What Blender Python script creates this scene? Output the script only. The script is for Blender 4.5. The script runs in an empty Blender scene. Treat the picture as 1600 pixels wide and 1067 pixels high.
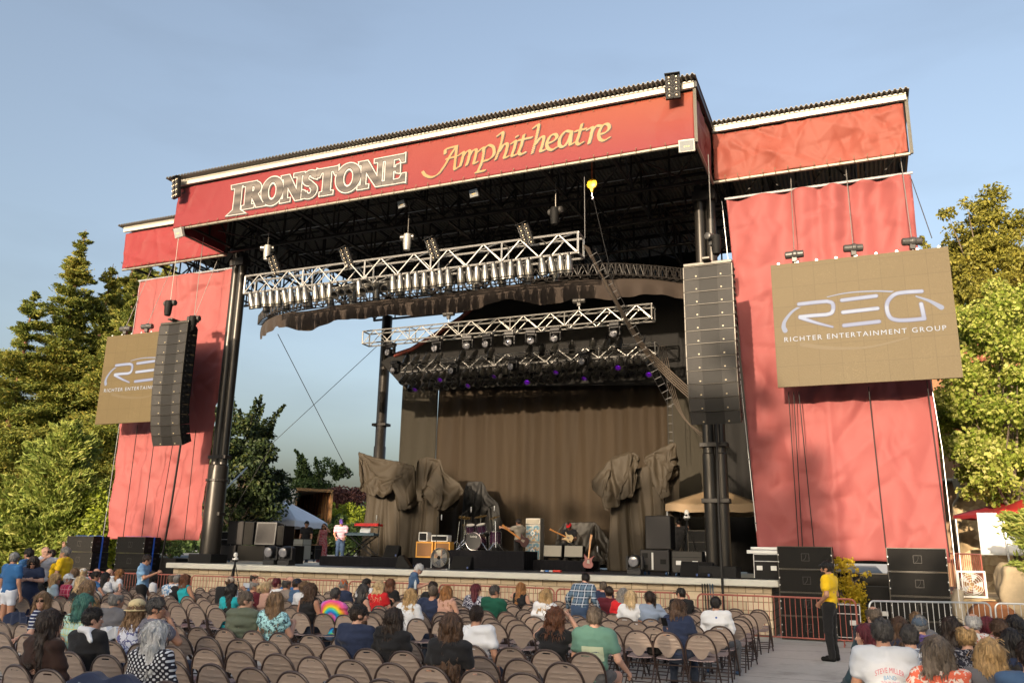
import bpy, math, random
import numpy as np
from math import sin, cos, pi, radians, sqrt, atan2
from mathutils import Vector, Matrix
from mathutils.bvhtree import BVHTree

SC = bpy.context.scene
COL = SC.collection
random.seed(7)
RNG = np.random.default_rng(11)

# ---------------------------------------------------------------- camera, sky, sun, exposure
FPX, PITCH, YAW, ROLL, EYE = 1304.0, radians(14.3), radians(22.9), radians(1.16), 1.85
_F = np.array([-sin(YAW)*cos(PITCH), cos(YAW)*cos(PITCH), sin(PITCH)])
_R0 = np.array([cos(YAW), sin(YAW), 0.0]); _U0 = np.cross(_R0, _F)
_R = _R0*cos(ROLL)+_U0*sin(ROLL); _U = _U0*cos(ROLL)-_R0*sin(ROLL)
CAMP = np.array([0.0, 0.0, EYE])
cam = bpy.data.cameras.new('camera'); cam.sensor_width = 36.0; cam.lens = FPX/1600*36
cam.clip_start = 0.1; cam.clip_end = 3000
camo = bpy.data.objects.new('camera', cam); COL.objects.link(camo)
camo.matrix_world = Matrix(((_R[0], _U[0], -_F[0], 0), (_R[1], _U[1], -_F[1], 0), (_R[2], _U[2], -_F[2], EYE), (0, 0, 0, 1)))
SC.camera = camo

SUN_EL, SUN_AZ = radians(10.5), radians(182.5)
w = bpy.data.worlds.new('World'); SC.world = w; w.use_nodes = True
nt = w.node_tree
bg = nt.nodes['Background']; sk = nt.nodes.new('ShaderNodeTexSky'); sk.sky_type = 'NISHITA'; sk.sun_disc = False
sk.sun_elevation = SUN_EL; sk.sun_rotation = SUN_AZ; sk.air_density = 1.0; sk.dust_density = 7.5; sk.ozone_density = 1.5; sk.altitude = 0
hs = nt.nodes.new('ShaderNodeHueSaturation'); hs.inputs['Saturation'].default_value = 0.79; nt.links.new(sk.outputs[0], hs.inputs['Color'])
tc = nt.nodes.new('ShaderNodeTexCoord'); mp = nt.nodes.new('ShaderNodeMapping'); mp.inputs['Scale'].default_value = (1.6, 1.6, 6.0); nz = nt.nodes.new('ShaderNodeTexNoise'); nz.inputs['Scale'].default_value = 2.2; nz.inputs['Detail'].default_value = 6
cr = nt.nodes.new('ShaderNodeValToRGB'); cr.color_ramp.elements[0].position = 0.48; cr.color_ramp.elements[1].position = 0.85; cr.color_ramp.elements[1].color = (0.17, 0.17, 0.17, 1); mx = nt.nodes.new('ShaderNodeMix'); mx.data_type = 'RGBA'; mx.inputs[7].default_value = (0.22, 0.25, 0.29, 1)   # thin high cloud
for a_, b_ in ((tc.outputs['Generated'], mp.inputs[0]), (mp.outputs[0], nz.inputs['Vector']), (nz.outputs['Fac'], cr.inputs[0]), (cr.outputs[0], mx.inputs[0]), (hs.outputs[0], mx.inputs[6]), (mx.outputs[2], bg.inputs[0])): nt.links.new(a_, b_); bg.inputs[1].default_value = 0.15
sl = bpy.data.lights.new('sun', 'SUN'); sl.energy = 3.2; sl.angle = radians(0.53); sl.color = (1.0, 0.80, 0.58)
so = bpy.data.objects.new('sun', sl); COL.objects.link(so)
_sd = Vector((sin(SUN_AZ)*cos(SUN_EL), cos(SUN_AZ)*cos(SUN_EL), sin(SUN_EL)))
so.rotation_euler = _sd.to_track_quat('Z', 'Y').to_euler(); so.location = (0, -30, 40)
vs = SC.view_settings; vs.view_transform = 'Standard'; vs.look = 'None'; vs.gamma = 1.0; vs.exposure = 1.42
SC.cycles.max_bounces = 5; SC.cycles.transparent_max_bounces = 6
# ---------------------------------------------------------------- points, tags, meshes
def ray(px, py): return _F+_R*((px-800)/FPX)-_U*((py-533.5)/FPX)
def atY(px, py, y):
    v = ray(px, py); return CAMP+v*(y/v[1])
def atZ(px, py, z):
    v = ray(px, py); return CAMP+v*((z-EYE)/v[2])
def atD(px, py, d): return CAMP+ray(px, py)*d

def tag(o, label, cat, group=None, kind=None):
    if label: o['label'] = label
    if cat: o['category'] = cat
    if group: o['group'] = group
    if kind: o['kind'] = kind
    return o
def thing(name, label, cat, loc=(0, 0, 0), rz=0.0, group=None):
    o = bpy.data.objects.new(name, None); o.empty_display_size = 0.2; COL.objects.link(o)
    o.location = [float(c) for c in loc]; o.rotation_euler = (0, 0, rz)
    return tag(o, label, cat, group)
def copy_tree(o, parent=None):
    c = o.copy(); COL.objects.link(c)
    if parent is not None: c.parent = parent
    for ch in list(o.children): copy_tree(ch, c)
    return c
def mesh_np(name, V, Q, smooth=True):
    """mesh from an array of vertices and an array of quads (or triangles)"""
    V = np.asarray(V, np.float32); Q = np.asarray(Q, np.int32); n, k = Q.shape
    me = bpy.data.meshes.new(name); me.vertices.add(len(V)); me.vertices.foreach_set('co', V.ravel())
    me.loops.add(n*k); me.loops.foreach_set('vertex_index', Q.ravel())
    me.polygons.add(n); me.polygons.foreach_set('loop_start', np.arange(n, dtype=np.int32)*k)
    me.polygons.foreach_set('use_smooth', np.full(n, smooth))
    me.update(calc_edges=True); return me
def link(name, me, mats, parent=None):
    o = bpy.data.objects.new(name, me); COL.objects.link(o)
    if not isinstance(mats, (list, tuple)): mats = [mats]
    if len(me.materials) == 0:
        for m in mats: me.materials.append(m)
    if parent is not None: o.parent = parent
    return o
def put(name, V, Q, mats, parent=None, world=False, smooth=True):
    V = np.array(V, float)
    if parent is not None:
        if world: V = V-np.array(parent.location)
        return link(name, mesh_np(name, V, Q, smooth), mats, parent)
    b = np.array([(V[:, 0].min()+V[:, 0].max())/2, (V[:, 1].min()+V[:, 1].max())/2, V[:, 2].min()])
    o = link(name, mesh_np(name, V-b, Q, smooth), mats); o.location = [float(c) for c in b]; return o

def frame(d):
    d = np.asarray(d, float); d = d/max(np.linalg.norm(d), 1e-9)
    a = np.array([0, 0, 1.0]) if abs(d[2]) < 0.95 else np.array([1.0, 0, 0])
    u = np.cross(a, d); u /= np.linalg.norm(u); return u, np.cross(d, u)
class MB:
    def __init__(s): s.v = []; s.f = []; s.m = []; s.cur = 0
    def add(s, V, F):
        b = len(s.v); s.v.extend([tuple(float(c) for c in p) for p in V])
        for f in F: s.f.append([b+i for i in f]); s.m.append(s.cur)
        return s
    def box(s, c, size, rz=0.0, rx=0.0, M=None):
        hx, hy, hz = size[0]/2, size[1]/2, size[2]/2
        P = [(-hx, -hy, -hz), (hx, -hy, -hz), (hx, hy, -hz), (-hx, hy, -hz), (-hx, -hy, hz), (hx, -hy, hz), (hx, hy, hz), (-hx, hy, hz)]
        if rx: P = [(x, y*cos(rx)-z*sin(rx), y*sin(rx)+z*cos(rx)) for x, y, z in P]
        if rz: P = [(x*cos(rz)-y*sin(rz), x*sin(rz)+y*cos(rz), z) for x, y, z in P]
        P = [(x+c[0], y+c[1], z+c[2]) for x, y, z in P]
        return s.add(P, [(0, 3, 2, 1), (4, 5, 6, 7), (0, 1, 5, 4), (1, 2, 6, 5), (2, 3, 7, 6), (3, 0, 4, 7)])
    def bx(s, x0, x1, y0, y1, z0, z1): return s.box(((x0+x1)/2, (y0+y1)/2, (z0+z1)/2), (x1-x0, y1-y0, z1-z0))
    def cyl(s, p, q, r, r2=None, n=8, caps=True):
        p = np.asarray(p, float); q = np.asarray(q, float); r2 = r if r2 is None else r2
        u, v = frame(q-p); V = []
        for c, rr in ((p, r), (q, r2)):
            for k in range(n):
                a = 2*pi*k/n; V.append(c+(u*cos(a)+v*sin(a))*rr)
        F = [(k, (k+1) % n, n+(k+1) % n, n+k) for k in range(n)]
        if caps: F += [tuple(range(n-1, -1, -1)), tuple(range(n, 2*n))]
        return s.add(V, F)
    def tube(s, pts, r, n=6, caps=True):
        pts = [np.asarray(p, float) for p in pts]; V = []; u0 = None
        rs = r if isinstance(r, (list, tuple)) else [r]*len(pts)
        for i, p in enumerate(pts):
            d = pts[min(i+1, len(pts)-1)]-pts[max(i-1, 0)]
            d = d/max(np.linalg.norm(d), 1e-9)
            if u0 is None: u0, _ = frame(d)
            u = u0-d*np.dot(u0, d); u /= max(np.linalg.norm(u), 1e-9); v = np.cross(d, u); u0 = u
            for k in range(n):
                a = 2*pi*k/n; V.append(p+(u*cos(a)+v*sin(a))*rs[i])
        F = []
        for i in range(len(pts)-1):
            for k in range(n): F.append((i*n+k, i*n+(k+1) % n, (i+1)*n+(k+1) % n, (i+1)*n+k))
        if caps: F += [tuple(range(n-1, -1, -1)), tuple(range((len(pts)-1)*n, len(pts)*n))]
        return s.add(V, F)
    def lathe(s, c, prof, n=16, axis=(0, 0, 1), caps=True):
        """prof: list of (radius, height along the axis)"""
        c = np.asarray(c, float); d = np.asarray(axis, float); d /= np.linalg.norm(d); u, v = frame(d); V = []
        for r, h in prof:
            for k in range(n):
                a = 2*pi*k/n; V.append(c+d*h+(u*cos(a)+v*sin(a))*r)
        F = [(i*n+k, i*n+(k+1) % n, (i+1)*n+(k+1) % n, (i+1)*n+k) for i in range(len(prof)-1) for k in range(n)]
        if caps: F += [tuple(range(n-1, -1, -1)), tuple(range((len(prof)-1)*n, len(prof)*n))]
        return s.add(V, F)
    def ball(s, c, r, sc=(1, 1, 1), n=10, m=6):
        V = []; F = []
        for i in range(m+1):
            t = pi*i/m
            for k in range(n):
                a = 2*pi*k/n; V.append((c[0]+r*sc[0]*sin(t)*cos(a), c[1]+r*sc[1]*sin(t)*sin(a), c[2]-r*sc[2]*cos(t)))
        for i in range(m):
            for k in range(n): F.append((i*n+k, i*n+(k+1) % n, (i+1)*n+(k+1) % n, (i+1)*n+k))
        return s.add(V, F)
    def prism(s, pts, y0, y1):
        """outline of (x, z) points pushed from y0 to y1"""
        n = len(pts); V = [(x, y0, z) for x, z in pts]+[(x, y1, z) for x, z in pts]
        return s.add(V, [tuple(range(n)), tuple(range(2*n-1, n-1, -1))]+[(k, n+k, n+(k+1) % n, (k+1) % n) for k in range(n)])
    def build(s, name, mats, parent=None, world=False, smooth=False, bevel=0.0, loc=None, rot=None):
        V = np.array(s.v, float)
        if parent is not None and world: V = V-np.array(parent.location)
        off = None
        if parent is None and loc is None:
            off = np.array([(V[:, 0].min()+V[:, 0].max())/2, (V[:, 1].min()+V[:, 1].max())/2, V[:, 2].min()]); V = V-off
        me = bpy.data.meshes.new(name); me.from_pydata([tuple(p) for p in V], [], s.f)
        if not isinstance(mats, (list, tuple)): mats = [mats]
        for m in mats: me.materials.append(m)
        if len(mats) > 1: me.polygons.foreach_set('material_index', s.m)
        if smooth:
            me.polygons.foreach_set('use_smooth', [True]*len(me.polygons))
            try: me.set_sharp_from_angle(angle=radians(38))
            except Exception: pass
        me.update()
        o = bpy.data.objects.new(name, me); COL.objects.link(o)
        if off is not None: o.location = off
        if loc is not None: o.location = loc
        if rot is not None: o.rotation_euler = rot
        if parent is not None: o.parent = parent
        if bevel:
            b = o.modifiers.new('bevel', 'BEVEL'); b.width = bevel; b.segments = 2; b.limit_method = 'ANGLE'; b.angle_limit = radians(40)
        return o

# ---------------------------------------------------------------- noise and signed distance fields
_H = np.random.default_rng(5).random(4096)
def vnoise(P, f=1.0, seed=0):
    """smooth value noise in -1..1 at points P (..., 3); f scalar or per-axis"""
    P = np.asarray(P, float)*f+seed*17.31; I = np.floor(P).astype(np.int64); t = P-I; t = t*t*(3-2*t)
    out = 0
    for dx in (0, 1):
        wx = t[..., 0] if dx else 1-t[..., 0]
        for dy in (0, 1):
            wy = t[..., 1] if dy else 1-t[..., 1]
            for dz in (0, 1):
                wz = t[..., 2] if dz else 1-t[..., 2]
                h = ((I[..., 0]+dx)*73856093 ^ (I[..., 1]+dy)*19349663 ^ (I[..., 2]+dz)*83492791) & 4095
                out = out+wx*wy*wz*_H[h]
    return out*2-1
def fbm(P, f=1.0, o=3, seed=0):
    return sum(vnoise(P, np.asarray(f)*2.0**k, seed+k*3)*0.5**k for k in range(o))

def nets(F, lo, h):
    """naive surface nets: vertices and quads of the zero set of F"""
    s = F < 0; nx, ny, nz = F.shape
    c = np.zeros((nx-1, ny-1, nz-1), np.int8)
    for i in (0, 1):
        for j in (0, 1):
            for k in (0, 1): c += s[i:nx-1+i, j:ny-1+j, k:nz-1+k]
    m = (c > 0) & (c < 8); idx = np.full(m.shape, -1, np.int64); n = int(m.sum()); idx[m] = np.arange(n)
    I = np.argwhere(m); acc = np.zeros((n, 3)); cnt = np.zeros(n)
    cor = {(i, j, k): F[I[:, 0]+i, I[:, 1]+j, I[:, 2]+k] for i in (0, 1) for j in (0, 1) for k in (0, 1)}
    for a in range(3):
        for u in (0, 1):
            for v in (0, 1):
                p = [u, v]; p.insert(a, 0); q = [u, v]; q.insert(a, 1)
                A, B = cor[tuple(p)], cor[tuple(q)]; x = (A < 0) != (B < 0)
                t = np.where(x, A/np.where(x, A-B, 1), 0)
                pos = np.tile(np.array(p, float), (n, 1)); pos[:, a] = t
                acc[x] += pos[x]; cnt[x] += 1
    V = (I+acc/np.maximum(cnt, 1)[:, None])*h+np.asarray(lo)
    Q = []
    for a in range(3):
        b, d = (a+1) % 3, (a+2) % 3
        sl0 = [slice(None)]*3; sl1 = [slice(None)]*3; sl0[a] = slice(0, -1); sl1[a] = slice(1, None)
        A, B = s[tuple(sl0)], s[tuple(sl1)]; E = np.argwhere(A != B)
        E = E[(E[:, b] > 0) & (E[:, d] > 0) & (E[:, b] < F.shape[b]-1) & (E[:, d] < F.shape[d]-1)]
        if not len(E): continue
        flip = A[E[:, 0], E[:, 1], E[:, 2]]
        def cell(db, dd):
            e = E.copy(); e[:, b] -= db; e[:, d] -= dd; return idx[e[:, 0], e[:, 1], e[:, 2]]
        q = np.stack([cell(1, 1), cell(0, 1), cell(0, 0), cell(1, 0)], 1)
        q[~flip] = q[~flip][:, ::-1]; Q.append(q)
    return V, np.concatenate(Q) if Q else np.zeros((0, 4), int)
class Field:
    def __init__(s, lo, hi, h):
        s.lo = np.asarray(lo, float); s.h = h; s.n = np.ceil((np.asarray(hi)-s.lo)/h).astype(int)+1
        s.ax = [s.lo[i]+np.arange(s.n[i])*h for i in range(3)]; s.F = np.full(s.n, 0.3)
    def _sub(s, lo, hi):
        a = np.clip(np.floor((np.asarray(lo)-s.lo)/s.h).astype(int), 0, s.n); b = np.clip(np.ceil((np.asarray(hi)-s.lo)/s.h).astype(int)+1, 0, s.n)
        if (b <= a).any(): return None, None
        sl = tuple(slice(a[i], b[i]) for i in range(3))
        P = np.stack(np.meshgrid(*[s.ax[i][sl[i]] for i in range(3)], indexing='ij'), -1); return sl, P
    def _op(s, sl, d, k, mode):
        A = s.F[sl]
        if mode == 'u':
            if k > 0:
                hh = np.clip(0.5+0.5*(A-d)/k, 0, 1); s.F[sl] = A+(d-A)*hh-k*hh*(1-hh)
            else: s.F[sl] = np.minimum(A, d)
        else:
            hh = np.clip(0.5-0.5*(A+d)/max(k, 1e-4), 0, 1); s.F[sl] = A+(-d-A)*hh+k*hh*(1-hh)
    def cone(s, a, b, ra, rb, k=0.03, sy=1.0, mode='u', inf=0.0):
        a = np.asarray(a, float); b = np.asarray(b, float); ra += inf; rb += inf; r = max(ra, rb)+0.09
        sl, P = s._sub(np.minimum(a, b)-r, np.maximum(a, b)+r)
        if sl is None: return s
        S = np.array([1, 1/sy, 1]); ab = (b-a)*S; X = (P-a)*S
        t = np.clip((X@ab)/max(ab@ab, 1e-9), 0, 1); d = np.sqrt(((X-t[..., None]*ab)**2).sum(-1))-(ra+(rb-ra)*t)
        s._op(sl, d*(sy if sy < 1 else 1), k, mode); return s
    def ell(s, c, r, k=0.02, M=None, mode='u', inf=0.0):
        c = np.asarray(c, float); r = np.asarray(r, float)+inf; R = r.max()+0.09; sl, P = s._sub(c-R, c+R)
        if sl is None: return s
        X = P-c
        if M is not None: X = X@M
        k0 = np.sqrt(((X/r)**2).sum(-1)); k1 = np.sqrt(((X/r**2)**2).sum(-1)); d = np.where(k1 > 1e-6, k0*(k0-1)/np.maximum(k1, 1e-6), -r.min())
        s._op(sl, d, k, mode); return s
    def plane(s, p, nrm, k=0.004):
        """keep the side the normal points away from"""
        P = np.stack(np.meshgrid(*s.ax, indexing='ij'), -1); d = (P-np.asarray(p, float))@np.asarray(nrm, float); s.F = np.maximum(s.F, d); return s
    def disp(s, amp, f, seed=0, o=2):
        m = np.abs(s.F) < 0.08
        P = np.stack(np.meshgrid(*s.ax, indexing='ij'), -1)[m]; s.F[m] += amp*fbm(P, f, o, seed); return s
    def mesh(s):
        s.F[0] = s.F[-1] = 0.1; s.F[:, 0] = s.F[:, -1] = 0.1; s.F[:, :, 0] = s.F[:, :, -1] = 0.1
        return nets(s.F, s.lo, s.h)

def grid_fill(F, x0, z0, h):
    """filled flat mesh (x, z) of the region F < 0 on a regular grid; runs of whole cells are merged"""
    V = []; Fc = []; key = {}
    def vid(k, x, z):
        if k not in key: key[k] = len(V); V.append((x, z))
        return key[k]
    nx, nz = F.shape; ins = F < 0
    for j in range(nz-1):
        i = 0
        while i < nx-1:
            c = (ins[i, j], ins[i+1, j], ins[i+1, j+1], ins[i, j+1])
            if all(c):
                i2 = i
                while i2 < nx-1 and i2-i < 4 and ins[i2, j] and ins[i2+1, j] and ins[i2+1, j+1] and ins[i2, j+1]: i2 += 1
                lo = [vid((t, j, 0), x0+t*h, z0+j*h) for t in range(i, i2+1)]; up = [vid((t, j+1, 0), x0+t*h, z0+(j+1)*h) for t in range(i2, i-1, -1)]
                Fc.append(lo+up); i = i2; continue
            if any(c):
                C = [(i, j), (i+1, j), (i+1, j+1), (i, j+1)]; poly = []
                for q in range(4):
                    a, b = C[q], C[(q+1) % 4]
                    if ins[a]: poly.append(vid((a[0], a[1], 0), x0+a[0]*h, z0+a[1]*h))
                    if ins[a] != ins[b]:
                        t = F[a]/(F[a]-F[b]); k = (min(a[0], b[0]), min(a[1], b[1]), 1 if a[1] == b[1] else 2)
                        poly.append(vid(k, x0+(a[0]+(b[0]-a[0])*t)*h, z0+(a[1]+(b[1]-a[1])*t)*h))
                if len(poly) > 2: Fc.append(poly)
            i += 1
    return V, Fc

# ---------------------------------------------------------------- materials
MATS = {}
class NB:
    """small node-tree builder"""
    def __init__(s, name):
        s.m = bpy.data.materials.new(name); s.m.use_nodes = True; s.t = s.m.node_tree; s.b = s.t.nodes['Principled BSDF']; MATS[name] = s.m
        s.co = s.t.nodes.new('ShaderNodeTexCoord').outputs['Object']
    def n(s, typ, **kw):
        o = s.t.nodes.new(typ)
        for k, v in kw.items(): setattr(o, k, v)
        return o
    def set(s, node, **kw):
        for k, v in kw.items():
            i = node.inputs[k.replace('_', ' ')]
            if hasattr(v, 'default_value') or hasattr(v, 'links'): s.t.links.new(v, i)
            else: i.default_value = v
        return node
    def map(s, scale=(1, 1, 1), rot=(0, 0, 0), loc=(0, 0, 0), src=None):
        o = s.n('ShaderNodeMapping'); s.t.links.new(src or s.co, o.inputs[0]); o.inputs['Scale'].default_value = scale; o.inputs['Rotation'].default_value = rot; o.inputs['Location'].default_value = loc; return o.outputs[0]
    def noise(s, scale, detail=3, src=None, rough=0.55):
        o = s.n('ShaderNodeTexNoise'); s.t.links.new(src or s.co, o.inputs['Vector']); o.inputs['Scale'].default_value = scale; o.inputs['Detail'].default_value = detail; o.inputs['Roughness'].default_value = rough; return o.outputs['Fac']
    def ramp(s, fac, stops, interp='LINEAR'):
        o = s.n('ShaderNodeValToRGB'); s.t.links.new(fac, o.inputs[0]); cr = o.color_ramp; cr.interpolation = interp
        while len(cr.elements) < len(stops): cr.elements.new(0.5)
        for e, (p, c) in zip(cr.elements, stops):
            e.position = p; e.color = (c[0], c[1], c[2], 1) if not isinstance(c, (int, float)) else (c, c, c, 1)
        return o.outputs[0]
    def mix(s, fac, a, b, mode='MIX'):
        o = s.n('ShaderNodeMix', data_type='RGBA', blend_type=mode)
        for sock, v in ((o.inputs[0], fac), (o.inputs[6], a), (o.inputs[7], b)):
            if hasattr(v, 'links'): s.t.links.new(v, sock)
            elif isinstance(v, (int, float)): sock.default_value = v
            else: sock.default_value = (v[0], v[1], v[2], 1)
        return o.outputs[2]
    def math(s, op, a, b=0.0, c=0.0):
        o = s.n('ShaderNodeMath', operation=op)
        for sock, v in zip(o.inputs, (a, b, c)):
            if hasattr(v, 'links'): s.t.links.new(v, sock)
            else: sock.default_value = v
        return o.outputs[0]
    def sep(s, src=None):
        o = s.n('ShaderNodeSeparateXYZ'); s.t.links.new(src or s.co, o.inputs[0]); return o.outputs
    def bump(s, h, strength=0.3, dist=0.01):
        o = s.n('ShaderNodeBump'); s.t.links.new(h, o.inputs['Height']); o.inputs['Strength'].default_value = strength; o.inputs['Distance'].default_value = dist
        s.t.links.new(o.outputs[0], s.b.inputs['Normal'])
    def col(s, c):
        if hasattr(c, 'links'): s.t.links.new(c, s.b.inputs['Base Color'])
        else: s.b.inputs['Base Color'].default_value = (c[0], c[1], c[2], 1)
    def fin(s, rough=0.6, metal=0.0, spec=0.5, emit=None, es=1.0, sheen=0.0, coat=0.0):
        b = s.b
        if hasattr(rough, 'links'): s.t.links.new(rough, b.inputs['Roughness'])
        else: b.inputs['Roughness'].default_value = rough
        b.inputs['Metallic'].default_value = metal; b.inputs['Specular IOR Level'].default_value = spec
        b.inputs['Sheen Weight'].default_value = sheen; b.inputs['Coat Weight'].default_value = coat
        if emit is not None:
            if hasattr(emit, 'links'): s.t.links.new(emit, b.inputs['Emission Color'])
            else: b.inputs['Emission Color'].default_value = (emit[0], emit[1], emit[2], 1)
            b.inputs['Emission Strength'].default_value = es
        return s.m
def pm(name, col, rough=0.6, metal=0.0, var=0.14, scale=3.0, bump=0.0, bscale=60.0, spec=0.5, sheen=0.0, rnd=0.0, coat=0.0, emit=None, es=1.0):
    """plain procedural surface: colour broken up by two noises, optional bump, optional per-object variation"""
    if name in MATS: return MATS[name]
    b = NB(name); f = b.noise(scale, 4); g = b.noise(scale*7.3, 2)
    lo = tuple(max(0, c*(1-var)) for c in col); hi = tuple(min(1, c*(1+var)) for c in col)
    c = b.mix(b.math('ADD', b.math('MULTIPLY', f, 0.7), b.math('MULTIPLY', g, 0.3)), lo, hi)
    if rnd:
        oi = b.n('ShaderNodeObjectInfo'); hs = b.n('ShaderNodeHueSaturation')
        b.t.links.new(b.math('ADD', 1-rnd/2, b.math('MULTIPLY', oi.outputs['Random'], rnd)), hs.inputs['Value']); b.t.links.new(c, hs.inputs['Color']); c = hs.outputs[0]
    b.col(c)
    if bump: b.bump(b.noise(bscale, 3), bump, 0.02)
    return b.fin(b.math('ADD', rough-0.08, b.math('MULTIPLY', g, 0.16)), metal, spec, emit, es, sheen, coat)
BLACK = pm('black_steel', (0.010, 0.010, 0.010), 0.5, 0.2, spec=0.3)
BLACKBOX = pm('black_texture_paint', (0.0065, 0.0065, 0.007), 0.6, 0, 0.25, 6, 0.2, 220, spec=0.22)
GRILLE = pm('grille_mesh', (0.0065, 0.006, 0.0052), 0.65, 0, 0.2, 9, 0.3, 300, spec=0.2)
DARKGREY = pm('dark_grey_plastic', (0.018, 0.018, 0.020), 0.5, spec=0.35)
RUBBER = pm('black_rubber', (0.006, 0.006, 0.006), 0.7, spec=0.2)
CHROME = pm('chrome', (0.72, 0.72, 0.74), 0.18, 1.0, 0.05)
ALU = pm('bright_aluminium', (0.40, 0.39, 0.37), 0.38, 0.65, 0.10, 2)
STEEL = pm('galvanised_steel', (0.48, 0.50, 0.52), 0.42, 0.6, 0.12, 4)
WHITE = pm('white_paint', (0.74, 0.73, 0.70), 0.5)
CABLE = pm('cable_black', (0.009, 0.009, 0.009), 0.6, spec=0.25)
WIRE = pm('steel_wire', (0.06, 0.06, 0.062), 0.5, 0.4)
# ---------------------------------------------------------------- the ground and the stage
def ground_mat():
    b = NB('ground_concrete'); f = b.noise(0.35, 5); g = b.noise(9, 4)
    c = b.ramp(f, [(0.3, (0.42, 0.405, 0.375)), (0.62, (0.52, 0.50, 0.465))]); st_ = b.ramp(b.noise(0.8, 6, None, 0.7), [(0.52, 0), (0.70, 1)]); c = b.mix(b.math('MULTIPLY', g, 0.45), c, (0.24, 0.23, 0.21)); c = b.mix(b.math('MULTIPLY', st_, 0.75), c, (0.20, 0.19, 0.17))
    br = b.n('ShaderNodeTexBrick'); b.t.links.new(b.map((1, 1, 1)), br.inputs[0]); br.offset = 0.0
    b.set(br, Scale=1.0, Mortar_Size=0.014, Brick_Width=3.0, Row_Height=3.0); br.inputs['Color1'].default_value = br.inputs['Color2'].default_value = (1, 1, 1, 1); br.inputs['Mortar'].default_value = (0.35, 0.34, 0.32, 1)
    b.col(b.mix(1.0, c, br.outputs[0], 'MULTIPLY')); b.bump(g, 0.15, 0.01); return b.fin(0.8)
gm = MB(); gm.add([(-500, -300, 0), (500, -300, 0), (500, 900, 0), (-500, 900, 0)], [(0, 1, 2, 3)])
tag(gm.build('ground', ground_mat()), 'flat grey concrete ground of the amphitheatre floor', None, kind='structure')

def block_mat():
    b = NB('split_face_block'); br = b.n('ShaderNodeTexBrick')
    s = b.sep(); cx = b.n('ShaderNodeCombineXYZ'); b.t.links.new(b.math('ADD', s[0], s[1]), cx.inputs[0]); b.t.links.new(s[2], cx.inputs[1]); b.t.links.new(cx.outputs[0], br.inputs[0])
    b.set(br, Scale=1.0, Mortar_Size=0.015, Brick_Width=0.42, Row_Height=0.205, Bias=0.0, Mortar_Smooth=0.3)
    br.inputs['Color1'].default_value = (0.40, 0.33, 0.23, 1); br.inputs['Color2'].default_value = (0.62, 0.52, 0.385, 1); br.inputs['Mortar'].default_value = (0.21, 0.165, 0.115, 1)
    n = b.noise(28, 5); b.col(b.mix(b.math('MULTIPLY', n, 0.5), br.outputs[0], (0.40, 0.31, 0.20)))
    b.bump(b.math('ADD', b.math('MULTIPLY', n, 0.6), b.math('MULTIPLY', br.outputs['Fac'], -0.8)), 0.7, 0.02); return b.fin(0.85)
SZ = 1.36
CONC = pm('pale_concrete', (0.50, 0.50, 0.45), 0.75, 0, 0.15, 1.5, 0.15, 90)
SX0, SX1 = -21.85, -2.15
st = thing('stage', 'wide concrete stage with tan block front wall and thick pale lip', 'stage', (-12, 29, 0))
m = MB(); m.bx(SX0+0.15, SX1-0.2, 22.5, 36, 0, 1.19); m.build('block_wall', block_mat(), st, True)
m = MB(); m.bx(SX0, SX1, 22.28, 36.1, 1.192, SZ); m.build('stage_slab', CONC, st, True, bevel=0.025)
m = MB(); m.bx(-17.3, -4.7, 22.75, 31.0, SZ+0.002, SZ+0.014); m.build('floor_covering', pm('black_dance_floor', (0.014, 0.018, 0.030), 0.5, 0, 0.3, 1.2), st, True)
# higher ground behind and beside the stage
DIRT = pm('backstage_asphalt', (0.16, 0.155, 0.15), 0.85, 0, 0.2, 0.8, 0.2, 40)
m = MB(); m.bx(-70, 0.5, 36.3, 130, 0.01, 1.30); tag(m.build('terrace_ground', DIRT), 'raised paved ground behind the stage', None, kind='structure')
m = MB()
N = 28; V = []
for j in range(N+1):
    for i in range(N+1):
        x = 2.2+i*2.2; y = 30+j*4.0; t = min(1, max(0, (y-30)/60)); s = min(1, (x-2.2)/9)
        V.append((x, y, 0.02+s*(1.2+10*t)+0.5*vnoise(np.array([x*.15, y*.15, 0]))*s))
m.add(V, [(j*(N+1)+i, j*(N+1)+i+1, (j+1)*(N+1)+i+1, (j+1)*(N+1)+i) for j in range(N) for i in range(N)])
tag(m.build('hillside', pm('dry_hill_soil', (0.17, 0.13, 0.07), 0.9, 0, 0.3, 0.6), smooth=True), 'dry hillside rising behind the right of the stage', None, kind='structure')

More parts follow.
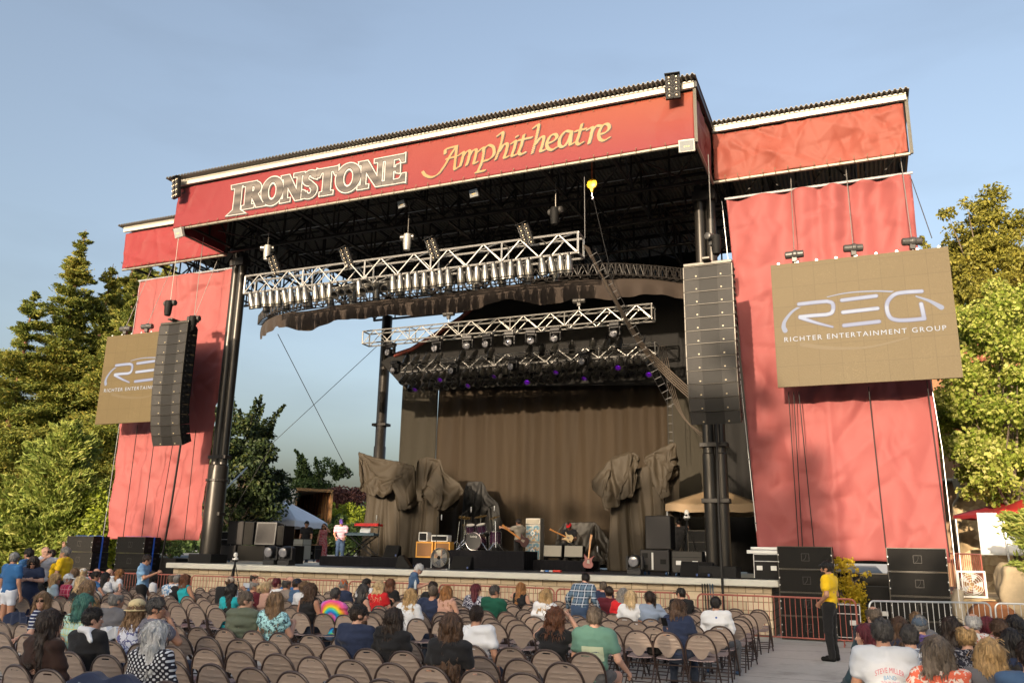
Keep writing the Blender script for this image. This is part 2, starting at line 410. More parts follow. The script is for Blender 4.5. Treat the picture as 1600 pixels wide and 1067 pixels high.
# ---------------------------------------------------------------- canopy
RX0, RX1, RY0, RY1 = -21.02, -3.37, 20.0, 32.8
WX0, WX1, WY0, WY1 = -26.15, 1.80, 22.6, 29.0
ROOFM = pm('roof_sheet_dark', (0.03, 0.03, 0.03), 0.5, 0.3, 0.15, 2)
UNDER = pm('roof_sheet_underside', (0.13, 0.125, 0.11), 0.5, 0.2, 0.2, 1)
GUT = pm('cream_gutter', (0.46, 0.44, 0.38), 0.42, 0.1, 0.08, 0.7)
TR = pm('black_truss_paint', (0.020, 0.017, 0.015), 0.45, 0.1, 0.2, 4, spec=0.4)
can = thing('stage_canopy', 'open black steel stage canopy with corrugated roof and round columns', 'canopy', (-12.2, 26, 0))
def corr(x0, x1, y0, y1, z, per=0.13, hgt=0.055):
    m = MB(); V = []; F = []; n = int((x1-x0)/per)*4; pat = (0, 1, 1, 0)
    for i in range(n+1):
        x = x0+(x1-x0)*i/n; zz = z+hgt*pat[i % 4]
        V += [(x, y0, zz), (x, y1, zz), (x, y0, zz+0.02), (x, y1, zz+0.02)]
    for i in range(n):
        a = i*4; F += [(a, a+4, a+5, a+1), (a+2, a+3, a+7, a+6), (a, a+2, a+6, a+4)]
    m.add(V, F); return m
corr(RX0-0.22, RX1+0.12, 19.6, 33.1, 14.04).build('roof_sheet', UNDER, can, True)
corr(WX0-0.15, RX0-0.22, 22.25, 29.2, 14.03).build('roof_sheet', UNDER, can, True)
corr(RX1+0.12, WX1+0.1, 22.25, 29.2, 14.03).build('roof_sheet', UNDER, can, True)
def chan(x0, x1, y):
    m = MB(); m.bx(x0, x1, y, y+0.02, 13.845, 14.035); m.bx(x0, x1, y+0.02, y+0.09, 13.845, 13.86); m.bx(x0, x1, y-0.03, y-0.001, 13.99, 14.03)
    m.build('gutter', GUT, can, True)
chan(RX0-0.15, RX1+0.02, 19.86); chan(WX0-0.05, RX0-0.2, 22.45); chan(RX1+0.05, WX1+0.02, 22.45)
m = MB(); m.bx(RX1+0.02, RX1+0.1, 19.88, 22.4, 13.86, 14.03); m.bx(RX0-0.2, RX0-0.12, 19.88, 22.4, 13.86, 14.03); m.build('side_fascia', ROOFM, can, True)
def mem(m, p, q, r): m.cyl(p, q, r, n=5, caps=False)
def joist(m, a, b, z0, z1, step, rc=0.06, rb=0.035):
    a = np.array(a, float); b = np.array(b, float); L = np.linalg.norm(b-a); n = max(2, int(round(L/step))); P = [a+(b-a)*i/n for i in range(n+1)]
    up = np.array([0, 0, 1.0])
    mem(m, [*a[:2], z0], [*b[:2], z0], rc); mem(m, [*a[:2], z1], [*b[:2], z1], rc)
    for i in range(n):
        p, q = P[i], P[i+1]
        mem(m, [*p[:2], z0], [*p[:2], z1], rb)
        if i % 2 == 0: mem(m, [*p[:2], z0], [*q[:2], z1], rb)
        else: mem(m, [*p[:2], z1], [*q[:2], z0], rb)
    mem(m, [*b[:2], z0], [*b[:2], z1], rb)
for y in (20.22, 22.7, 25.1, 27.5, 29.9, 32.6):
    m = MB(); joist(m, (RX0+0.1, y), (RX1-0.1, y), 12.47, 13.86, 1.2); m.build('roof_truss', TR, can, True)
for x in (RX0+0.12, -18.6, -16.5, -14.3, -12.2, -10.1, -7.9, -5.8, RX1-0.12):
    m = MB(); joist(m, (x, 20.3), (x, 32.6), 12.62, 13.80, 1.25, 0.055); m.build('cross_truss', TR, can, True)
m = MB()
for i in range(12): mem(m, (RX0, 20.6+i*1.08, 13.97), (RX1, 20.6+i*1.08, 13.97), 0.04)
for i, (x, y) in enumerate([(-20, 21), (-16, 25), (-12.2, 21), (-8, 25), (-5, 21)]): mem(m, (x, y, 12.52), (x+2.2, y+4, 12.52), 0.03)
m.build('purlins', TR, can, True)
m = MB()
for y in (21.3, 24.0, 26.3): mem(m, (RX0+0.3, y, 13.55), (RX1-0.3, y+0.05, 13.55), 0.018)
m.build('conduit', STEEL, can, True)
for x0, x1 in ((WX0, RX0-0.12), (RX1+0.12, WX1-0.06)):
    for y in (22.75, 25.5, 28.6):
        m = MB(); joist(m, (x0, y), (x1, y), 12.47, 13.86, 1.0); m.build('wing_truss', TR, can, True)
    for k in range(5):
        x = x0+(x1-x0)*k/4; m = MB(); joist(m, (x, 22.8), (x, 28.6), 12.55, 13.8, 1.1, 0.05); m.build('wing_cross_truss', TR, can, True)
m = MB()
for p, q in (((RX0, 20.02, 12.31), (RX1, 20.02, 12.31)), ((WX0, 22.62, 12.31), (RX0, 22.62, 12.31)), ((RX1, 22.62, 12.33), (WX1, 22.62, 12.33)),
             ((RX1, 20.0, 12.3), (RX1, 22.6, 12.3)), ((RX0, 20.0, 12.3), (RX0, 22.6, 12.3)), ((RX1+0.02, 19.96, 12.3), (RX1+0.02, 19.96, 13.95)), ((WX1+0.02, 22.56, 12.3), (WX1+0.02, 22.56, 13.95))): mem(m, p, q, 0.045)
m.build('edge_pipe', pm('weathered_steel', (0.20, 0.185, 0.15), 0.5, 0.4, 0.2, 3), can, True)
COLM = pm('satin_black_column', (0.030, 0.027, 0.024), 0.33, 0.5, 0.12, 1.2)
def column(x, y, z1, low=5.0):
    m = MB(); m.lathe((x, y, 0), [(0.34, SZ+0.3), (0.34, low-0.35), (0.30, low-0.32)], 28); 
    for k in range(2): m.lathe((x-0.14+0.28*k, y+0.02*k, 0), [(0.165, low-0.3), (0.165, z1)], 20)
    o = m.build('column', COLM, can, True, smooth=True)
    m = MB()
    m.lathe((x, y, 0), [(0.335, low-0.9), (0.39, low-0.9), (0.39, low-0.82), (0.335, low-0.82)], 24, caps=False)
    m.build('collar', TR, can, True, bevel=0.01)
    for zz in (3.0, low-0.05): MB().box((x, y, zz), (0.76, 0.34, 0.12)).build('collar', TR, can, True, bevel=0.01)
    MB().box((x, y, z1-0.35), (0.62, 0.42, 0.3)).build('collar', TR, can, True, bevel=0.01)
    m = MB(); m.box((x, y-0.06, SZ+0.155), (0.98, 0.80, 0.30)); m.build('column_base', BLACKBOX, can, True, bevel=0.02)
column(-20.82, 23.15, 12.5)
MB().lathe((-19.98, 32.3, 0), [(0.27, SZ), (0.27, 6.4), (0.24, 6.45), (0.24, 12.5)], 24).build('column', COLM, can, True, smooth=True); MB().box((-19.98, 32.3, 7.4), (0.7, 0.5, 0.12)).build('collar', TR, can, True, bevel=0.01)
def pair_column(x, y, z1):
    for k in range(2):
        m = MB(); m.lathe((x-0.155+0.31*k, y+0.03*k, 0), [(0.175, SZ+0.3), (0.175, 4.6), (0.15, 4.63), (0.15, z1)], 20); m.build('column', COLM, can, True, smooth=True)
    for zz in (3.35, 4.85): MB().box((x, y, zz), (0.74, 0.40, 0.12)).build('collar', TR, can, True, bevel=0.01)
    MB().box((x, y, z1-0.35), (0.66, 0.42, 0.3)).build('collar', TR, can, True, bevel=0.01)
    m = MB(); m.box((x+0.02, y-0.06, SZ+0.155), (0.98, 0.80, 0.30)); m.build('column_base', BLACKBOX, can, True, bevel=0.02)
pair_column(-3.72, 23.15, 12.5)
m = MB(); m.lathe((-3.9, 32.3, 0), [(0.3, SZ), (0.3, 12.5)], 16); m.build('column', COLM, can, True, smooth=True)

# ---------------------------------------------------------------- printed banners and drapes
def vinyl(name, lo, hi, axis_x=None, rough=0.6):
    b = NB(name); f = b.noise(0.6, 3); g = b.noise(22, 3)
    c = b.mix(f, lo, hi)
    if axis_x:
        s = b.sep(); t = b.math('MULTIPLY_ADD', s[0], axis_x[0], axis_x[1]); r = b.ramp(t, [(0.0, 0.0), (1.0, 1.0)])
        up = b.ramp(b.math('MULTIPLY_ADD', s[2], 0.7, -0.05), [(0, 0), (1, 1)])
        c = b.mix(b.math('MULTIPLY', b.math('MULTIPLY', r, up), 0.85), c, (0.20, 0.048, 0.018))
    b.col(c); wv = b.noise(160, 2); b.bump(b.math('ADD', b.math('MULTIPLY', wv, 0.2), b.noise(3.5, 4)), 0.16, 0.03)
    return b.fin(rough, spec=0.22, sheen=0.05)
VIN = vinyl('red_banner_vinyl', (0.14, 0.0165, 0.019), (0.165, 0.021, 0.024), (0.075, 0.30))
VINW = vinyl('wing_banner_vinyl', (0.185, 0.044, 0.030), (0.22, 0.057, 0.039))
VINL = vinyl('left_wing_vinyl', (0.165, 0.020, 0.022), (0.195, 0.027, 0.028))
DRP = vinyl('red_drape_fabric', (0.215, 0.056, 0.056), (0.262, 0.074, 0.070), None, 0.65)
def crease(X, Z, seed, n=14, w=3.0, h=1.5, amp=0.035):
    """sharp-ridged random folds like those of a tensioned vinyl sheet"""
    r = np.random.default_rng(seed); out = np.zeros_like(X); x0, x1, z0, z1 = X.min(), X.max(), Z.min(), Z.max()
    for k in range(n):
        cx, cz = r.uniform(x0, x1), r.uniform(z0, z1); a = r.uniform(-1.0, 1.0) if r.random() < 0.55 else r.uniform(1.0, 2.1); L = r.uniform(0.25, 0.6)*h; wd = r.uniform(0.06, 0.16)*h
        u = (X-cx)*cos(a)+(Z-cz)*sin(a); v = -(X-cx)*sin(a)+(Z-cz)*cos(a)
        out += amp*r.uniform(0.4, 1.0)*r.choice([-1, 1])*np.exp(-(u/L)**2)*np.exp(-np.abs(v)/wd)
    return out
def sheet(name, x0, x1, z0, z1, y, fn, mat, parent=None, step=0.06, ex=None, zb=None, thick=0.006):
    """hanging sheet: fn(X, Z) gives the push towards +y"""
    nx = max(2, int((x1-x0)/step)); nz = max(2, int((z1-z0)/step)); S, T = np.meshgrid(np.linspace(0, 1, nx+1), np.linspace(0, 1, nz+1), indexing='ij')
    X = x0+(x1-x0)*S; zlo = z0 if zb is None else zb(S); Z = zlo+(z1-zlo)*T
    if ex is not None: X = ex(S, T, X)
    Y = y+fn(X, Z); V = np.stack([X, Y, Z], -1).reshape(-1, 3); n = len(V); W = V+np.array([0, thick, 0])
    I = np.arange(n).reshape(nx+1, nz+1); q = np.stack([I[:-1, :-1], I[1:, :-1], I[1:, 1:], I[:-1, 1:]], -1).reshape(-1, 4)
    E = []
    for a in (I[0, :], I[-1, ::-1], I[::-1, 0], I[:, -1]): E.append(np.stack([a[:-1], a[1:], a[1:]+n, a[:-1]+n], -1))
    return put(name, np.concatenate([V, W]), np.concatenate([q, q[:, ::-1]+n]+E), mat, parent, True)
def main_fn(X, Z):
    P = np.stack([X, X*0, Z], -1)
    return 0.02*vnoise(P, (0.35, 1, 0.9), 3)+crease(X, Z, 4, 110, h=1.3, amp=0.055)*(0.10+0.90*np.clip((np.abs(X+12.0)-7.3)/1.2, 0, 1))
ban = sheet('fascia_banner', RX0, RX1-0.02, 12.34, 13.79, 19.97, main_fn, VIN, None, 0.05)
tag(ban, 'long dark red banner lettered Ironstone Amphitheatre along the roof front', 'banner')
def wingR(X, Z): return 0.03*vnoise(np.stack([X, X*0, Z], -1), (0.8, 1, 0.9), 8)+crease(X, Z, 12, 90, h=1.4, amp=0.075)
def wingL(X, Z): return 0.03*vnoise(np.stack([X, X*0, Z], -1), (0.8, 1, 0.9), 18)+crease(X, Z, 22, 40, h=1.5, amp=0.055)
tag(sheet('wing_banner', RX1+0.06, WX1-0.07, 12.38, 13.79, 22.56, wingR, VINW, None, 0.045), 'blank wrinkled orange red banner under the right wing roof', 'banner')
tag(sheet('wing_banner', WX0, RX0-0.08, 12.36, 13.79, 22.56, wingL, VINL, None, 0.06), 'blank red banner under the left wing roof', 'banner')
def side_banner(x, seed, label):
    nx, nz = 40, 24; S, T = np.meshgrid(np.linspace(0, 1, nx+1), np.linspace(0, 1, nz+1), indexing='ij'); Y = 20.05+2.45*S; Z = 12.36+1.43*T
    X = x+crease(Y, Z, seed, 22, h=1.3, amp=0.05); V = np.stack([X, Y, Z], -1).reshape(-1, 3); I = np.arange(len(V)).reshape(nx+1, nz+1)
    q = np.stack([I[:-1, :-1], I[1:, :-1], I[1:, 1:], I[:-1, 1:]], -1).reshape(-1, 4); n = len(V)
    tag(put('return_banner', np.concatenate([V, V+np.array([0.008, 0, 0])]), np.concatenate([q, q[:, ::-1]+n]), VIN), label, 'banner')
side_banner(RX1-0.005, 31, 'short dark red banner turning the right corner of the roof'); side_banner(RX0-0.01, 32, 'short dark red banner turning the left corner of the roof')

def drapeR(X, Z):
    P = np.stack([X, X*0, Z], -1); t = np.clip((Z-1.8)/10.2, 0, 1); c = np.abs(X+0.72)
    seam = 0.09*np.exp(-c/0.10); fan = 0.16*vnoise(np.stack([np.arctan2(X+0.72, Z+2.5)*11, X*0, t*1.5], -1), 1.0, 43)*np.clip(1.2-t, 0, 1)
    hang = 0.13*np.sin(X*6.4+0.9*np.sin(Z*0.8)+1.5*np.sin(X*1.3))*t**2.2
    return -seam+fan+hang+0.05*vnoise(P, (0.7, 1, 0.5), 41)+crease(X, Z, 44, 300, h=1.2, amp=0.085)+0.06*vnoise(np.stack([X*1.1+Z*0.25, X*0, Z*0.28], -1), 1.0, 47)
def drapeL(X, Z):
    P = np.stack([X, X*0, Z], -1); t = np.clip((Z-2)/10, 0, 1); c = X+22.9
    return 0.12*np.tanh(c*6)*1.0*np.exp(-np.abs(c)/1.3)+0.12*vnoise(np.stack([X*1.9, X*0, Z*0.14], -1), 1.0, 57)+0.05*np.sin((X+25.8)*4.6)*np.clip(1.0-(X+25.8)/1.2, 0, 1)+0.04*vnoise(P, (0.7, 1, 0.5), 51)+crease(X, Z, 54, 280, h=1.2, amp=0.080)
dr = sheet('side_drape', -3.10, 1.80, 1.85, 12.02, 23.25, drapeR, DRP, None, 0.07, ex=lambda S, T, X: X+(1-T)*(0.40*(1-S)-0.06*S), zb=lambda S: 1.86+0.25*np.clip((S-0.03)/0.15, 0, 1)*np.clip(1.4-S*2, 0, 1)-0.1*np.exp(-((S-0.47)/0.12)**2))
tag(dr, 'tall red fabric drape with a centre seam hanging behind the right screen', 'drape')
dl = sheet('side_drape', -25.85, -21.15, 2.1, 12.0, 23.25, drapeL, DRP, None, 0.07, ex=lambda S, T, X: X+(1-T)*(0.1*(1-S)-0.28*S), zb=lambda S: 2.1+0.02*np.sin(S*9))
tag(dl, 'tall red fabric drape hanging behind the left screen beside the column', 'drape')
m = MB(); m.tube([(-3.14, 23.25, 12.05), (1.84, 23.25, 12.06)], 0.04, 8); tag(m.build('drape_pipe', STEEL), 'thin pipe carrying the top of the right drape', 'pipe')
m = MB(); m.tube([(-25.9, 23.25, 12.03), (-21.1, 23.25, 12.03)], 0.04, 8); tag(m.build('drape_pipe', STEEL), 'thin pipe carrying the top of the left drape', 'pipe')

def ties(parent, x0, x1, z, y, n, zt=None):
    m = MB(); r = random.Random(n)
    for i in range(n):
        x = x0+(x1-x0)*(i+.5)/n; m.tube([(x, y, z+.06), (x+r.uniform(-.03, .03), y-.05, z-.03), (x+r.uniform(-.06, .06), y+.03, z-.10)], 0.008, 4); m.lathe((x, y-.008, z+.06), [(0.008, 0), (0.016, 0), (0.016, .005)], 8, (0, -1, 0))
        if zt: m.lathe((x, y-.008, zt), [(0.008, 0), (0.016, 0), (0.016, .005)], 8, (0, -1, 0))
    o = m.build('rope_ties', pm('tan_rope', (0.12, 0.085, 0.045), 0.8), parent, True); o['kind'] = 'stuff'
ties(ban, RX0+.2, RX1-.2, 12.34, 19.93, 44, 13.74); w_b = [o for o in bpy.data.objects if o.name.startswith('wing_banner')]
ties(w_b[0], RX1+.2, WX1-.2, 12.38, 22.50, 14, 13.74); ties(w_b[1], WX0+.2, RX0-.2, 12.36, 22.50, 13, 13.74)
# ---------------------------------------------------------------- lettering of the banner
class Flat:
    def __init__(s, x0, x1, z0, z1, h):
        s.x0, s.z0, s.h = x0, z0, h; s.X, s.Z = np.meshgrid(np.arange(x0, x1, h), np.arange(z0, z1, h), indexing='ij'); s.F = np.full(s.X.shape, 9.0)
    def poly(s, pts):
        d = np.full(s.X.shape, -9.0); n = len(pts); A = sum(pts[i][0]*pts[(i+1) % n][1]-pts[(i+1) % n][0]*pts[i][1] for i in range(n)); sg = 1 if A > 0 else -1
        for i in range(n):
            (ax, az), (bx, bz) = pts[i], pts[(i+1) % n]; L = math.hypot(bx-ax, bz-az)
            d = np.maximum(d, sg*((s.X-ax)*(bz-az)-(s.Z-az)*(bx-ax))/L)
        s.F = np.minimum(s.F, d)
    def ring(s, cx, cz, rx, rz, tx, tz, cut=None):
        def e(a, b): return (np.sqrt(((s.X-cx)/a)**2+((s.Z-cz)/b)**2)-1)*min(a, b)
        d = np.maximum(e(rx, rz), -e(rx-tx, rz-tz))
        if cut is not None: d = np.maximum(d, cut(s.X, s.Z))
        s.F = np.minimum(s.F, d)
    def seg(s, a, b, r):
        ax, az = a; dx, dz = b[0]-ax, b[1]-az; t = np.clip(((s.X-ax)*dx+(s.Z-az)*dz)/max(dx*dx+dz*dz, 1e-12), 0, 1)
        s.F = np.minimum(s.F, np.hypot(s.X-ax-t*dx, s.Z-az-t*dz)-r)
    def mesh(s, lev=0.0, dx=0.0, dz=0.0): return grid_fill(s.F-lev, s.x0+dx, s.z0+dz, s.h)
def spline(pts, n=10):
    P = [np.array(p, float) for p in pts]; P = [2*P[0]-P[1]]+P+[2*P[-1]-P[-2]]; out = []
    for i in range(1, len(P)-2):
        for k in range(n):
            t = k/n; out.append(0.5*((2*P[i])+(P[i+1]-P[i-1])*t+(2*P[i-1]-5*P[i]+4*P[i+1]-P[i+2])*t*t+(3*P[i]-P[i-1]-3*P[i+1]+P[i+2])*t**3))
    return out+[P[-2]]
def lay(name, VF, y, fn, mat, parent):
    V, F = VF
    if not V: return None
    A = np.array(V); Y = y+(fn(A[:, 0], A[:, 1]) if fn is not None else 0)
    m = MB(); m.v = [(a[0], yy, a[1]) for a, yy in zip(A, np.broadcast_to(Y, (len(A),)))]
    # long runs are split so that they follow the cloth
    for f in F: m.f.append(f); m.m.append(0)
    return m.build(name, mat, parent, True)
H = 0.86; BX = float(atY(359, 330, 19.95)[0]); BXE = float(atY(632, 265, 19.95)[0]); BZ = 12.63
SF = Flat(BX-0.3, BX+6.0, 12.35, 13.78, 0.013)
def L(x, pts): SF.poly([(BX+(x+px)*H, BZ+pz*H) for px, pz in pts])
def RNG_(x, cx, cz, rx, rz, tx, tz, cut=None): SF.ring(BX+(x+cx)*H, BZ+cz*H, rx*H, rz*H, tx*H, tz*H, cut)
def bar(x, x0, x1, z0, z1): L(x, [(x0, z0), (x1, z0), (x1, z1), (x0, z1)])
T_, t_ = 0.20, 0.085
x = 0.0    # I, dropped below the line
bar(x, 0.16, 0.36, -0.15, 1.0); L(x, [(0.0, 1.0), (0.02, 0.88), (0.2, 0.93), (0.52, 0.93), (0.52, 1.0)]); L(x, [(0.0, -0.16), (0.5, -0.16), (0.36, -0.05), (0.12, -0.05)])
x = 0.50   # R
bar(x, 0.1, 0.29, 0, 1.0); bar(x, 0.0, 0.4, 0, 0.07); bar(x, 0.0, 0.45, 0.93, 1.0)
RNG_(x, 0.36, 0.735, 0.28, 0.265, 0.19, 0.09, lambda X, Z, q=BX+(0.5+0.30)*H: q-X); L(x, [(0.30, 0.52), (0.50, 0.52), (0.80, 0.0), (0.57, 0.0)]); bar(x, 0.57, 0.84, 0, 0.06)
x = 1.24; RNG_(x, 0.38, 0.5, 0.385, 0.52, 0.19, 0.09)
def letN(x, wd):
    bar(x, 0.1, 0.19, 0, 0.97); bar(x, wd-0.19, wd-0.1, 0, 1.0); L(x, [(0.02, 1.0), (0.24, 1.0), (wd-0.1, 0.0), (wd-0.24, 0.0)])
    bar(x, 0.0, 0.30, 0, 0.065); bar(x, wd-0.32, wd, 0.935, 1.0); bar(x, 0.0, 0.2, 0.935, 1.0)
letN(1.98, 0.80)
x = 2.75   # S
RNG_(x, 0.27, 0.755, 0.235, 0.26, 0.14, 0.085, lambda X, Z, a=BX+(2.75+0.27)*H, c=BZ+0.70*H: np.minimum(X-a, c-Z) if False else np.where(X > a, c+0.10*H-Z, -1.0))
RNG_(x, 0.27, 0.25, 0.255, 0.265, 0.14, 0.085, lambda X, Z, a=BX+(2.75+0.27)*H, c=BZ+0.30*H: np.where(X < a, Z-c+0.10*H, -1.0))
L(x, [(0.06, 0.70), (0.24, 0.52), (0.48, 0.30), (0.46, 0.42), (0.30, 0.60), (0.10, 0.76)]); L(x, [(0.42, 0.98), (0.49, 0.98), (0.49, 0.72), (0.44, 0.74)]); L(x, [(0.03, 0.28), (0.08, 0.26), (0.10, 0.02), (0.03, 0.02)])
x = 3.30; bar(x, 0.25, 0.45, 0, 1.0); bar(x, 0.0, 0.70, 0.91, 1.0); bar(x, 0.15, 0.55, 0, 0.07); L(x, [(0, 1), (0, 0.74), (0.05, 0.74), (0.12, 0.92)]); L(x, [(0.70, 1), (0.70, 0.74), (0.65, 0.74), (0.58, 0.92)])
x = 4.0; RNG_(x, 0.41, 0.5, 0.41, 0.52, 0.20, 0.09)
letN(4.80, 0.86)
x = 5.63; bar(x, 0.1, 0.30, 0, 1.0); bar(x, 0, 0.68, 0.925, 1.0); bar(x, 0, 0.72, 0, 0.08); bar(x, 0.3, 0.52, 0.48, 0.55); L(x, [(0.68, 1), (0.68, 0.76), (0.63, 0.76), (0.55, 0.93)]); L(x, [(0.72, 0), (0.72, 0.26), (0.66, 0.26), (0.57, 0.07)]); L(x, [(0.46, 0.40), (0.52, 0.38), (0.52, 0.65), (0.46, 0.63)])
sx = (BXE-BX)/(6.35*H)  # fit the word to its length on the banner
def chrome_mat():
    b = NB('printed_chrome'); s = b.sep(); t = b.math('MULTIPLY_ADD', s[2], 0.83, 0.0); n = b.noise(1.2, 2)
    t = b.math('ADD', t, b.math('MULTIPLY_ADD', n, 0.10, -0.05))
    b.col(b.ramp(t, [(0.0, (0.018, 0.014, 0.012)), (0.18, (0.085, 0.07, 0.06)), (0.36, (0.018, 0.014, 0.012)), (0.50, (0.09, 0.075, 0.062)), (0.66, (0.022, 0.017, 0.014)), (0.80, (0.13, 0.11, 0.095)), (1.0, (0.03, 0.024, 0.02))])); return b.fin(0.45)
CHP = chrome_mat(); INK = pm('printed_dark_ink', (0.015, 0.009, 0.009), 0.5); PWH = pm('printed_white', (0.34, 0.32, 0.30), 0.5)
def stretch(VF): return ([(BX+(a-BX)*sx, b) for a, b in VF[0]], VF[1])
lay('letter_shadow', stretch(SF.mesh(0.072, 0.026, -0.03)), 19.950, main_fn, INK, ban)
lay('letter_outline', stretch(SF.mesh(0.060)), 19.946, main_fn, PWH, ban)
lay('letter_ring', stretch(SF.mesh(0.030)), 19.942, main_fn, INK, ban)
lay('letter_face', stretch(SF.mesh(0.018)), 19.938, main_fn, CHP, ban)
AMP = [[(82, 362), (100, 385), (140, 396), (185, 372), (230, 310), (265, 248), (302, 198)], [(302, 198), (294, 270), (287, 343), (308, 335)], [(236, 279), (300, 264)], [(226, 246), (230, 220), (265, 207), (302, 199)],
       [(318, 255), (345, 238), (336, 285), (322, 328)], [(338, 270), (365, 235), (386, 232), (376, 285), (364, 320)], [(379, 265), (406, 228), (428, 225), (420, 270), (411, 308), (432, 302)],
       [(440, 235), (475, 212), (465, 290), (437, 360)], [(424, 367), (480, 355)], [(472, 225), (505, 195), (538, 208), (540, 253), (510, 284), (476, 294)],
       [(566, 135), (600, 115), (586, 190), (552, 284)], [(576, 235), (606, 190), (628, 190), (620, 235), (607, 273), (632, 267)],
       [(655, 185), (680, 170), (672, 215), (657, 261), (682, 256)], [(688, 142), (692, 138)], [(735, 130), (716, 200), (702, 240), (715, 254), (740, 242)], [(698, 166), (782, 146)],
       [(796, 85), (828, 65), (815, 140), (787, 244)], [(806, 190), (841, 145), (862, 145), (851, 195), (840, 231), (864, 226)],
       [(880, 185), (920, 170), (945, 145), (935, 125), (905, 135), (881, 180), (887, 214), (915, 224), (945, 206)],
       [(1037, 108), (1000, 106), (965, 150), (961, 194), (985, 204), (1015, 170), (1040, 108), (1031, 165), (1031, 190), (1056, 178)],
       [(1105, 60), (1086, 130), (1072, 174), (1086, 189), (1111, 176)], [(1065, 105), (1130, 90)], [(1140, 95), (1172, 80), (1165, 125), (1150, 181)], [(1165, 112), (1195, 72), (1226, 70)],
       [(1215, 125), (1255, 112), (1280, 85), (1270, 60), (1240, 66), (1213, 115), (1219, 154), (1246, 164), (1279, 146)]]
AF = Flat(-12.2, -4.6, 12.36, 13.78, 0.012)
for stroke in AMP:
    for p in spline(stroke, 9):
        q = atY(640+p[0]/4.103, 180+p[1]/4.103, 19.95); wn = 0.036
        AF.seg((q[0]-wn*0.90, q[2]-wn*0.43), (q[0]+wn*0.90, q[2]+wn*0.43), 0.0155)
GOLD = pm('printed_gold', (0.27, 0.135, 0.038), 0.5)
lay('script_shadow', AF.mesh(0.008, 0.016, -0.016), 19.950, main_fn, INK, ban); lay('script', AF.mesh(0.0), 19.944, main_fn, GOLD, ban)

# ---------------------------------------------------------------- stage curtains
def curtain_mat(name, lo, hi, sc=1.4):
    b = NB(name); f = b.noise(1.0, 4, b.map((sc, 1, 0.12))); g = b.noise(240, 2); b.col(b.mix(f, lo, hi)); b.bump(g, 0.15, 0.01); return b.fin(0.75, spec=0.25, sheen=0.15)
BRN = curtain_mat('brown_mesh_curtain', (0.0165, 0.0100, 0.0040), (0.028, 0.0172, 0.0072))
SCR = curtain_mat('olive_scrim', (0.016, 0.013, 0.0072), (0.021, 0.0175, 0.0105))
BLK = curtain_mat('black_velour', (0.003, 0.0028, 0.0028), (0.006, 0.0055, 0.005))
def folds(X, Z):
    P = np.stack([X, X*0, Z*0.06], -1); return 0.10*np.sin(X*7.0+1.8*vnoise(P, 0.9, 61))*(0.35+0.65*(vnoise(P, 0.45, 62)*0.5+0.5))+0.04*vnoise(np.stack([X, X*0, Z], -1), (6, 1, 0.5), 63)
tag(sheet('backdrop_curtain', -16.75, -6.2, 1.42, 9.4, 31.6, folds, BRN, None, 0.08), 'wide brown pleated curtain across the back of the stage', 'curtain')
tag(sheet('scrim', -18.50, -16.72, 1.42, 9.4, 31.5, lambda X, Z: 0.02*np.sin(X*9), SCR, None, 0.1), 'flat olive scrim at the left end of the backdrop', 'curtain')
tag(sheet('scrim', -6.75, -4.9, 1.42, 9.4, 31.3, lambda X, Z: 0.03*np.sin(X*5), SCR, None, 0.1), 'flat olive scrim at the right end of the backdrop', 'curtain')
tag(sheet('masking_drape', -5.0, -2.3, 1.42, 12.4, 31.0, folds, BLK, None, 0.1), 'black masking drape behind the right columns', 'curtain')
nx, nz = 60, 40
S, T = np.meshgrid(np.linspace(0, 1, nx+1), np.linspace(0, 1, nz+1), indexing='ij'); Yd = 24.2+6.8*S; Zd = 1.42+10.8*T
V = np.stack([-2.75+0.08*np.sin(Yd*8), Yd, Zd], -1).reshape(-1, 3); I = np.arange(len(V)).reshape(nx+1, nz+1); q = np.stack([I[:-1, :-1], I[1:, :-1], I[1:, 1:], I[:-1, 1:]], -1).reshape(-1, 4)
tag(put('masking_drape', V, q, BLK), 'black masking drape closing the right side of the stage', 'curtain')
VP = [(-20.35, 24.1), (-19.4, 23.35), (-18.2, 22.85), (-16.8, 22.7), (-14, 22.68), (-12.2, 22.68), (-9, 22.68), (-6.9, 22.85), (-5.7, 23.4), (-4.55, 24.2)]
VS = np.array(spline([(a, b, 0) for a, b in VP], 18)); n = len(VS); nz = 8; L_ = np.cumsum(np.r_[0, np.linalg.norm(np.diff(VS, axis=0), axis=1)])
V = []
for i in range(n):
    sag = 0.10*sin(L_[i]*1.3)+0.06*sin(L_[i]*2.9+1)+(0.25 if i < 30 or i > n-30 else 0)*0.3
    for j in range(nz+1):
        t = j/nz; V.append((VS[i, 0], VS[i, 1]+0.05*sin(L_[i]*9)*t-0.04*sin(pi*t), 9.93-(0.58+0.05*sin(L_[i]*2.2))*t+sag*(0.25+0.6*t)-0.05))
I = np.arange(len(V)).reshape(n, nz+1); q = np.stack([I[:-1, :-1], I[1:, :-1], I[1:, 1:], I[:-1, 1:]], -1).reshape(-1, 4)
tag(put('valance', V, q, curtain_mat('dark_brown_valance', (0.024, 0.0165, 0.012), (0.036, 0.025, 0.018), 0.6)), 'long dark brown valance hung from the curved black truss', 'valance')

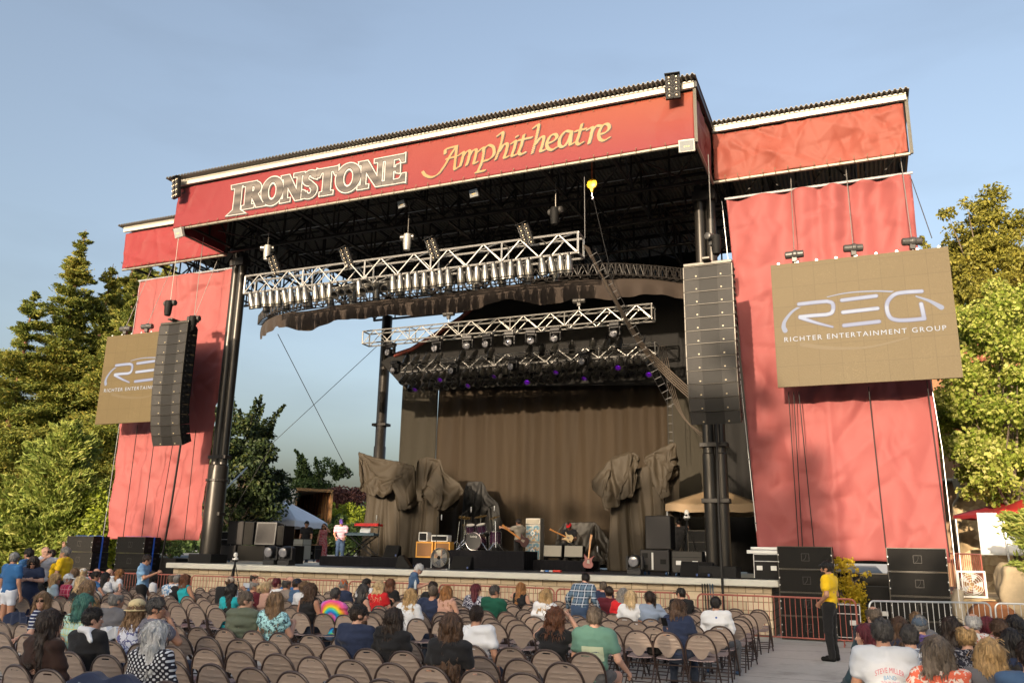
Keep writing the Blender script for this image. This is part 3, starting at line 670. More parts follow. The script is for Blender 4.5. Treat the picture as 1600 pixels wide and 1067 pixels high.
m = MB(); P = [tuple(atY(a, b, 31.1)[[0, 2]]) for a, b in ((596, 566), (618, 552), (645, 543), (690, 515), (722, 494), (752, 468), (800, 446), (900, 420), (1066, 396), (1110, 394), (1110, 600), (690, 604), (628, 602))]
m.prism(P, 31.05, 31.15); tag(m.build('dark_backing', BLK), 'black sheet standing in for the dark building behind the rear lamp truss', 'curtain')  # added black sheet, stands in for a dark building beyond the stage
m = MB(); m.tube([(P[i][0], 31.0, P[i][1]-0.1) for i in range(1, 6)], 0.10, 8); tag(m.build('red_edge_tube', pm('rust_red_edge', (0.20, 0.045, 0.03), 0.5)), 'rust red tube standing in for a roof edge along the black sheet', 'pipe')  # added tube, stands in for that building's sunlit red roof edge
# ---------------------------------------------------------------- rigging trusses
def box_truss(m, a, b, wd, ht, step, rc=0.026, rb=0.014, bays=3, mode='V'):
    a = np.array(a, float); b = np.array(b, float); d = b-a; L = np.linalg.norm(d); d /= L; s = np.array([-d[1], d[0], 0])*wd/2; up = np.array([0, 0, ht])
    n = max(1, int(round(L/step))); C = [s, -s, s+up, -s+up]
    for c in C: m.cyl(a+c, b+c, rc, n=6)
    for i in range(n):
        p, q = a+d*L*i/n, a+d*L*(i+1)/n; mid = (p+q)/2
        for e in (s, -s):
            if mode == 'V': m.cyl(p+e, mid+e+up, rb, n=5, caps=False); m.cyl(mid+e+up, q+e, rb, n=5, caps=False)
            else: m.cyl(p+e+(up if i % 2 else 0), q+e+(0 if i % 2 else up), rb, n=5, caps=False)
        for z in (np.zeros(3), up): m.cyl(p+s+z, q-s+z, rb*0.9, n=5, caps=False)
        if i % bays == 0 or i == n-1:
            for e in (s, -s): m.cyl((p if i % bays == 0 else q)+e, (p if i % bays == 0 else q)+e+up, rb*1.3, n=5, caps=False)
            for z in (np.zeros(3), up): m.cyl(p+s+z, p-s+z, rb*1.2, n=5, caps=False)
    for p in (a, b):
        for e in (s, -s): m.cyl(p+e, p+e+up, rc, n=6)
        for z in (np.zeros(3), up): m.cyl(p+s+z, p-s+z, rc, n=6)
def truss_thing(a, b, wd, ht, step, mat, label, mode='V', rc=0.026, rb=0.014, bays=3):
    m = MB(); box_truss(m, a, b, wd, ht, step, rc, rb, bays, mode); o = m.build('lighting_truss', mat, None, smooth=True); return tag(o, label, 'truss')
FT0, FT1, FZ = -18.55, -6.9, 10.06
truss_thing((FT0, 21.2, FZ), (FT1, 21.2, FZ), 0.52, 0.60, 1.16, ALU, 'bright silver lighting truss at the front under the roof', rc=0.034, rb=0.021, bays=2)
MT0, MT1, MZ = -17.95, -6.32, 9.82
truss_thing((MT0, 27.5, MZ), (MT1, 27.5, MZ), 0.5, 0.50, 0.52, ALU, 'silver box truss hung in the middle of the stage', 'X', 0.028, 0.016, 4)
RT0, RT1, RZ = -16.9, -6.5, 8.83
truss_thing((RT0, 28.7, RZ), (RT1, 28.7, RZ), 0.5, 0.42, 1.0, ALU, 'rear silver truss crowded with stage lamps below the middle truss', 'V', 0.026, 0.016, 4)
m = MB(); c0 = None
for i in range(0, n-1, 3):
    p = VS[i]; q = VS[min(i+3, n-1)]
    box_truss(m, (p[0], p[1]+.05, 9.98), (q[0], q[1]+.05, 9.98), 0.34, 0.34, 0.5, 0.02, 0.012, 9)
tag(m.build('lighting_truss', TR), 'curved black truss carrying the long brown valance', 'truss')

def par_can(name, label, ang, group):
    t = thing(name, label, 'stage light', group=group)
    m = MB(); d = np.array([0, sin(ang), -cos(ang)]); c = np.array([0, 0, -0.24])-d*0.20
    m.lathe(c, [(0.012, -0.05), (0.06, -0.045), (0.082, 0.0), (0.086, 0.09), (0.104, 0.12), (0.107, 0.40), (0.120, 0.405), (0.120, 0.43), (0.105, 0.43), (0.10, 0.30)], 14, d, caps=False); m.build('can', PARM, t, smooth=True); m = MB(); m.lathe(c, [(0.108, 0.36), (0.1115, 0.362), (0.1115, 0.392), (0.108, 0.394)], 14, d, caps=False); m.build('bands', BLACK, t)
    m = MB(); m.lathe(c, [(0.098, 0.24), (0.05, 0.215), (0.0, 0.21)], 14, d, caps=False); m.build('lamp_lens', LENS, t, smooth=True)
    m = MB()
    for s in (-1, 1): m.tube([(s*0.03, 0, 0.0), (s*0.122, 0, -0.05), (s*0.122, 0, -0.25)], 0.009, 4)
    m.box((0, 0, 0.02), (0.05, 0.05, 0.09)); m.build('yoke', BLACK, t); return t
PARM = pm('polished_par_can', (0.23, 0.22, 0.20), 0.30, 0.9, 0.25, 9)
LENS = pm('lamp_lens_dark', (0.03, 0.03, 0.03), 0.15, 0.0)
VIO = pm('violet_lit_lens', (0.3, 0.05, 0.6), 0.3, emit=(0.30, 0.02, 0.85), es=0.4)
GF = 'polished lamps along the front truss'; GR = 'lamps crowding the rear truss'
pd = par_can('par_lamp', 'polished par lamp hanging tail up under the front silver truss', radians(14), GF)
pu = par_can('par_lamp', 'polished par lamp on the front truss turned to show its dark mouth', radians(-52), GF)
pr = par_can('par_lamp', 'dark mouthed par lamp hanging under the rear truss', radians(-38), GR)
pt = par_can('par_lamp', 'par lamp standing tail up on top of the rear truss', radians(-30), GR)
used = set()
def lamp(proto, x, y, z, rz=0.0):
    o = proto if id(proto) not in used else copy_tree(proto); used.add(id(proto)); o.location = (x, y, z); o.rotation_euler = (random.uniform(-.08, .08), random.uniform(-.09, .09), rz); o.scale = (1.08, 1.08, 1.08); return o
xs = FT0+0.35; k = 0
while xs < FT1-0.15:
    up_ = 12 <= k <= 14 or 16 <= k <= 18
    lamp(pu if up_ else pd, xs, 20.93, FZ-0.04-random.random()*0.03, random.uniform(-.25, .25)); k += 1
    xs += 0.27 if k % 9 else 0.40
for i in range(13): lamp(pd, FT0+0.5+i*0.86, 21.48, FZ-0.06, random.uniform(-.3, .3))
vio_at = []
k = 0; x = RT0+0.25
while x < RT1-0.1:
    for yy, dz in ((28.42, -0.02), (28.92, -0.22)):
        o = lamp(pr, x+random.uniform(-.05, .05), yy, RZ+dz, random.uniform(-.5, .5))
        if k % 7 == 3:
            for ch in o.children:
                if ch.name.startswith('lamp_lens'): ch.data = ch.data.copy(); ch.data.materials.clear(); ch.data.materials.append(VIO)
            o['label'] = 'par lamp lit violet under the rear truss'; o['group'] = 'violet lit lamps on the rear truss'
        k += 1
    x += 0.34
for i, x in enumerate([RT0+0.3, RT0+0.75, RT0+1.2, RT0+1.75, -14.1, -13.6, -12.9, -11.3, -10.8, -10.3, -9.6, -8.8, -8.3, -7.8, -7.0]): lamp(pt, x, 28.45, RZ+0.72, random.uniform(-.5, .5))

def moving_head(name, label, group, up=False):
    t = thing(name, label, 'moving light', group=group); s = 1 if up else -1
    m = MB(); m.box((0, 0, s*0.06), (0.36, 0.30, 0.12)); m.build('base', DARKGREY, t, bevel=0.015)
    m = MB()
    for k in (-1, 1): m.prism([(k*0.16, s*0.12), (k*0.215, s*0.14), (k*0.215, s*0.44), (k*0.16, s*0.47)], -0.07, 0.07)
    m.bx(-0.15, 0.15, -0.07, 0.07, min(s*0.12, s*0.18), max(s*0.12, s*0.18)); m.build('yoke', DARKGREY, t, bevel=0.01)
    m = MB(); m.lathe((0, 0.14, s*0.36), [(0.09, 0), (0.14, 0.05), (0.155, 0.2), (0.145, 0.33)], 16, (0, -1, -0.12)); m.build('head', DARKGREY, t, smooth=True)
    m = MB(); m.lathe((0, -0.192, s*0.36-0.04), [(0.12, 0), (0.06, 0.02), (0, 0.025)], 16, (0, -1, -0.12), caps=False); m.build('lens', pm('moving_light_lens', (0.22, 0.22, 0.24), 0.08, 0.2), t, smooth=True)
    return t
mh = moving_head('moving_light', 'dark moving head light hanging under the middle truss', 'moving head lights under the middle truss'); first = True
for px in (612, 684, 732, 763, 797, 830, 869, 962):
    p = atY(px, 538, 27.5); o = mh if first else copy_tree(mh); first = False; o.location = (p[0], 27.45, MZ-0.03); o.rotation_euler = (0, 0, random.uniform(-.3, .3))
mh2 = copy_tree(mh); mh2['group'] = 'moving head lights on the rear truss'; mh2['label'] = 'dark moving head light hanging on the rear lamp truss'; mh2.location = (RT0-0.15, 28.4, RZ+0.45)
for x in (-14.4, -11.9, -9.1): o = copy_tree(mh2); o.location = (x, 28.35, RZ+0.25)

def blinder(label, loc, rot, rows=5, wd=0.36, ht=0.68, name='blinder_light', group=None):
    t = thing(name, label, 'floodlight', loc, group=group); t.rotation_euler = rot
    m = MB(); m.box((0, 0.04, 0), (wd, 0.10, ht)); m.box((0, -0.02, ht/2-0.01), (wd+0.02, 0.16, 0.02)); m.box((0, -0.02, 0), (0.02, 0.05, ht)); m.build('housing', BLACKBOX, t)
    m = MB(); s = wd*0.22
    for i in range(rows):
        for k in (-1, 1): m.lathe((k*wd*0.245, -0.012, (i+0.5)/rows*ht-ht/2), [(0.0, -0.045), (s*0.5, -0.035), (s, 0.0), (s*1.05, 0.006)], 12, (0, -1, 0), caps=False)
    m.build('reflectors', pm('lamp_reflector', (0.80, 0.76, 0.68), 0.16, 0.85), t, smooth=True)
    m = MB()
    for i in range(rows):
        for k in (-1, 1): m.ball((k*wd*0.245, 0.005, (i+0.5)/rows*ht-ht/2), s*0.34, n=8, m=5)
    m.build('bulbs', pm('lamp_bulb', (0.75, 0.6, 0.42), 0.12), t, smooth=True)
    m = MB()
    for k in (-1, 1): m.tube([(k*(wd/2+0.015), 0.04, 0.0), (k*(wd/2+0.015), 0.18, -0.05), (k*wd*0.2, 0.30, -0.12)], 0.014, 4)
    m.tube([(-wd*0.2, 0.3, -0.12), (wd*0.2, 0.3, -0.12)], 0.02, 5); m.build('bracket', BLACK, t); return t
for px, py, w_ in ((428, 414, 'at the left end of'), (541, 402, 'left of the second hoist on'), (676, 388, 'right of the second hoist on'), (821, 366, 'left of the bagged hoist on')):
    p = atY(px, py, 20.86); blinder('tilted ten lamp blinder light %s the front truss' % w_, p, (0.35, -0.22, -0.15))
p = atY(274, 293, 19.6); blinder('eight lamp floodlight on the left corner of the roof', p, (0.1, 0, -0.3), 4, 0.42, 0.72)
p = atY(1051, 135, 19.55); blinder('eight lamp floodlight on the right corner of the roof', p, (0.08, 0, 0.12), 4, 0.38, 0.68)
def flood(label, loc, rz=0, sz=0.42, dark=False):
    t = thing('floodlight', label, 'floodlight', loc, rz); t.rotation_euler = (0.35, 0, rz)
    m = MB(); m.bx(-sz/2, sz/2, -0.03, 0.08, -sz*0.38, sz*0.38); m.build('housing', BLACKBOX if dark else pm('grey_lamp_housing', (0.36, 0.35, 0.32), 0.45, 0.3), t, bevel=0.015)
    m = MB(); m.bx(-sz*0.41, sz*0.41, -0.036, -0.031, -sz*0.30, sz*0.30); m.build('lens', pm('flood_glass', (0.42, 0.44, 0.44), 0.06, 0.5), t)
    m = MB()
    for k in (-1, 0, 1): m.box((k*sz*0.13, -0.038, -0.02), (sz*0.07, 0.004, sz*0.07))
    m.build('diode', pm('amber_diode', (0.8, 0.55, 0.2), 0.4), t)
    m = MB(); m.tube([(-sz*0.3, 0.05, 0), (-sz*0.3, 0.2, sz*0.45), (sz*0.3, 0.2, sz*0.45), (sz*0.3, 0.05, 0)], 0.014, 5); m.build('bracket', BLACK, t)
flood('square grey floodlight under the left corner of the lettered banner', atY(279, 364, 19.8), -0.2)
flood('square grey floodlight under the right corner of the lettered banner', atY(1073, 228, 19.8), 0.1)
flood('small dark floodlight under the roof above the second hoist', atY(628, 319, 20.6), -0.3, 0.36, True); flood('small dark floodlight under the middle of the roof', atY(741, 302, 20.6), -0.2, 0.36, True)

def hoist(label, loc, ztop, bag=True, rz=0.0, chrome=False, dy=0.0):
    t = thing('chain_hoist', label, 'hoist', loc, rz)
    m = MB(); m.lathe((-0.24, 0, 0.0), [(0.07, 0), (0.10, 0.02), (0.10, 0.2), (0.12, 0.22), (0.12, 0.30), (0.10, 0.32), (0.095, 0.47), (0.06, 0.48)], 14, (1, 0, 0)); m.box((0, 0, -0.14), (0.13, 0.12, 0.14)); m.build('motor', pm('hoist_body', (0.06, 0.058, 0.055), 0.4, 0.3) if not chrome else PARM, t, smooth=True, bevel=0.01)
    m = MB(); m.tube([(0, 0, 0.1), (dy*sin(rz), dy*cos(rz), ztop-loc[2])], 0.012, 5); m.build('chain', pm('chain_steel', (0.30, 0.28, 0.25), 0.4, 0.6, 0.5, 60), t)
    m = MB(); m.tube([(0, 0, -0.2), (0, 0, -0.30), (0.04, 0, -0.34), (0.0, 0, -0.38), (-0.04, 0, -0.34)], 0.013, 5); m.build('hook', STEEL, t)
    if bag:
        m = MB(); m.lathe((0.04, -0.10, 0), [(0.12, 0.05), (0.13, -0.05), (0.125, -0.3), (0.10, -0.46), (0.02, -0.48)], 12); m.build('chain_bag', RUBBER if not chrome else pm('clear_chain_bag', (0.30, 0.29, 0.27), 0.35, 0.3), t, smooth=True)
hoist('chain hoist with pale bag at the left end of the front truss', tuple(atY(418, 388, 21.2)), 12.4, True, 0.4, True)
hoist('chain hoist over the middle of the front truss', tuple(atY(637, 371, 21.2)), 12.4, True, 0.1, True)
hoist('chain hoist with black bag near the right end of the front truss', tuple(atY(868, 330, 21.2)), 12.4, True, -0.3)
for px, t_ in ((700, 'left'), (905, 'right')):
    p = atY(px, 520, 27.5); hoist('dark chain hoist over the %s half of the middle truss' % t_, (p[0], 27.5, MZ+0.95), 12.4, False)

# ---------------------------------------------------------------- hung loudspeakers
CABC = pm('speaker_cabinet_paint', (0.008, 0.0078, 0.0075), 0.55, 0, 0.2, 8, 0.2, 200, spec=0.25)
GRL = pm('speaker_front_mesh', (0.0085, 0.0072, 0.006), 0.6, 0.0, 0.18, 5, 0.3, 260)
EDGE = pm('worn_metal_edge', (0.055, 0.05, 0.042), 0.4, 0.4)
MARK = pm('pale_gold_badge', (0.36, 0.30, 0.19), 0.4)
def line_array(label, loc, n=12):
    t = thing('line_array', label, 'loudspeakers', loc); W_, Hh, D = 1.26, 0.345, 0.46
    ang = [0, 0, 0.3, 0.6, 1, 1.5, 2.5, 4, 6.5, 10, 15, 20.5]; z = 0.0; y = 0.0
    m = MB(); m.bx(-0.62, 0.62, 0.02, 0.42, 0.02, 0.10); m.bx(-0.1, 0.1, -0.2, 0.8, 0.10, 0.16); m.build('top_frame', EDGE, t, bevel=0.01)
    for i in range(n):
        a = radians(ang[i])
        def T(P): return [(px, y+py*cos(a)-pz*sin(a)*-1.0*-1.0, z+pz*cos(a)+py*sin(a)*-1.0*-1.0) for px, py, pz in P]
        def TR_(m):  # tilt the front face down about the cabinet's front top edge
            m.v = [(vx, y+vy*cos(a)-vz*sin(a), z+vy*sin(a)+vz*cos(a)) for vx, vy, vz in m.v]; return m
        m = MB(); k = 0.10
        for s0, s1 in ((-W_/2, W_/2),): m.add([(s0, 0.03, 0), (s1, 0.03, 0), (s1, 0.03, -Hh+0.006), (s0, 0.03, -Hh+0.006), (s0*0.97, D, -k*0.4), (s1*0.97, D, -k*0.4), (s1*0.97, D, -Hh+k*0.4), (s0*0.97, D, -Hh+k*0.4)], [(0, 1, 2, 3), (7, 6, 5, 4), (0, 4, 5, 1), (3, 2, 6, 7), (1, 5, 6, 2), (0, 3, 7, 4)])
        cb = TR_(m).build('cabinet', CABC, t)
        for s in (-1, 1):
            m = MB(); m.add([(s*0.055, 0.045, -0.012), (s*0.60, 0.0, -0.012), (s*0.60, 0.0, -Hh+0.014), (s*0.055, 0.045, -Hh+0.014), (s*0.60, 0.028, -0.012), (s*0.60, 0.028, -Hh+0.014), (s*0.055, 0.06, -0.012), (s*0.055, 0.06, -Hh+0.014)],
                [(0, 1, 2, 3) if s > 0 else (3, 2, 1, 0), (1, 4, 5, 2), (0, 6, 4, 1), (3, 2, 5, 7), (0, 3, 7, 6)]); TR_(m).build('grille', GRL, cb)
        m = MB()
        for s in (-0.30, 0.33): m.box((s+0.0, 0.017, -Hh+0.075), (0.035, 0.02, 0.03))
        TR_(m).build('badge', MARK, cb)
        m = MB(); m.box((-0.617, 0.03, -Hh/2), (0.022, 0.06, Hh-0.02)); m.box((0.617, 0.03, -Hh/2), (0.022, 0.06, Hh-0.02)); m.box((-0.045, 0.05, -Hh/2), (0.014, 0.02, Hh-0.03)); m.box((0.045, 0.05, -Hh/2), (0.014, 0.02, Hh-0.03))
        m.box((0, 0.02, -0.004), (1.2, 0.05, 0.008)); TR_(m).build('rail', EDGE, cb)
        m = MB()
        for s in (-1, 1):
            for zz in (-0.08, -0.26): m.box((s*0.635, 0.16, zz), (0.03, 0.07, 0.05)); m.box((s*0.635, 0.34, zz), (0.03, 0.05, 0.05))
        TR_(m).build('fittings', BLACK, cb)
        y, z = y+Hh*sin(a), z-Hh*cos(a)
    return t
line_array('long hanging black line array beside the right screen', (-3.33, 20.75, 9.20))
line_array('long hanging black line array in front of the left screen', (-21.25, 20.75, 9.20))
hoist('chain hoist with black bag above the right line array', tuple(atY(1112, 372, 20.95)), 12.4, True, 1.2)
hoist('upper chain hoist with black bag above the left line array', tuple(atY(266, 474, 20.5)), 12.4, True, 0.0)
hoist('lower chain hoist with black bag behind the left line array', tuple(atY(303, 498, 21.1)), 12.4, True, 0.1)

# ---------------------------------------------------------------- screens
def screen_mat():
    b = NB('led_screen_face'); s = b.sep(); br = b.n('ShaderNodeTexBrick'); cx = b.n('ShaderNodeCombineXYZ'); b.t.links.new(s[0], cx.inputs[0]); b.t.links.new(s[2], cx.inputs[1]); b.t.links.new(cx.outputs[0], br.inputs[0]); br.offset = 0
    b.set(br, Scale=1.0, Mortar_Size=0.010, Brick_Width=0.53, Row_Height=0.53); br.inputs['Color1'].default_value = (0.082, 0.062, 0.031, 1); br.inputs['Color2'].default_value = (0.087, 0.066, 0.033, 1); br.inputs['Mortar'].default_value = (0.072, 0.054, 0.027, 1)
    v = b.n('ShaderNodeTexVoronoi'); v.inputs['Scale'].default_value = 34; b.t.links.new(b.co, v.inputs[0])
    g = b.ramp(b.math('MULTIPLY', v.outputs['Color'], b.noise(0.9, 3)), [(0.40, 0), (0.62, 1)]); b.col(b.mix(b.math('MULTIPLY', g, 0.32), br.outputs[0], (0.13, 0.10, 0.054))); b.bump(v.outputs['Distance'], 0.2, 0.01); return b.fin(0.5, 0.0, 0.15, emit=(0.22, 0.15, 0.065), es=0.03)
SCRM = screen_mat()
def logo_mat():
    b = NB('screen_logo_light'); s = b.sep(); f = b.noise(5, 2); c = b.ramp(b.math('ADD', b.math('MULTIPLY', f, 0.5), b.math('FRACT', b.math('MULTIPLY', s[2], 1.9))), [(0.1, (0.55, 0.58, 0.72)), (0.5, (0.80, 0.82, 0.95)), (0.8, (0.95, 0.96, 1.0)), (1.0, (0.62, 0.64, 0.80))])
    b.col((0.02, 0.02, 0.022)); return b.fin(0.5, spec=0.15, emit=c, es=0.27)
LOGO = logo_mat(); LOGOA = pm('screen_arc_light', (0.02, 0.02, 0.022), 0.5, spec=0.15, emit=(0.62, 0.66, 0.80), es=0.24); LOGOW = pm('screen_text_light', (0.02, 0.02, 0.02), 0.5, spec=0.15, emit=(0.95, 0.96, 1.0), es=0.30); LOGOD = pm('screen_logo_shadow', (0.02, 0.02, 0.02), 0.5, spec=0.15, emit=(0.36, 0.34, 0.45), es=0.28); LOGOF = pm('screen_logo_faint', (0.088, 0.068, 0.038), 0.5, spec=0.15, emit=(0.5, 0.42, 0.30), es=0.025)
SW, SH, SY = 4.22, 3.30, 22.0
def lp(x, y):
    q = atY(1180+x/3.557, 340+y/3.557, SY); return (q[0]+1.87, q[2]-6.13)
def text_mesh(body, size_w=None, size_h=None, space=1.0):
    cu = bpy.data.curves.new('text', 'FONT'); cu.body = body; cu.space_character = space; cu.resolution_u = 3
    o = bpy.data.objects.new('text', cu); COL.objects.link(o); dg = bpy.context.evaluated_depsgraph_get(); me = o.evaluated_get(dg).to_mesh()
    V = np.array([v.co[:] for v in me.vertices]); F = [list(p.vertices) for p in me.polygons]; o.evaluated_get(dg).to_mesh_clear(); bpy.data.objects.remove(o); bpy.data.curves.remove(cu)
    V[:, :2] -= V[:, :2].min(0); e = V[:, :2].max(0)
    if size_w: V[:, 0] *= size_w/e[0]
    if size_h: V[:, 1] *= size_h/e[1]
    return V, F
def led_screen(label, x0):
    t = thing('led_screen', label, 'screen', (x0, SY, 6.13))
    m = MB(); m.bx(0, SW, 0.0, 0.09, 0, SH); m.build('panel', SCRM, t)
    m = MB(); m.bx(0.02, SW-0.02, 0.092, 0.16, 0.02, SH-0.02)
    for i in range(5): m.bx(0.3+i*0.88, 0.36+i*0.88, 0.16, 0.3, 0.05, SH-0.05)
    m.build('back_frame', BLACKBOX, t)
    m = MB()
    for i in range(9): m.lathe((0.2+i*(SW-0.4)/8, 0.05, SH+0.03), [(0.018, -0.008), (0.035, -0.008), (0.035, 0.008), (0.018, 0.008)], 10, (0, 1, 0))
    m.build('lifting_eye', STEEL, t)
    F1 = Flat(0.0, SW, 0.5, 2.9, 0.012)
    def stroke(pts, r, f=F1, sp=True):
        P = [lp(*p) for p in pts]; P = spline([(a, b) for a, b in P], 8) if sp else P
        rs = r if isinstance(r, (list, tuple)) else (r, r)
        for i in range(len(P)-1): f.seg(P[i], P[i+1], rs[0]+(rs[1]-rs[0])*i/max(1, len(P)-2))
    r = 0.053
    stroke([(243, 482), (330, 472), (400, 466)], r); stroke([(400, 466), (428, 476), (434, 505), (424, 530), (395, 540)], r); stroke([(395, 540), (320, 545), (250, 552)], r); stroke([(250, 556), (340, 585), (430, 608)], (r, 0.03))
    for a, b in (((482, 460), (672, 436)), ((488, 527), (680, 505)), ((494, 600), (688, 578))): stroke([a, b], r, sp=False)
    stroke([(925, 410), (830, 416), (775, 428), (738, 465), (732, 510), (750, 555), (790, 570), (850, 570), (940, 562)], r); stroke([(938, 556), (930, 515), (922, 480)], r, sp=False)
    F2 = Flat(0.0, SW, 0.5, 2.9, 0.012)
    stroke([(280, 480), (212, 518), (168, 570), (158, 605), (166, 628)], (0.02, 0.062), F2)
    stroke([(400, 442), (480, 424), (560, 414), (680, 409), (780, 413)], (0.012, 0.022), F2); stroke([(895, 438), (960, 460), (1005, 482), (1035, 500)], (0.02, 0.06), F2); F2.F = np.maximum(F2.F, -(F1.F-0.03))
    F3 = Flat(0.0, SW, 0.1, 1.4, 0.014); stroke([(260, 705), (380, 722), (520, 726), (660, 715), (850, 668)], (0.055, 0.02), F3)
    def lay2(nm, VF, yy, mt): m = MB(); m.v = [(a, yy, b) for a, b in VF[0]]; m.f = VF[1]; m.m = [0]*len(m.f); return m.build(nm, mt, t)
    lay2('logo_faint_arc', F3.mesh(), -0.003, LOGOF); lay2('logo_arc', F2.mesh(), -0.006, LOGOA); lay2('logo_border', F1.mesh(0.0), -0.008, LOGOD); lay2('logo_letters', F1.mesh(-0.014), -0.011, LOGO)
    a, b = lp(163, 692), lp(1058, 622); V, F = text_mesh('RICHTER ENTERTAINMENT GROUP', b[0]-a[0]+0.02, 0.125, 1.25)
    m = MB(); m.v = [(a[0]+v[0], -0.009, a[1]+0.0+v[1]) for v in V]; m.f = F; m.m = [0]*len(F); m.build('lettering', LOGOW, t); return t
led_screen('large right screen showing the whole entertainment group logo on tan', -1.87)
led_screen('large left screen with its logo half hidden by a line array', -25.72)
for px, py, s in ((1241, 400, 'left'), (1333, 387, 'middle'), (1425, 377, 'right')):
    p = atY(px, py, 22.0); hoist('chain hoist over the %s of the right screen' % s, (p[0], 22.06, 9.68), 12.4, False, random.uniform(-.4, .4), False, 0.85)
for px, s in ((195, 'left edge'), (228, 'middle'), (300, 'right end')):
    p = atY(px, 510, 22.0); hoist('chain hoist over the %s of the left screen' % s, (p[0], 22.06, 9.68), 12.4, False, random.uniform(-.4, .4), False, 0.85)

# ---------------------------------------------------------------- subwoofers on the ground
def subwoofer(label, loc, group, emb=True):
    t = thing('subwoofer', label, 'loudspeaker', loc, 0, group)
    m = MB(); m.bx(0, 1.27, 0.03, 0.72, 0.0, 0.535); m.build('cabinet', BLACKBOX, t, bevel=0.012)
    m = MB(); m.add([(0.03, 0.012, 0.03), (0.635, -0.012, 0.03), (1.24, 0.012, 0.03), (1.24, 0.012, 0.505), (0.635, -0.012, 0.505), (0.03, 0.012, 0.505), (0.03, 0.029, 0.03), (0.635, 0.029, 0.03), (1.24, 0.029, 0.03), (1.24, 0.029, 0.505), (0.635, 0.029, 0.505), (0.03, 0.029, 0.505)],
        [(0, 1, 4, 5), (1, 2, 3, 4), (0, 6, 7, 1), (1, 7, 8, 2), (5, 4, 10, 11), (4, 3, 9, 10), (0, 5, 11, 6), (2, 8, 9, 3)]); g = m.build('grille', GRILLE, t)
    m = MB(); m.bx(0, 1.27, 0.005, 0.03, 0.0, 0.014); m.bx(0, 1.27, 0.005, 0.03, 0.52, 0.534); m.bx(0, 0.016, 0.005, 0.03, 0.016, 0.518); m.bx(1.254, 1.27, 0.005, 0.03, 0.016, 0.518); m.build('front_frame', EDGE, t)
    m = MB(); 
    for x0, x1, z0, z1 in ((0.56, 0.74, 0.19, 0.197), (0.56, 0.74, 0.36, 0.367), (0.56, 0.567, 0.198, 0.359), (0.733, 0.74, 0.198, 0.359)): m.bx(x0, x1, -0.016, -0.012, z0, z1)
    m.tube([(0.57+0.10*sin(a), -0.014, 0.205+0.13*(1-cos(a))) for a in np.linspace(0.3, 1.6, 6)], 0.004, 4); m.build('emblem', pm('grey_emblem', (0.06, 0.055, 0.05), 0.5), g)
    m = MB()
    for yy in (0.25, 0.5):
        for zz in (0.2, 0.36): m.box((1.272, yy, zz), (0.012, 0.12, 0.07))
    m.build('side_handle', DARKGREY, t); m = MB()
    for x_ in (0.02, 1.25):
        for zz in (0.16, 0.33): m.box((x_, 0.0, zz), (0.022, 0.02, 0.03))
    m.build('latch', STEEL, t); return t
base = None
POSW = ['bottom', 'lower middle', 'upper middle', 'top']
for gx, nm in ((-26.42, 'outer left stack beside the pine'), (-24.02, 'inner left stack by the stage stairs'), (-2.13, 'stack at the right end of the stage'), (0.34, 'far right stack by the boulder')):
    for k in range(4):
        lab = 'wide black subwoofer, %s one in the %s' % (POSW[k], nm)
        if base is None: o = base = subwoofer(lab, (0, 0, 0), 'ground subwoofer stacks')
        else: o = copy_tree(base)
        o['label'] = lab; o.location = (gx, 22.12+0.008*((k*37) % 5), 0.012+k*0.545); o.rotation_euler = (0, 0, 0.006*((k*13) % 3-1))
BLUE = pm('blue_strap', (0.01, 0.10, 0.55), 0.6)
for x, w_ in ((-25.12, 'outer'), (-22.72, 'inner')):
    m = MB(); m.bx(x-0.018, x-0.012, 22.50, 22.56, 0.02, 2.18); m.bx(x-1.33, x-0.018, 22.50, 22.56, 2.2, 2.206); tag(m.build('strap', BLUE), 'bright blue strap down the side of the %s left subwoofer stack' % w_, 'strap')

# ---------------------------------------------------------------- ropes, looms, ladders
LOOM = pm('loom_brown', (0.07, 0.055, 0.042), 0.6)
def rope(name, label, pts, r, mat=WIRE, cat='cable', group=None):
    m = MB(); m.tube(pts, r, 5); return tag(m.build(name, mat), label, cat, group)
rope('guy_wire', 'steel wire slanting down from the curved truss towards the left tarpaulin', [atY(434, 522, 23.5), atY(548, 745, 30)], 0.014)
rope('guy_wire', 'steel wire slanting from the rear left column down to the dark tree', [atY(592, 538, 32.0), atY(428, 690, 34), (-33, 36.4, 1.3)], 0.014)
rope('guy_wire', 'steel guy wire beside the top right corner of the right drape', [atY(1424, 280, 23.3), atY(1456, 372, 22.2)], 0.012)
rope('guy_rod', 'grey brace rod rising behind the left column', [atY(338, 778, 24), atY(386, 730, 27)], 0.03, STEEL)
def sagrope(a, b, sag, k=14): 
    a, b = np.array(a), np.array(b); return [a+(b-a)*t-np.array([0, 0, sag*4*t*(1-t)]) for t in np.linspace(0, 1, k)]
for i in range(5):
    pts = [atY(912+i, 383, 21.3), atY(955, 455+i*2, 22.5), atY(1000, 530+i*3, 24.5), atY(1040, 572+i*4, 25.5), atY(1090, 618+i*4, 25.0)]
    rope('cable_loom', 'thick brown cable loom sagging from the front truss end to the right column', [p+np.array([0, 0.05*i, 0]) for p in spline([tuple(p) for p in pts], 6)], 0.02, LOOM, group='cable looms by the right column')
for i in range(4):
    pts = [atY(1030+i*3, 540, 28), atY(1043+i*3, 600, 27), atY(1062+i*3, 645+i*3, 26), atY(1098+i*4, 685, 25)]
    rope('cable_loom', 'thin cable falling from the middle truss end to the right column', spline([tuple(p) for p in pts], 6), 0.011, LOOM, group='thin cables by the right column')
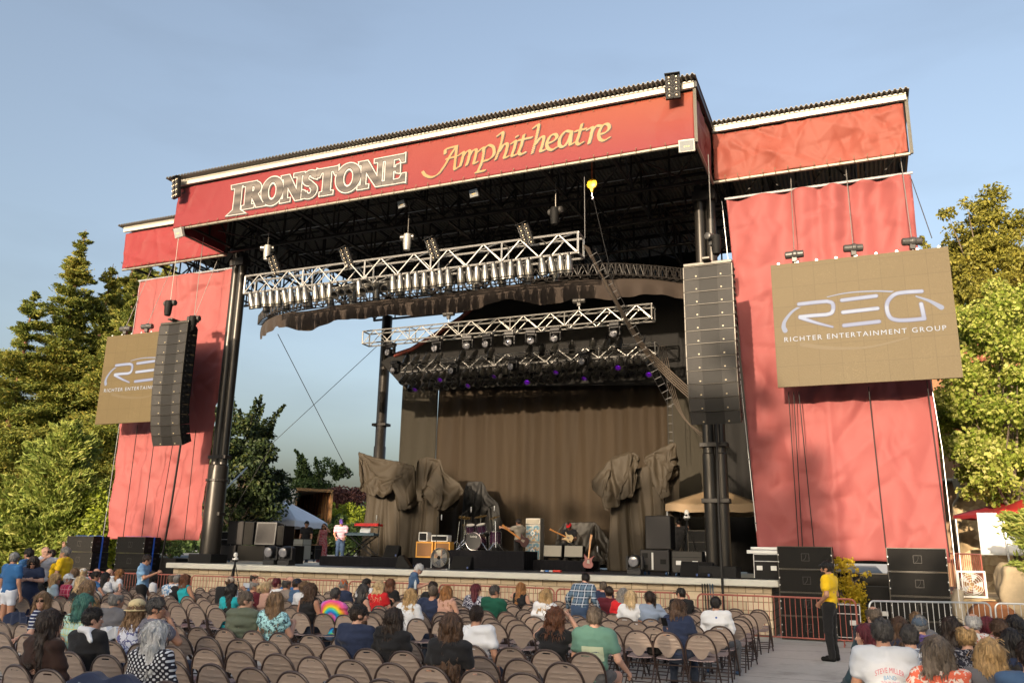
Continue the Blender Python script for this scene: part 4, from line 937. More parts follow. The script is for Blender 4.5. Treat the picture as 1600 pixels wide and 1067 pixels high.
def ladder(label, A, B, C, D, n=18):
    t = thing('wire_ladder', label, 'ladder', A[0]); m = MB(); m.tube(A, 0.009, 4); m.build('side_rope', WIRE, t, True); m = MB(); m.tube(B, 0.009, 4); m.build('side_rope', WIRE, t, True)
    m = MB()
    for k in range(n):
        f = (k+0.5)/n*(len(A)-1); i = int(f); u = f-i; p = A[i]+(A[i+1]-A[i])*u; q = B[i]+(B[i+1]-B[i])*u; m.cyl(p, q, 0.008, n=5)
    m.build('rungs', WIRE, t, True)
A = [atY(918, 395, 21.3), atY(985, 520, 24), atY(1047, 640, 27)]; B = [p+np.array([0.22, 0, 0.10]) for p in A]
ladder('long wire rope ladder sagging from the front truss past the lamp trusses', A, B, 0, 0, 22)
A = [atY(1042, 590, 28.8), atY(1045, 695, 28.8)]; B = [p+np.array([0.16, 0, 0]) for p in A]; ladder('short wire ladder hanging above the right tarpaulin', A, B, 0, 0, 8)
t = thing('pulley_block', 'yellow pulley block hanging under the roof right of the bagged hoist', 'pulley', atY(925, 288, 20.9)); m = MB(); m.lathe((0, -0.05, 0), [(0.10, 0), (0.15, 0.02), (0.15, 0.08), (0.10, 0.10)], 14, (0, 1, 0)); m.prism([(-0.10, 0.05), (0.10, 0.05), (0.02, -0.25), (-0.02, -0.25)], -0.04, 0.04); m.build('shell', pm('yellow_paint', (0.75, 0.45, 0.02), 0.4), t, smooth=True)
m = MB(); m.tube([(0, 0, 0.1), (0, 0, 0.9)], 0.012, 5); m.build('sling', pm('orange_sling', (0.6, 0.12, 0.03), 0.7), t); m = MB(); m.tube([(0, 0, -0.2), (0.0, 0, -0.36), (0.04, 0, -0.42), (0, 0, -0.46)], 0.02, 5); m.build('hook', CHROME, t)
rope('cable', 'thin steel cable running from the yellow pulley block to the curved truss', [atY(927, 310, 20.9), atY(958, 440, 22.9)], 0.010)
rope('lifting_chain', 'long thin chain hanging left of the yellow pulley block', [atY(913, 262, 20.6), atY(914, 372, 20.9)], 0.012, WIRE)
for a, b, s in (((1128, 315), (1186, 868), 'inner edge of the right drape'), ((219, 440), (160, 845), 'outer edge of the left drape')):
    pa, pb = atY(*a, 23.2), atY(*b, 23.2); t = thing('white_rope', 'thin pale rope with clips along the %s' % s, 'rope', pb); m = MB(); m.tube([pa, pb], 0.009, 5); m.build('line', STEEL, t, True); m = MB()
    for k in range(6): m.box(pa+(pb-pa)*(k+.5)/6, (0.07, 0.02, 0.03))
    m.build('clips', WIRE, t, True)
rope('white_rope', 'thin pale rope falling along the outer edge of the right drape', [atY(1450, 570, 22.9), atY(1472, 700, 22.9), atY(1500, 950, 22.6)], 0.009, STEEL, 'rope')
for i, (a, b) in enumerate((((1232, 612), (1248, 856)), ((1240, 612), (1254, 856)), ((1248, 612), (1272, 856)), ((1357, 604), (1384, 856)), ((1448, 594), (1484, 870)))):
    rope('screen_cable', 'black cable hanging below the right screen in front of its drape', [atY(*a, 22.6), atY(*b, 22.9)], 0.013, CABLE, group='cables below the right screen')
for i, (a, b) in enumerate((((215, 664), (192, 842)), ((244, 664), (221, 842)), ((270, 694), (245, 842)), ((306, 672), (288, 842)))):
    rope('screen_cable', 'black cable hanging below the left screen in front of its drape', [atY(*a, 22.6), atY(*b, 22.9)], 0.013, CABLE, group='cables below the left screen')
rope('array_cable', 'thick black cable falling from the left line array to the ground', [atY(283, 690, 21.2), atY(266, 800, 21.5), atY(250, 890, 21.8), (-21.9, 22.0, 0.02)], 0.035, CABLE)
rope('array_cable', 'thick black cable falling down the front of the right columns', [atY(1119, 655, 22.9), atY(1123, 800, 22.6), atY(1128, 900, 22.2), atY(1131, 960, 22.2)], 0.035, CABLE)
for i in range(5): rope('stage_cable', 'dark cable hanging over the stage lip near the right columns', [atZ(1096+i*4, 900, SZ+.02), atY(1097+i*4, 912, 22.25), atY(1100+i*5, 985, 22.2)], 0.016, pm('blue_cable', (0.02, 0.06, 0.10), 0.5) if i > 2 else CABLE, group='cables over the stage lip')
# ---------------------------------------------------------------- things on the stage
def XA(px, Y, py=870): return float(atY(px, py, Y)[0])
def ZA(px, py, Y): return float(atY(px, py, Y)[2])
CLOTHB = pm('black_skirt_cloth', (0.006, 0.006, 0.008), 0.85, 0, 0.3, 3, 0.3, 14, spec=0.15)
def riser(label, x0, x1, y0, y1, z):
    t = thing('riser', label, 'riser', ((x0+x1)/2, (y0+y1)/2, SZ+.014)); m = MB(); m.bx(x0, x1, y0, y1, z-0.05, z); m.build('deck', BLACKBOX, t, True, bevel=0.01)
    n = 60; m = MB(); P = []
    per = [(x0, y0), (x1, y0), (x1, y1), (x0, y1), (x0, y0)]
    for i in range(4):
        a, b = np.array(per[i]), np.array(per[i+1]); L = np.linalg.norm(b-a); k = max(2, int(L/0.05)); nn = np.array([(b-a)[1], -(b-a)[0]])/L
        for j in range(k): P.append(a+(b-a)*j/k+nn*(0.012+0.010*sin(j*1.7+i)))
    V = []
    for p in P: V += [(p[0], p[1], SZ+0.016), (p[0], p[1], z-0.012)]
    k = len(P); m.add(V, [(2*i, 2*((i+1) % k), 2*((i+1) % k)+1, 2*i+1) for i in range(k)]); m.build('skirt', CLOTHB, t, True, smooth=True); return t
KY = 24.6
riser('low black skirted riser under the keyboards', XA(500, KY), XA(622, KY), KY, KY+1.9, 1.68)
riser('black skirted riser under the drum kit', XA(691, 25.2), XA(818, 25.2), 25.2, 27.4, 1.96)
riser('low black skirted riser under the bass and guitar amplifiers', XA(824, 26.0), XA(914, 26.0), 26.0, 27.6, 1.70)

def cab(name, label, cat, loc, w_, h_, d_, shell, front, rz=0.0, inset=0.03, rx=0.0, group=None):
    t = thing(name, label, cat, loc, rz, group); t.rotation_euler = (rx, 0, rz)
    m = MB(); m.bx(-w_/2, w_/2, 0, d_, 0, h_); m.build('shell', shell, t, bevel=0.015)
    m = MB(); m.bx(-w_/2+inset, w_/2-inset, -0.008, -0.001, inset, h_-inset); m.build('front', front, t)
    m = MB(); m.tube([(-w_*0.12, d_/2, h_), (-w_*0.10, d_/2, h_+0.035), (w_*0.10, d_/2, h_+0.035), (w_*0.12, d_/2, h_)], 0.010, 5); m.build('handle', RUBBER, t); return t
TWEED = pm('yellow_tweed', (0.62, 0.30, 0.05), 0.7, 0, 0.15, 30); BRG = pm('brown_grille_cloth', (0.20, 0.095, 0.035), 0.8, 0, 0.2, 60); SILV = pm('silver_grille_cloth', (0.25, 0.235, 0.20), 0.7, 0, 0.15, 60)
AY = 25.2
for i, (a, b) in enumerate(((648.5, 676), (677.5, 703))):
    x0, x1 = XA(a, AY), XA(b, AY); m = None
    cab('guitar_amplifier', 'yellow tweed guitar amplifier %s' % ('on the left, under the small white framed amplifier' if i == 0 else 'on the right, behind the round fan'), 'amplifier', ((x0+x1)/2, AY, SZ+0.33), x1-x0-0.02, 0.52, 0.3, TWEED, BRG, 0, 0.05)
x0, x1 = XA(646, AY), XA(705, AY); m = MB(); m.bx(x0, x1, AY-0.05, AY+0.6, SZ+0.016, SZ+0.328); tag(m.build('platform', CLOTHB), 'black box platform under the two yellow tweed amplifiers', 'platform')
def headcab(label, a, b, z, h_): cab('amplifier_head', label, 'amplifier', ((XA(a, AY)+XA(b, AY))/2, AY+0.02, z), XA(b, AY)-XA(a, AY), h_, 0.28, pm('pale_flight_frame', (0.62, 0.62, 0.60), 0.45), BLACKBOX, 0, 0.035)
headcab('small square white framed amplifier on the left tweed amplifier', 652, 666, SZ+0.854, 0.30); headcab('wide white framed amplifier on the right tweed amplifier', 672, 698, SZ+0.854, 0.21)
# fan
fx = XA(687, 23.4); t = thing('drum_fan', 'round wire guard fan standing at the front of the stage', 'fan', (fx, 23.4, SZ+.014))
m = MB()
for r in np.linspace(0.05, 0.28, 9): m.lathe((0, -0.06, 0.34), [(r-0.004, 0), (r, 0.006), (r+0.004, 0), (r, -0.006), (r-0.004, 0)], 28, (0, 1, 0), caps=False)
for k in range(24): a = 2*pi*k/24; m.cyl((0.05*cos(a), -0.06, 0.34+0.05*sin(a)), (0.28*cos(a), -0.06, 0.34+0.28*sin(a)), 0.003, n=4, caps=False)
m.build('guard', STEEL, t)
m = MB(); m.lathe((0, 0.0, 0.34), [(0.275, -0.05), (0.29, 0.0), (0.29, 0.12), (0.27, 0.16)], 28, (0, 1, 0), caps=False); m.build('shroud', pm('brassy_steel', (0.34, 0.29, 0.2), 0.4, 0.6), t, smooth=True)
m = MB()
for k in range(4):
    a = 2*pi*k/4+0.4; u = np.array([cos(a), 0, sin(a)]); v = np.array([-sin(a), 0, cos(a)]); c = np.array([0, 0.05, 0.34]); V = [c+u*.05-v*.03+[0, .02, 0], c+u*.25-v*.10+[0, .04, 0], c+u*.25+v*.07-[0, .03, 0], c+u*.05+v*.03-[0, .02, 0]]
    m.add(V+[p+np.array([0, 0.006, 0]) for p in V], [(0, 1, 2, 3), (7, 6, 5, 4), (0, 4, 5, 1), (1, 5, 6, 2), (2, 6, 7, 3), (3, 7, 4, 0)])
m.build('blades', pm('fan_blade', (0.42, 0.36, 0.26), 0.35, 0.5), t)
m = MB(); m.lathe((0, -0.075, 0.34), [(0.0, 0), (0.055, 0.005), (0.055, 0.03)], 14, (0, 1, 0)); m.build('hub', RUBBER, t)
m = MB(); m.tube([(-0.31, 0.05, 0.34), (-0.31, 0.05, 0.02), (-0.33, -0.18, 0.015)], 0.014, 5); m.tube([(0.31, 0.05, 0.34), (0.31, 0.05, 0.02), (0.33, -0.18, 0.015)], 0.014, 5); m.tube([(-0.31, 0.05, 0.02), (-0.33, 0.25, 0.015)], 0.014, 5); m.tube([(0.31, 0.05, 0.02), (0.33, 0.25, 0.015)], 0.014, 5); m.build('stand', STEEL, t)
def wedge(label, loc, w_=0.62, rz=0.0):
    t = thing('stage_monitor', label, 'loudspeaker', loc, rz); m = MB(); P = [(-0.0, 0), (0.50, 0), (0.42, 0.36), (0.30, 0.40)]
    m.v = [(x, y, z) for x in (-w_/2, w_/2) for y, z in P]; m.f = [[0, 1, 2, 3], [7, 6, 5, 4]]+[[i, i+4, (i+1) % 4+4, (i+1) % 4] for i in range(4)]; m.m = [0]*6; m.build('cabinet', BLACKBOX, t, bevel=0.015)
    m = MB(); a = atan2(0.40, 0.30); m.box((0, 0.143, 0.207), (w_-0.06, 0.44, 0.012), rx=a); m.build('grille', GRILLE, t)
    m = MB(); m.box((w_/2-0.05, -0.004, 0.07), (0.05, 0.006, 0.06)); m.build('socket_plate', pm('socket_blue', (0.02, 0.05, 0.16), 0.4), t); return t
wedge('large black wedge monitor beside the fan', (XA(718, 23.3), 23.3, SZ+.014), 0.62, 0.12)
wedge('black wedge monitor turned sideways left of the fan', (XA(645, 23.5), 23.5, SZ+.014), 0.45, 1.9)
wedge('black wedge monitor on the keyboard riser end', (XA(609, 25.0), 25.0, 1.68), 0.5, 0.2)
wedge('left of the two flat black monitors at the lip by the right columns', (XA(1076, 22.6), 22.6, SZ+.004), 0.5, 0.05); wedge('right of the two flat black monitors at the lip by the right columns', (XA(1097, 22.62), 22.62, SZ+.004), 0.42, -0.1)
# drum kit
dx, dy, dz = XA(749, 26.2), 26.2, 1.96
dk = thing('drum_kit', 'sparkling drum kit with chrome stands on the black riser', 'drum kit', (dx, dy, dz))
SPK = pm('dark_sparkle_shell', (0.06, 0.02, 0.05), 0.2, 0.4, 0.6, 40, coat=0.6); HEAD = pm('drum_head', (0.62, 0.58, 0.52), 0.5); BRASS = pm('cymbal_bronze', (0.45, 0.30, 0.10), 0.25, 0.9)
def drum(nm, c, r, h_, ax, head=HEAD, shell=SPK):
    m = MB(); m.lathe(c, [(r, 0), (r, h_)], 24, ax); s = m.build(nm, shell, dk, smooth=True)
    m = MB(); a = np.array(ax)/np.linalg.norm(ax); c = np.array(c)
    for p, sg in ((c, -1), (c+a*h_, 1)): m.lathe(p, [(r+0.012, -0.015), (r+0.012, 0.015), (r-0.01, 0.017), (r-0.01, -0.015)], 24, ax, caps=False)
    m.build('hoop', CHROME, s, smooth=True)
    MB().lathe(c, [(r-0.01, -0.008), (0.0, -0.009)], 24, ax, caps=False).build('head', head, s); MB().lathe(c+a*h_, [(r-0.01, 0.008), (0.0, 0.009)], 24, ax, caps=False).build('head', head, s)
    m = MB(); u, v = frame(a)
    for k in range(8): q = u*cos(k*pi/4)+v*sin(k*pi/4); m.cyl(c+q*(r+0.012), c+q*(r+0.012)+a*h_, 0.007, n=5)
    m.build('lugs', CHROME, s); return s
kd = drum('kick_drum', (0, -0.5, 0.29), 0.28, 0.42, (0, 1, 0), pm('black_drum_head', (0.02, 0.02, 0.022), 0.35))
V, F = text_mesh('Ludwig', 0.24, 0.075); m = MB(); m.v = [(-0.12+v[0], -0.512, 0.40+v[1]) for v in V]; m.f = F; m.m = [0]*len(F); m.build('lettering', pm('drum_lettering', (0.6, 0.6, 0.58), 0.4), kd)
drum('rack_tom', (-0.22, -0.28, 0.60), 0.15, 0.22, (0.1, -0.35, 1)); drum('rack_tom', (0.20, -0.28, 0.60), 0.165, 0.24, (-0.1, -0.35, 1)); drum('floor_tom', (0.55, 0.05, 0.22), 0.20, 0.40, (0, 0, 1)); drum('snare_drum', (-0.45, 0.15, 0.52), 0.18, 0.14, (0, 0, 1), HEAD, CHROME)
for x, y, z, r, tx in ((-0.52, -0.15, 1.08, 0.21, 0.2), (0.05, -0.1, 1.12, 0.22, -0.1), (0.55, -0.1, 1.08, 0.23, -0.25), (-0.62, 0.25, 0.86, 0.18, 0.05)):
    m = MB(); m.lathe((x, y, z), [(0.0, 0.03), (0.03, 0.025), (0.05, 0.01), (r, -0.012), (r, -0.016), (0.05, 0.004)], 20, (tx, -0.25, 1), caps=False); cy = m.build('cymbal', BRASS, dk, smooth=True)
    m = MB(); m.cyl((x, y, 0.12), (x, y, z+0.05), 0.012, n=6)
    for k in range(3): a = 2*pi*k/3+x*5; m.cyl((x, y, 0.34), (x+0.26*cos(a), y+0.26*sin(a), 0.012), 0.010, n=5)
    m.build('cymbal_stand', CHROME, cy)
m = MB()
for sx_ in (-1, 1):
    m.cyl((sx_*0.30, -0.45, 0.25), (sx_*0.55, -0.62, 0.01), 0.013, n=6); m.cyl((sx_*0.18, -0.25, 0.45), (sx_*0.2, -0.25, 0.75), 0.014, n=6)
    for k in range(3): a = 2*pi*k/3; m.cyl((sx_*0.72, -0.3, 0.30), (sx_*0.72+0.28*cos(a), -0.3+0.28*sin(a), 0.012), 0.011, n=5)
    m.cyl((sx_*0.72, -0.3, 0.1), (sx_*0.66, -0.25, 0.95), 0.013, n=6)
m.build('hardware', CHROME, dk)
m = MB(); m.lathe((0, 0.62, 0.48), [(0.14, 0), (0.17, 0.02), (0.17, 0.08), (0.15, 0.10)], 16); m.cyl((0, 0.62, 0), (0, 0.62, 0.48), 0.03); m.build('drum_stool', RUBBER, dk, smooth=True)
def micstand(label, loc, h_, boom=(0.5, 0, 0.3), rz=0.0):
    t = thing('microphone_stand', label, 'microphone stand', loc, rz); m = MB(); m.cyl((0, 0, 0.02), (0, 0, h_), 0.010, n=6)
    for k in range(3): a = 2*pi*k/3; m.cyl((0, 0, 0.12), (0.26*cos(a), 0.26*sin(a), 0.012), 0.009, n=5)
    m.cyl((-0.15*boom[0], -0.15*boom[1], h_-0.15*boom[2]), (boom[0], boom[1], h_+boom[2]), 0.008, n=5); m.build('stand', BLACK, t)
    b = np.array([boom[0], boom[1], h_+boom[2]]); m = MB(); m.lathe(b-[0, 0, .14], [(0.010, 0), (0.016, 0.02), (0.020, 0.1), (0.020, 0.17), (0.008, 0.18)], 10); m.build('microphone', STEEL, t, smooth=True)
micstand('overhead microphone on a boom stand left of the drums', (XA(719, 25.6), 25.6, 1.96), 1.15, (0.30, 0.1, 0.22)); micstand('overhead microphone on a boom stand right of the drums', (XA(782, 25.6), 25.6, 1.96), 0.95, (-0.30, 0.1, 0.45)); micstand('vocal microphone stand on the keyboard riser', (XA(590, 25.0), 25.0, 1.68), 1.25, (-0.25, 0.2, 0.1)); micstand('microphone stand by the left tarpaulin', (XA(681, 24.6), 24.6, SZ+.014), 1.6, (0.15, 0.0, 0.05))
# bass stack
bx_ = XA(832, 26.4)
def check_mat():
    b = NB('checked_speaker_cloth'); s = b.sep(); ch = b.n('ShaderNodeTexVoronoi'); ch.distance = 'CHEBYCHEV'; ch.inputs['Scale'].default_value = 19; ch.inputs['Randomness'].default_value = 0.15; b.t.links.new(b.co, ch.inputs[0])
    sp = b.n('ShaderNodeSeparateColor'); b.t.links.new(ch.outputs['Color'], sp.inputs[0]); b.col(b.ramp(sp.outputs[0], [(0, (0.10, 0.20, 0.26)), (0.35, (0.40, 0.40, 0.36)), (0.6, (0.45, 0.28, 0.13)), (0.85, (0.16, 0.30, 0.36))], 'CONSTANT')); return b.fin(0.6)
CHK = check_mat(); SILF = pm('silver_frame', (0.34, 0.32, 0.28), 0.4, 0.4)
zb_ = 1.70
for k in range(2):
    t = cab('bass_cabinet', '%s checked bass cabinet with a silver diamond badge' % ('lower' if k == 0 else 'upper'), 'amplifier', (bx_, 26.4, zb_+k*0.565), 0.52, 0.56, 0.40, SILF, CHK, 0, 0.03)
    m = MB(); m.add([(0, -0.014, 0.18), (0.09, -0.014, 0.28), (0, -0.014, 0.38), (-0.09, -0.014, 0.28), (0, -0.012, 0.235), (0.04, -0.012, 0.28), (0, -0.012, 0.325), (-0.04, -0.012, 0.28)], [(0, 1, 5, 4), (1, 2, 6, 5), (2, 3, 7, 6), (3, 0, 4, 7)]); m.build('badge', WHITE, t)
t = cab('amplifier_head', 'pale amplifier head on top of the checked bass cabinets', 'amplifier', (bx_, 26.4, zb_+1.13), 0.52, 0.20, 0.34, SILF, pm('cream_face', (0.24, 0.22, 0.17), 0.5), 0, 0.035)
for a, b, s in ((848.5, 877.5, 'left'), (881, 910.5, 'right')):
    x0, x1 = XA(a, 26.3), XA(b, 26.3); t = cab('guitar_amplifier', '%s silver fronted guitar amplifier tilted back on the low riser' % s, 'amplifier', ((x0+x1)/2, 26.3, 1.80), x1-x0, 0.38, 0.26, BLACKBOX, SILV, 0, 0.018, -0.14)
    m = MB()
    for sx_ in (-1, 1): m.cyl((sx_*0.24, 0.02, -0.09), (sx_*0.24, 0.0, 0.0), 0.018); m.cyl((sx_*0.24, 0.24, -0.06), (sx_*0.24, 0.24, 0.0), 0.018)
    m.build('feet', RUBBER, t)
def guitar(label, body, loc, rot, stand=True, name='electric_guitar'):
    t = thing(name, label, 'guitar', loc); t.rotation_euler = rot
    m = MB(); P = [(0.0, -0.20), (0.11, -0.18), (0.165, -0.07), (0.115, 0.03), (0.13, 0.12), (0.175, 0.20), (0.10, 0.16), (0.035, 0.12), (-0.035, 0.12), (-0.09, 0.17), (-0.155, 0.22), (-0.125, 0.10), (-0.115, 0.03), (-0.165, -0.07), (-0.11, -0.18)]
    m.prism([tuple(p) for p in spline(P+[P[0]], 4)[:-1]], 0, 0.045); m.build('body', body, t, smooth=True, bevel=0.008)
    m = MB(); m.bx(-0.025, 0.025, -0.016, 0.006, 0.10, 0.66); m.prism([(-0.03, 0.66), (0.03, 0.66), (0.045, 0.83), (-0.02, 0.84)], -0.012, 0.006); m.build('neck', pm('maple_neck', (0.42, 0.17, 0.035), 0.35), t, bevel=0.004)
    m = MB(); m.prism([(-0.04, -0.05), (0.05, -0.05), (0.03, 0.06), (-0.03, 0.06)], -0.006, -0.001); m.build('pickguard', pm('pickguard_white', (0.22, 0.19, 0.16), 0.4), t); return t
guitar('red guitar with white pickguard standing right of the silver amplifiers', pm('cherry_red', (0.16, 0.004, 0.006), 0.4), (XA(919, 25.6), 25.6, SZ+0.32), (-0.12, 0.10, 0.2))
micstand('guitar stand and short microphone stand beside the red guitar', (XA(936, 25.6), 25.6, SZ+.014), 0.72, (-0.05, 0, 0.02))
# keyboards
ky = 25.2; kx = XA(562, ky)
ks = thing('keyboard_stand', 'two tier black X braced keyboard stand on the low riser', 'keyboard stand', (kx, ky, 1.68)); m = MB()
for yy in (-0.05, 0.32):
    m.tube([(-0.52, yy, 0.02), (0.40, yy, 0.66)], 0.022, 6); m.tube([(0.52, yy, 0.02), (-0.40, yy, 0.66)], 0.022, 6)
for x in (-0.52, 0.52): m.tube([(x, -0.15, 0.022), (x, 0.40, 0.022)], 0.02, 6)
m.tube([(-0.42, -0.12, 0.67), (-0.42, 0.40, 0.67)], 0.018, 6); m.tube([(0.42, -0.12, 0.67), (0.42, 0.40, 0.67)], 0.018, 6)
for x in (-0.44, 0.44): m.tube([(x, 0.36, 0.67), (x, 0.42, 0.98), (x, 0.06, 1.0)], 0.016, 6)
m.build('frame', BLACK, ks)
def keyboard(label, loc, w_, col, keysback=True):
    t = thing('keyboard', label, 'keyboard', loc); m = MB(); m.bx(-w_/2, w_/2, -0.02, 0.32, 0, 0.075); m.prism([(-w_/2+.02, 0.076), (w_/2-.02, 0.076), (w_/2-.02, 0.10), (-w_/2+.02, 0.10)], 0.0, 0.12); m.build('body', col, t, bevel=0.01)
    m = MB(); m.bx(-w_/2+0.06, w_/2-0.06, 0.16, 0.31, 0.077, 0.088); k = m.build('white_keys', WHITE, t); m = MB()
    for i in range(int(w_/0.028)):
        if i % 7 not in (2, 6): m.bx(-w_/2+0.08+i*0.024, -w_/2+0.092+i*0.024, 0.16, 0.25, 0.089, 0.098)
    m.build('black_keys', RUBBER, t); return t
keyboard('dark blue grey keyboard on the lower tier', (kx-0.05, ky-0.02, 1.68+0.695), 1.15, pm('slate_plastic', (0.05, 0.09, 0.12), 0.4))
keyboard('bright red keyboard on the upper tier', (kx+0.12, ky+0.1, 1.68+1.02), 0.95, pm('red_plastic', (0.55, 0.02, 0.02), 0.3, coat=0.4))
m = MB(); m.box((kx-0.05, ky+0.34, 1.68+0.93), (0.42, 0.015, 0.28), rx=-0.25); tag(m.build('sheet_music', pm('pale_blue_paper', (0.55, 0.62, 0.68), 0.7)), 'pale sheet leaning between the two keyboards', 'paper')
# side fills, cases, moving lights on the deck
def flight_case(label, loc, w_, h_, d_, col=BLACKBOX, rz=0.0, edge=EDGE, castors=True):
    t = thing('flight_case', label, 'case', loc, rz); z0 = 0.11 if castors else 0.0
    m = MB(); m.bx(-w_/2, w_/2, 0, d_, z0, h_); m.build('shell', col, t)
    m = MB(); e = 0.018
    for x in (-w_/2, w_/2):
        for y in (0, d_): m.box((x, y, (z0+h_)/2), (e, e, h_-z0))
    for z in (z0, h_, z0+(h_-z0)*0.72):
        for y in (0, d_): m.box((0, y, z), (w_+e, e, e))
        for x in (-w_/2, w_/2): m.box((x, d_/2, z), (e, d_+e, e))
    m.build('edge_trim', edge, t)
    m = MB()
    for x in (-w_*0.28, w_*0.28): m.box((x, -0.004, z0+(h_-z0)*0.45), (0.14, 0.012, 0.11)); 
    m.build('recessed_handle', STEEL, t)
    if castors:
        for x in (-w_/2+0.09, w_/2-0.09):
            for y in (0.09, d_-0.09): m = MB(); m.lathe((x-0.02, y, 0.05), [(0.048, 0), (0.05, 0.04)], 10, (1, 0, 0)); m.box((x, y, 0.095), (0.08, 0.08, 0.02)); m.build('castor', pm('blue_castor', (0.02, 0.06, 0.14), 0.5), t, smooth=True)
    return t
GREYP = pm('charcoal_front', (0.026, 0.024, 0.024), 0.6, 0, 0.15, 5, 0.2, 200, spec=0.25)
Y = 23.6
def spk(label, a, b, z0, z1, y, front=GREYP, d_=0.6, castors=False):
    x0, x1 = XA(a, y), XA(b, y); t = cab('loudspeaker', label, 'loudspeaker', ((x0+x1)/2, y, z0), x1-x0, z1-z0, d_, BLACKBOX, front, 0, 0.025); return t
spk('upright grey fronted loudspeaker on the right side fill stack', 1009, 1049, 2.07, 2.98, Y)
t = spk('wide black subwoofer with ports under the right side fill', 1000, 1046, SZ+0.12, 2.06, Y); x0, x1 = XA(1000, Y), XA(1046, Y)
m = MB()
for x, z in ((-0.27, 0.10), (-0.27, 0.42), (0.24, 0.26)): m.box((x, -0.012, z), (0.16, 0.01, 0.13))
m.build('port', RUBBER, t); m = MB(); m.box((-0.06, -0.012, 0.27), (0.05, 0.008, 0.46)); m.build('label_strip', pm('grey_label', (0.5, 0.5, 0.48), 0.6), t); m = MB()
for x in (-0.3, 0.3):
    for y_ in (0.08, 0.5): m.lathe((x-0.02, y_, -0.055), [(0.05, 0), (0.052, 0.05)], 10, (1, 0, 0))
m.build('castors', pm('blue_castor', (0.02, 0.06, 0.14), 0.5), t, smooth=True)
flight_case('scuffed grey black case with white labels by the right columns', (XA(1073, 23.5), 23.5, SZ+.004), 0.80, 0.66, 0.6, pm('scuffed_black', (0.022, 0.020, 0.018), 0.6, 0, 0.5, 4), 0.02, BLACK)
flight_case('tall dark case standing on the right of the stage behind the tripod', (XA(1093, 24.6), 24.6, SZ+.004), 0.62, 1.25, 0.6, BLACKBOX, 0.05, EDGE)
ml = moving_head('moving_light', 'dark moving head light standing beside the right side fill', 'moving head lights standing on the deck', True); ml.location = (XA(992, 23.3), 23.3, SZ+.016); ml.scale = (1.1, 1.1, 1.1)
for px, s in ((425, 'left'), (448, 'right')): o = copy_tree(ml); o['label'] = '%s one of two dark moving head lights on the left of the deck' % s; o.location = (XA(px, 23.4), 23.4, SZ+.004); o.scale = (1.25, 1.25, 1.25)
def tripod_cam(label, loc, h_):
    t = thing('remote_camera', label, 'camera', loc); m = MB(); m.lathe((0, 0, h_-0.20), [(0.09, 0), (0.085, 0.05), (0.05, 0.08), (0.065, 0.13), (0.055, 0.20), (0.03, 0.22)], 14); m.build('camera_head', WHITE, t, smooth=True)
    m = MB(); m.lathe((0, -0.04, h_-0.13), [(0.028, 0), (0.03, 0.05)], 10, (0, -1, 0)); m.build('lens', RUBBER, t); m = MB(); m.box((0, 0, h_-0.23), (0.12, 0.12, 0.06)); m.cyl((0, 0, h_*0.45), (0, 0, h_-0.2), 0.022)
    for k in range(3): a = 2*pi*k/3+0.5; m.cyl((0, 0, h_-0.26), (0.30*cos(a)*h_/1.4, 0.30*sin(a)*h_/1.4, 0.01), 0.016, n=6); m.cyl((0, 0, h_*0.5), (0.16*cos(a)*h_/1.4, 0.16*sin(a)*h_/1.4, h_*0.42), 0.008, n=5)
    m.build('tripod', BLACK, t)
tripod_cam('white remote camera on a black tripod on the right case', (XA(1074, 23.7), 23.8, SZ+0.67), 1.10); tripod_cam('white remote camera on a black tripod below the stage front', (XA(368, 21.9), 21.9, 0.0), 1.72)
spk('grey sided tall loudspeaker box on the left side fill stack', 352, 376, 1.99, 2.80, 24.0); spk('black loudspeaker box beside the grey one on the left side fill', 377, 392, 1.99, 2.78, 24.05, GRILLE)
spk('black subwoofer with pale strip under the left side fill', 341, 367, SZ+0.1, 1.98, 23.9); spk('wide black subwoofer behind the left moving lights', 369, 412, SZ+0.1, 1.98, 24.0, GRILLE)
t = cab('loudspeaker', 'black horn loudspeaker leaning forward on the left stack', 'loudspeaker', (XA(411, 23.9), 23.9, 2.0), 0.75, 0.78, 0.6, DARKGREY, GREYP, 0.25, 0.06, -0.1); spk('black loudspeaker at the end of the left stack', 423, 440, 2.0, 2.66, 24.1, GRILLE); spk('black wheeled rack case at the left of the deck', 430, 458, SZ+0.03, 2.0, 24.4, BLACKBOX)
flight_case('pale trimmed rack case behind the left column', (XA(345, 25.5), 25.5, SZ+.004), 0.8, 1.1, 0.6, BLACKBOX, 0, pm('pale_trim', (0.5, 0.5, 0.5), 0.4))
flight_case('grey topped case left behind on the stage by the white tent', (XA(455, 30.5), 30.5, SZ+.004), 1.1, 0.95, 0.6, pm('grey_ply', (0.30, 0.30, 0.27), 0.6)); flight_case('low dark case on the stage behind the keyboards', (XA(478, 31.5), 31.5, SZ+.004), 0.9, 0.7, 0.6)
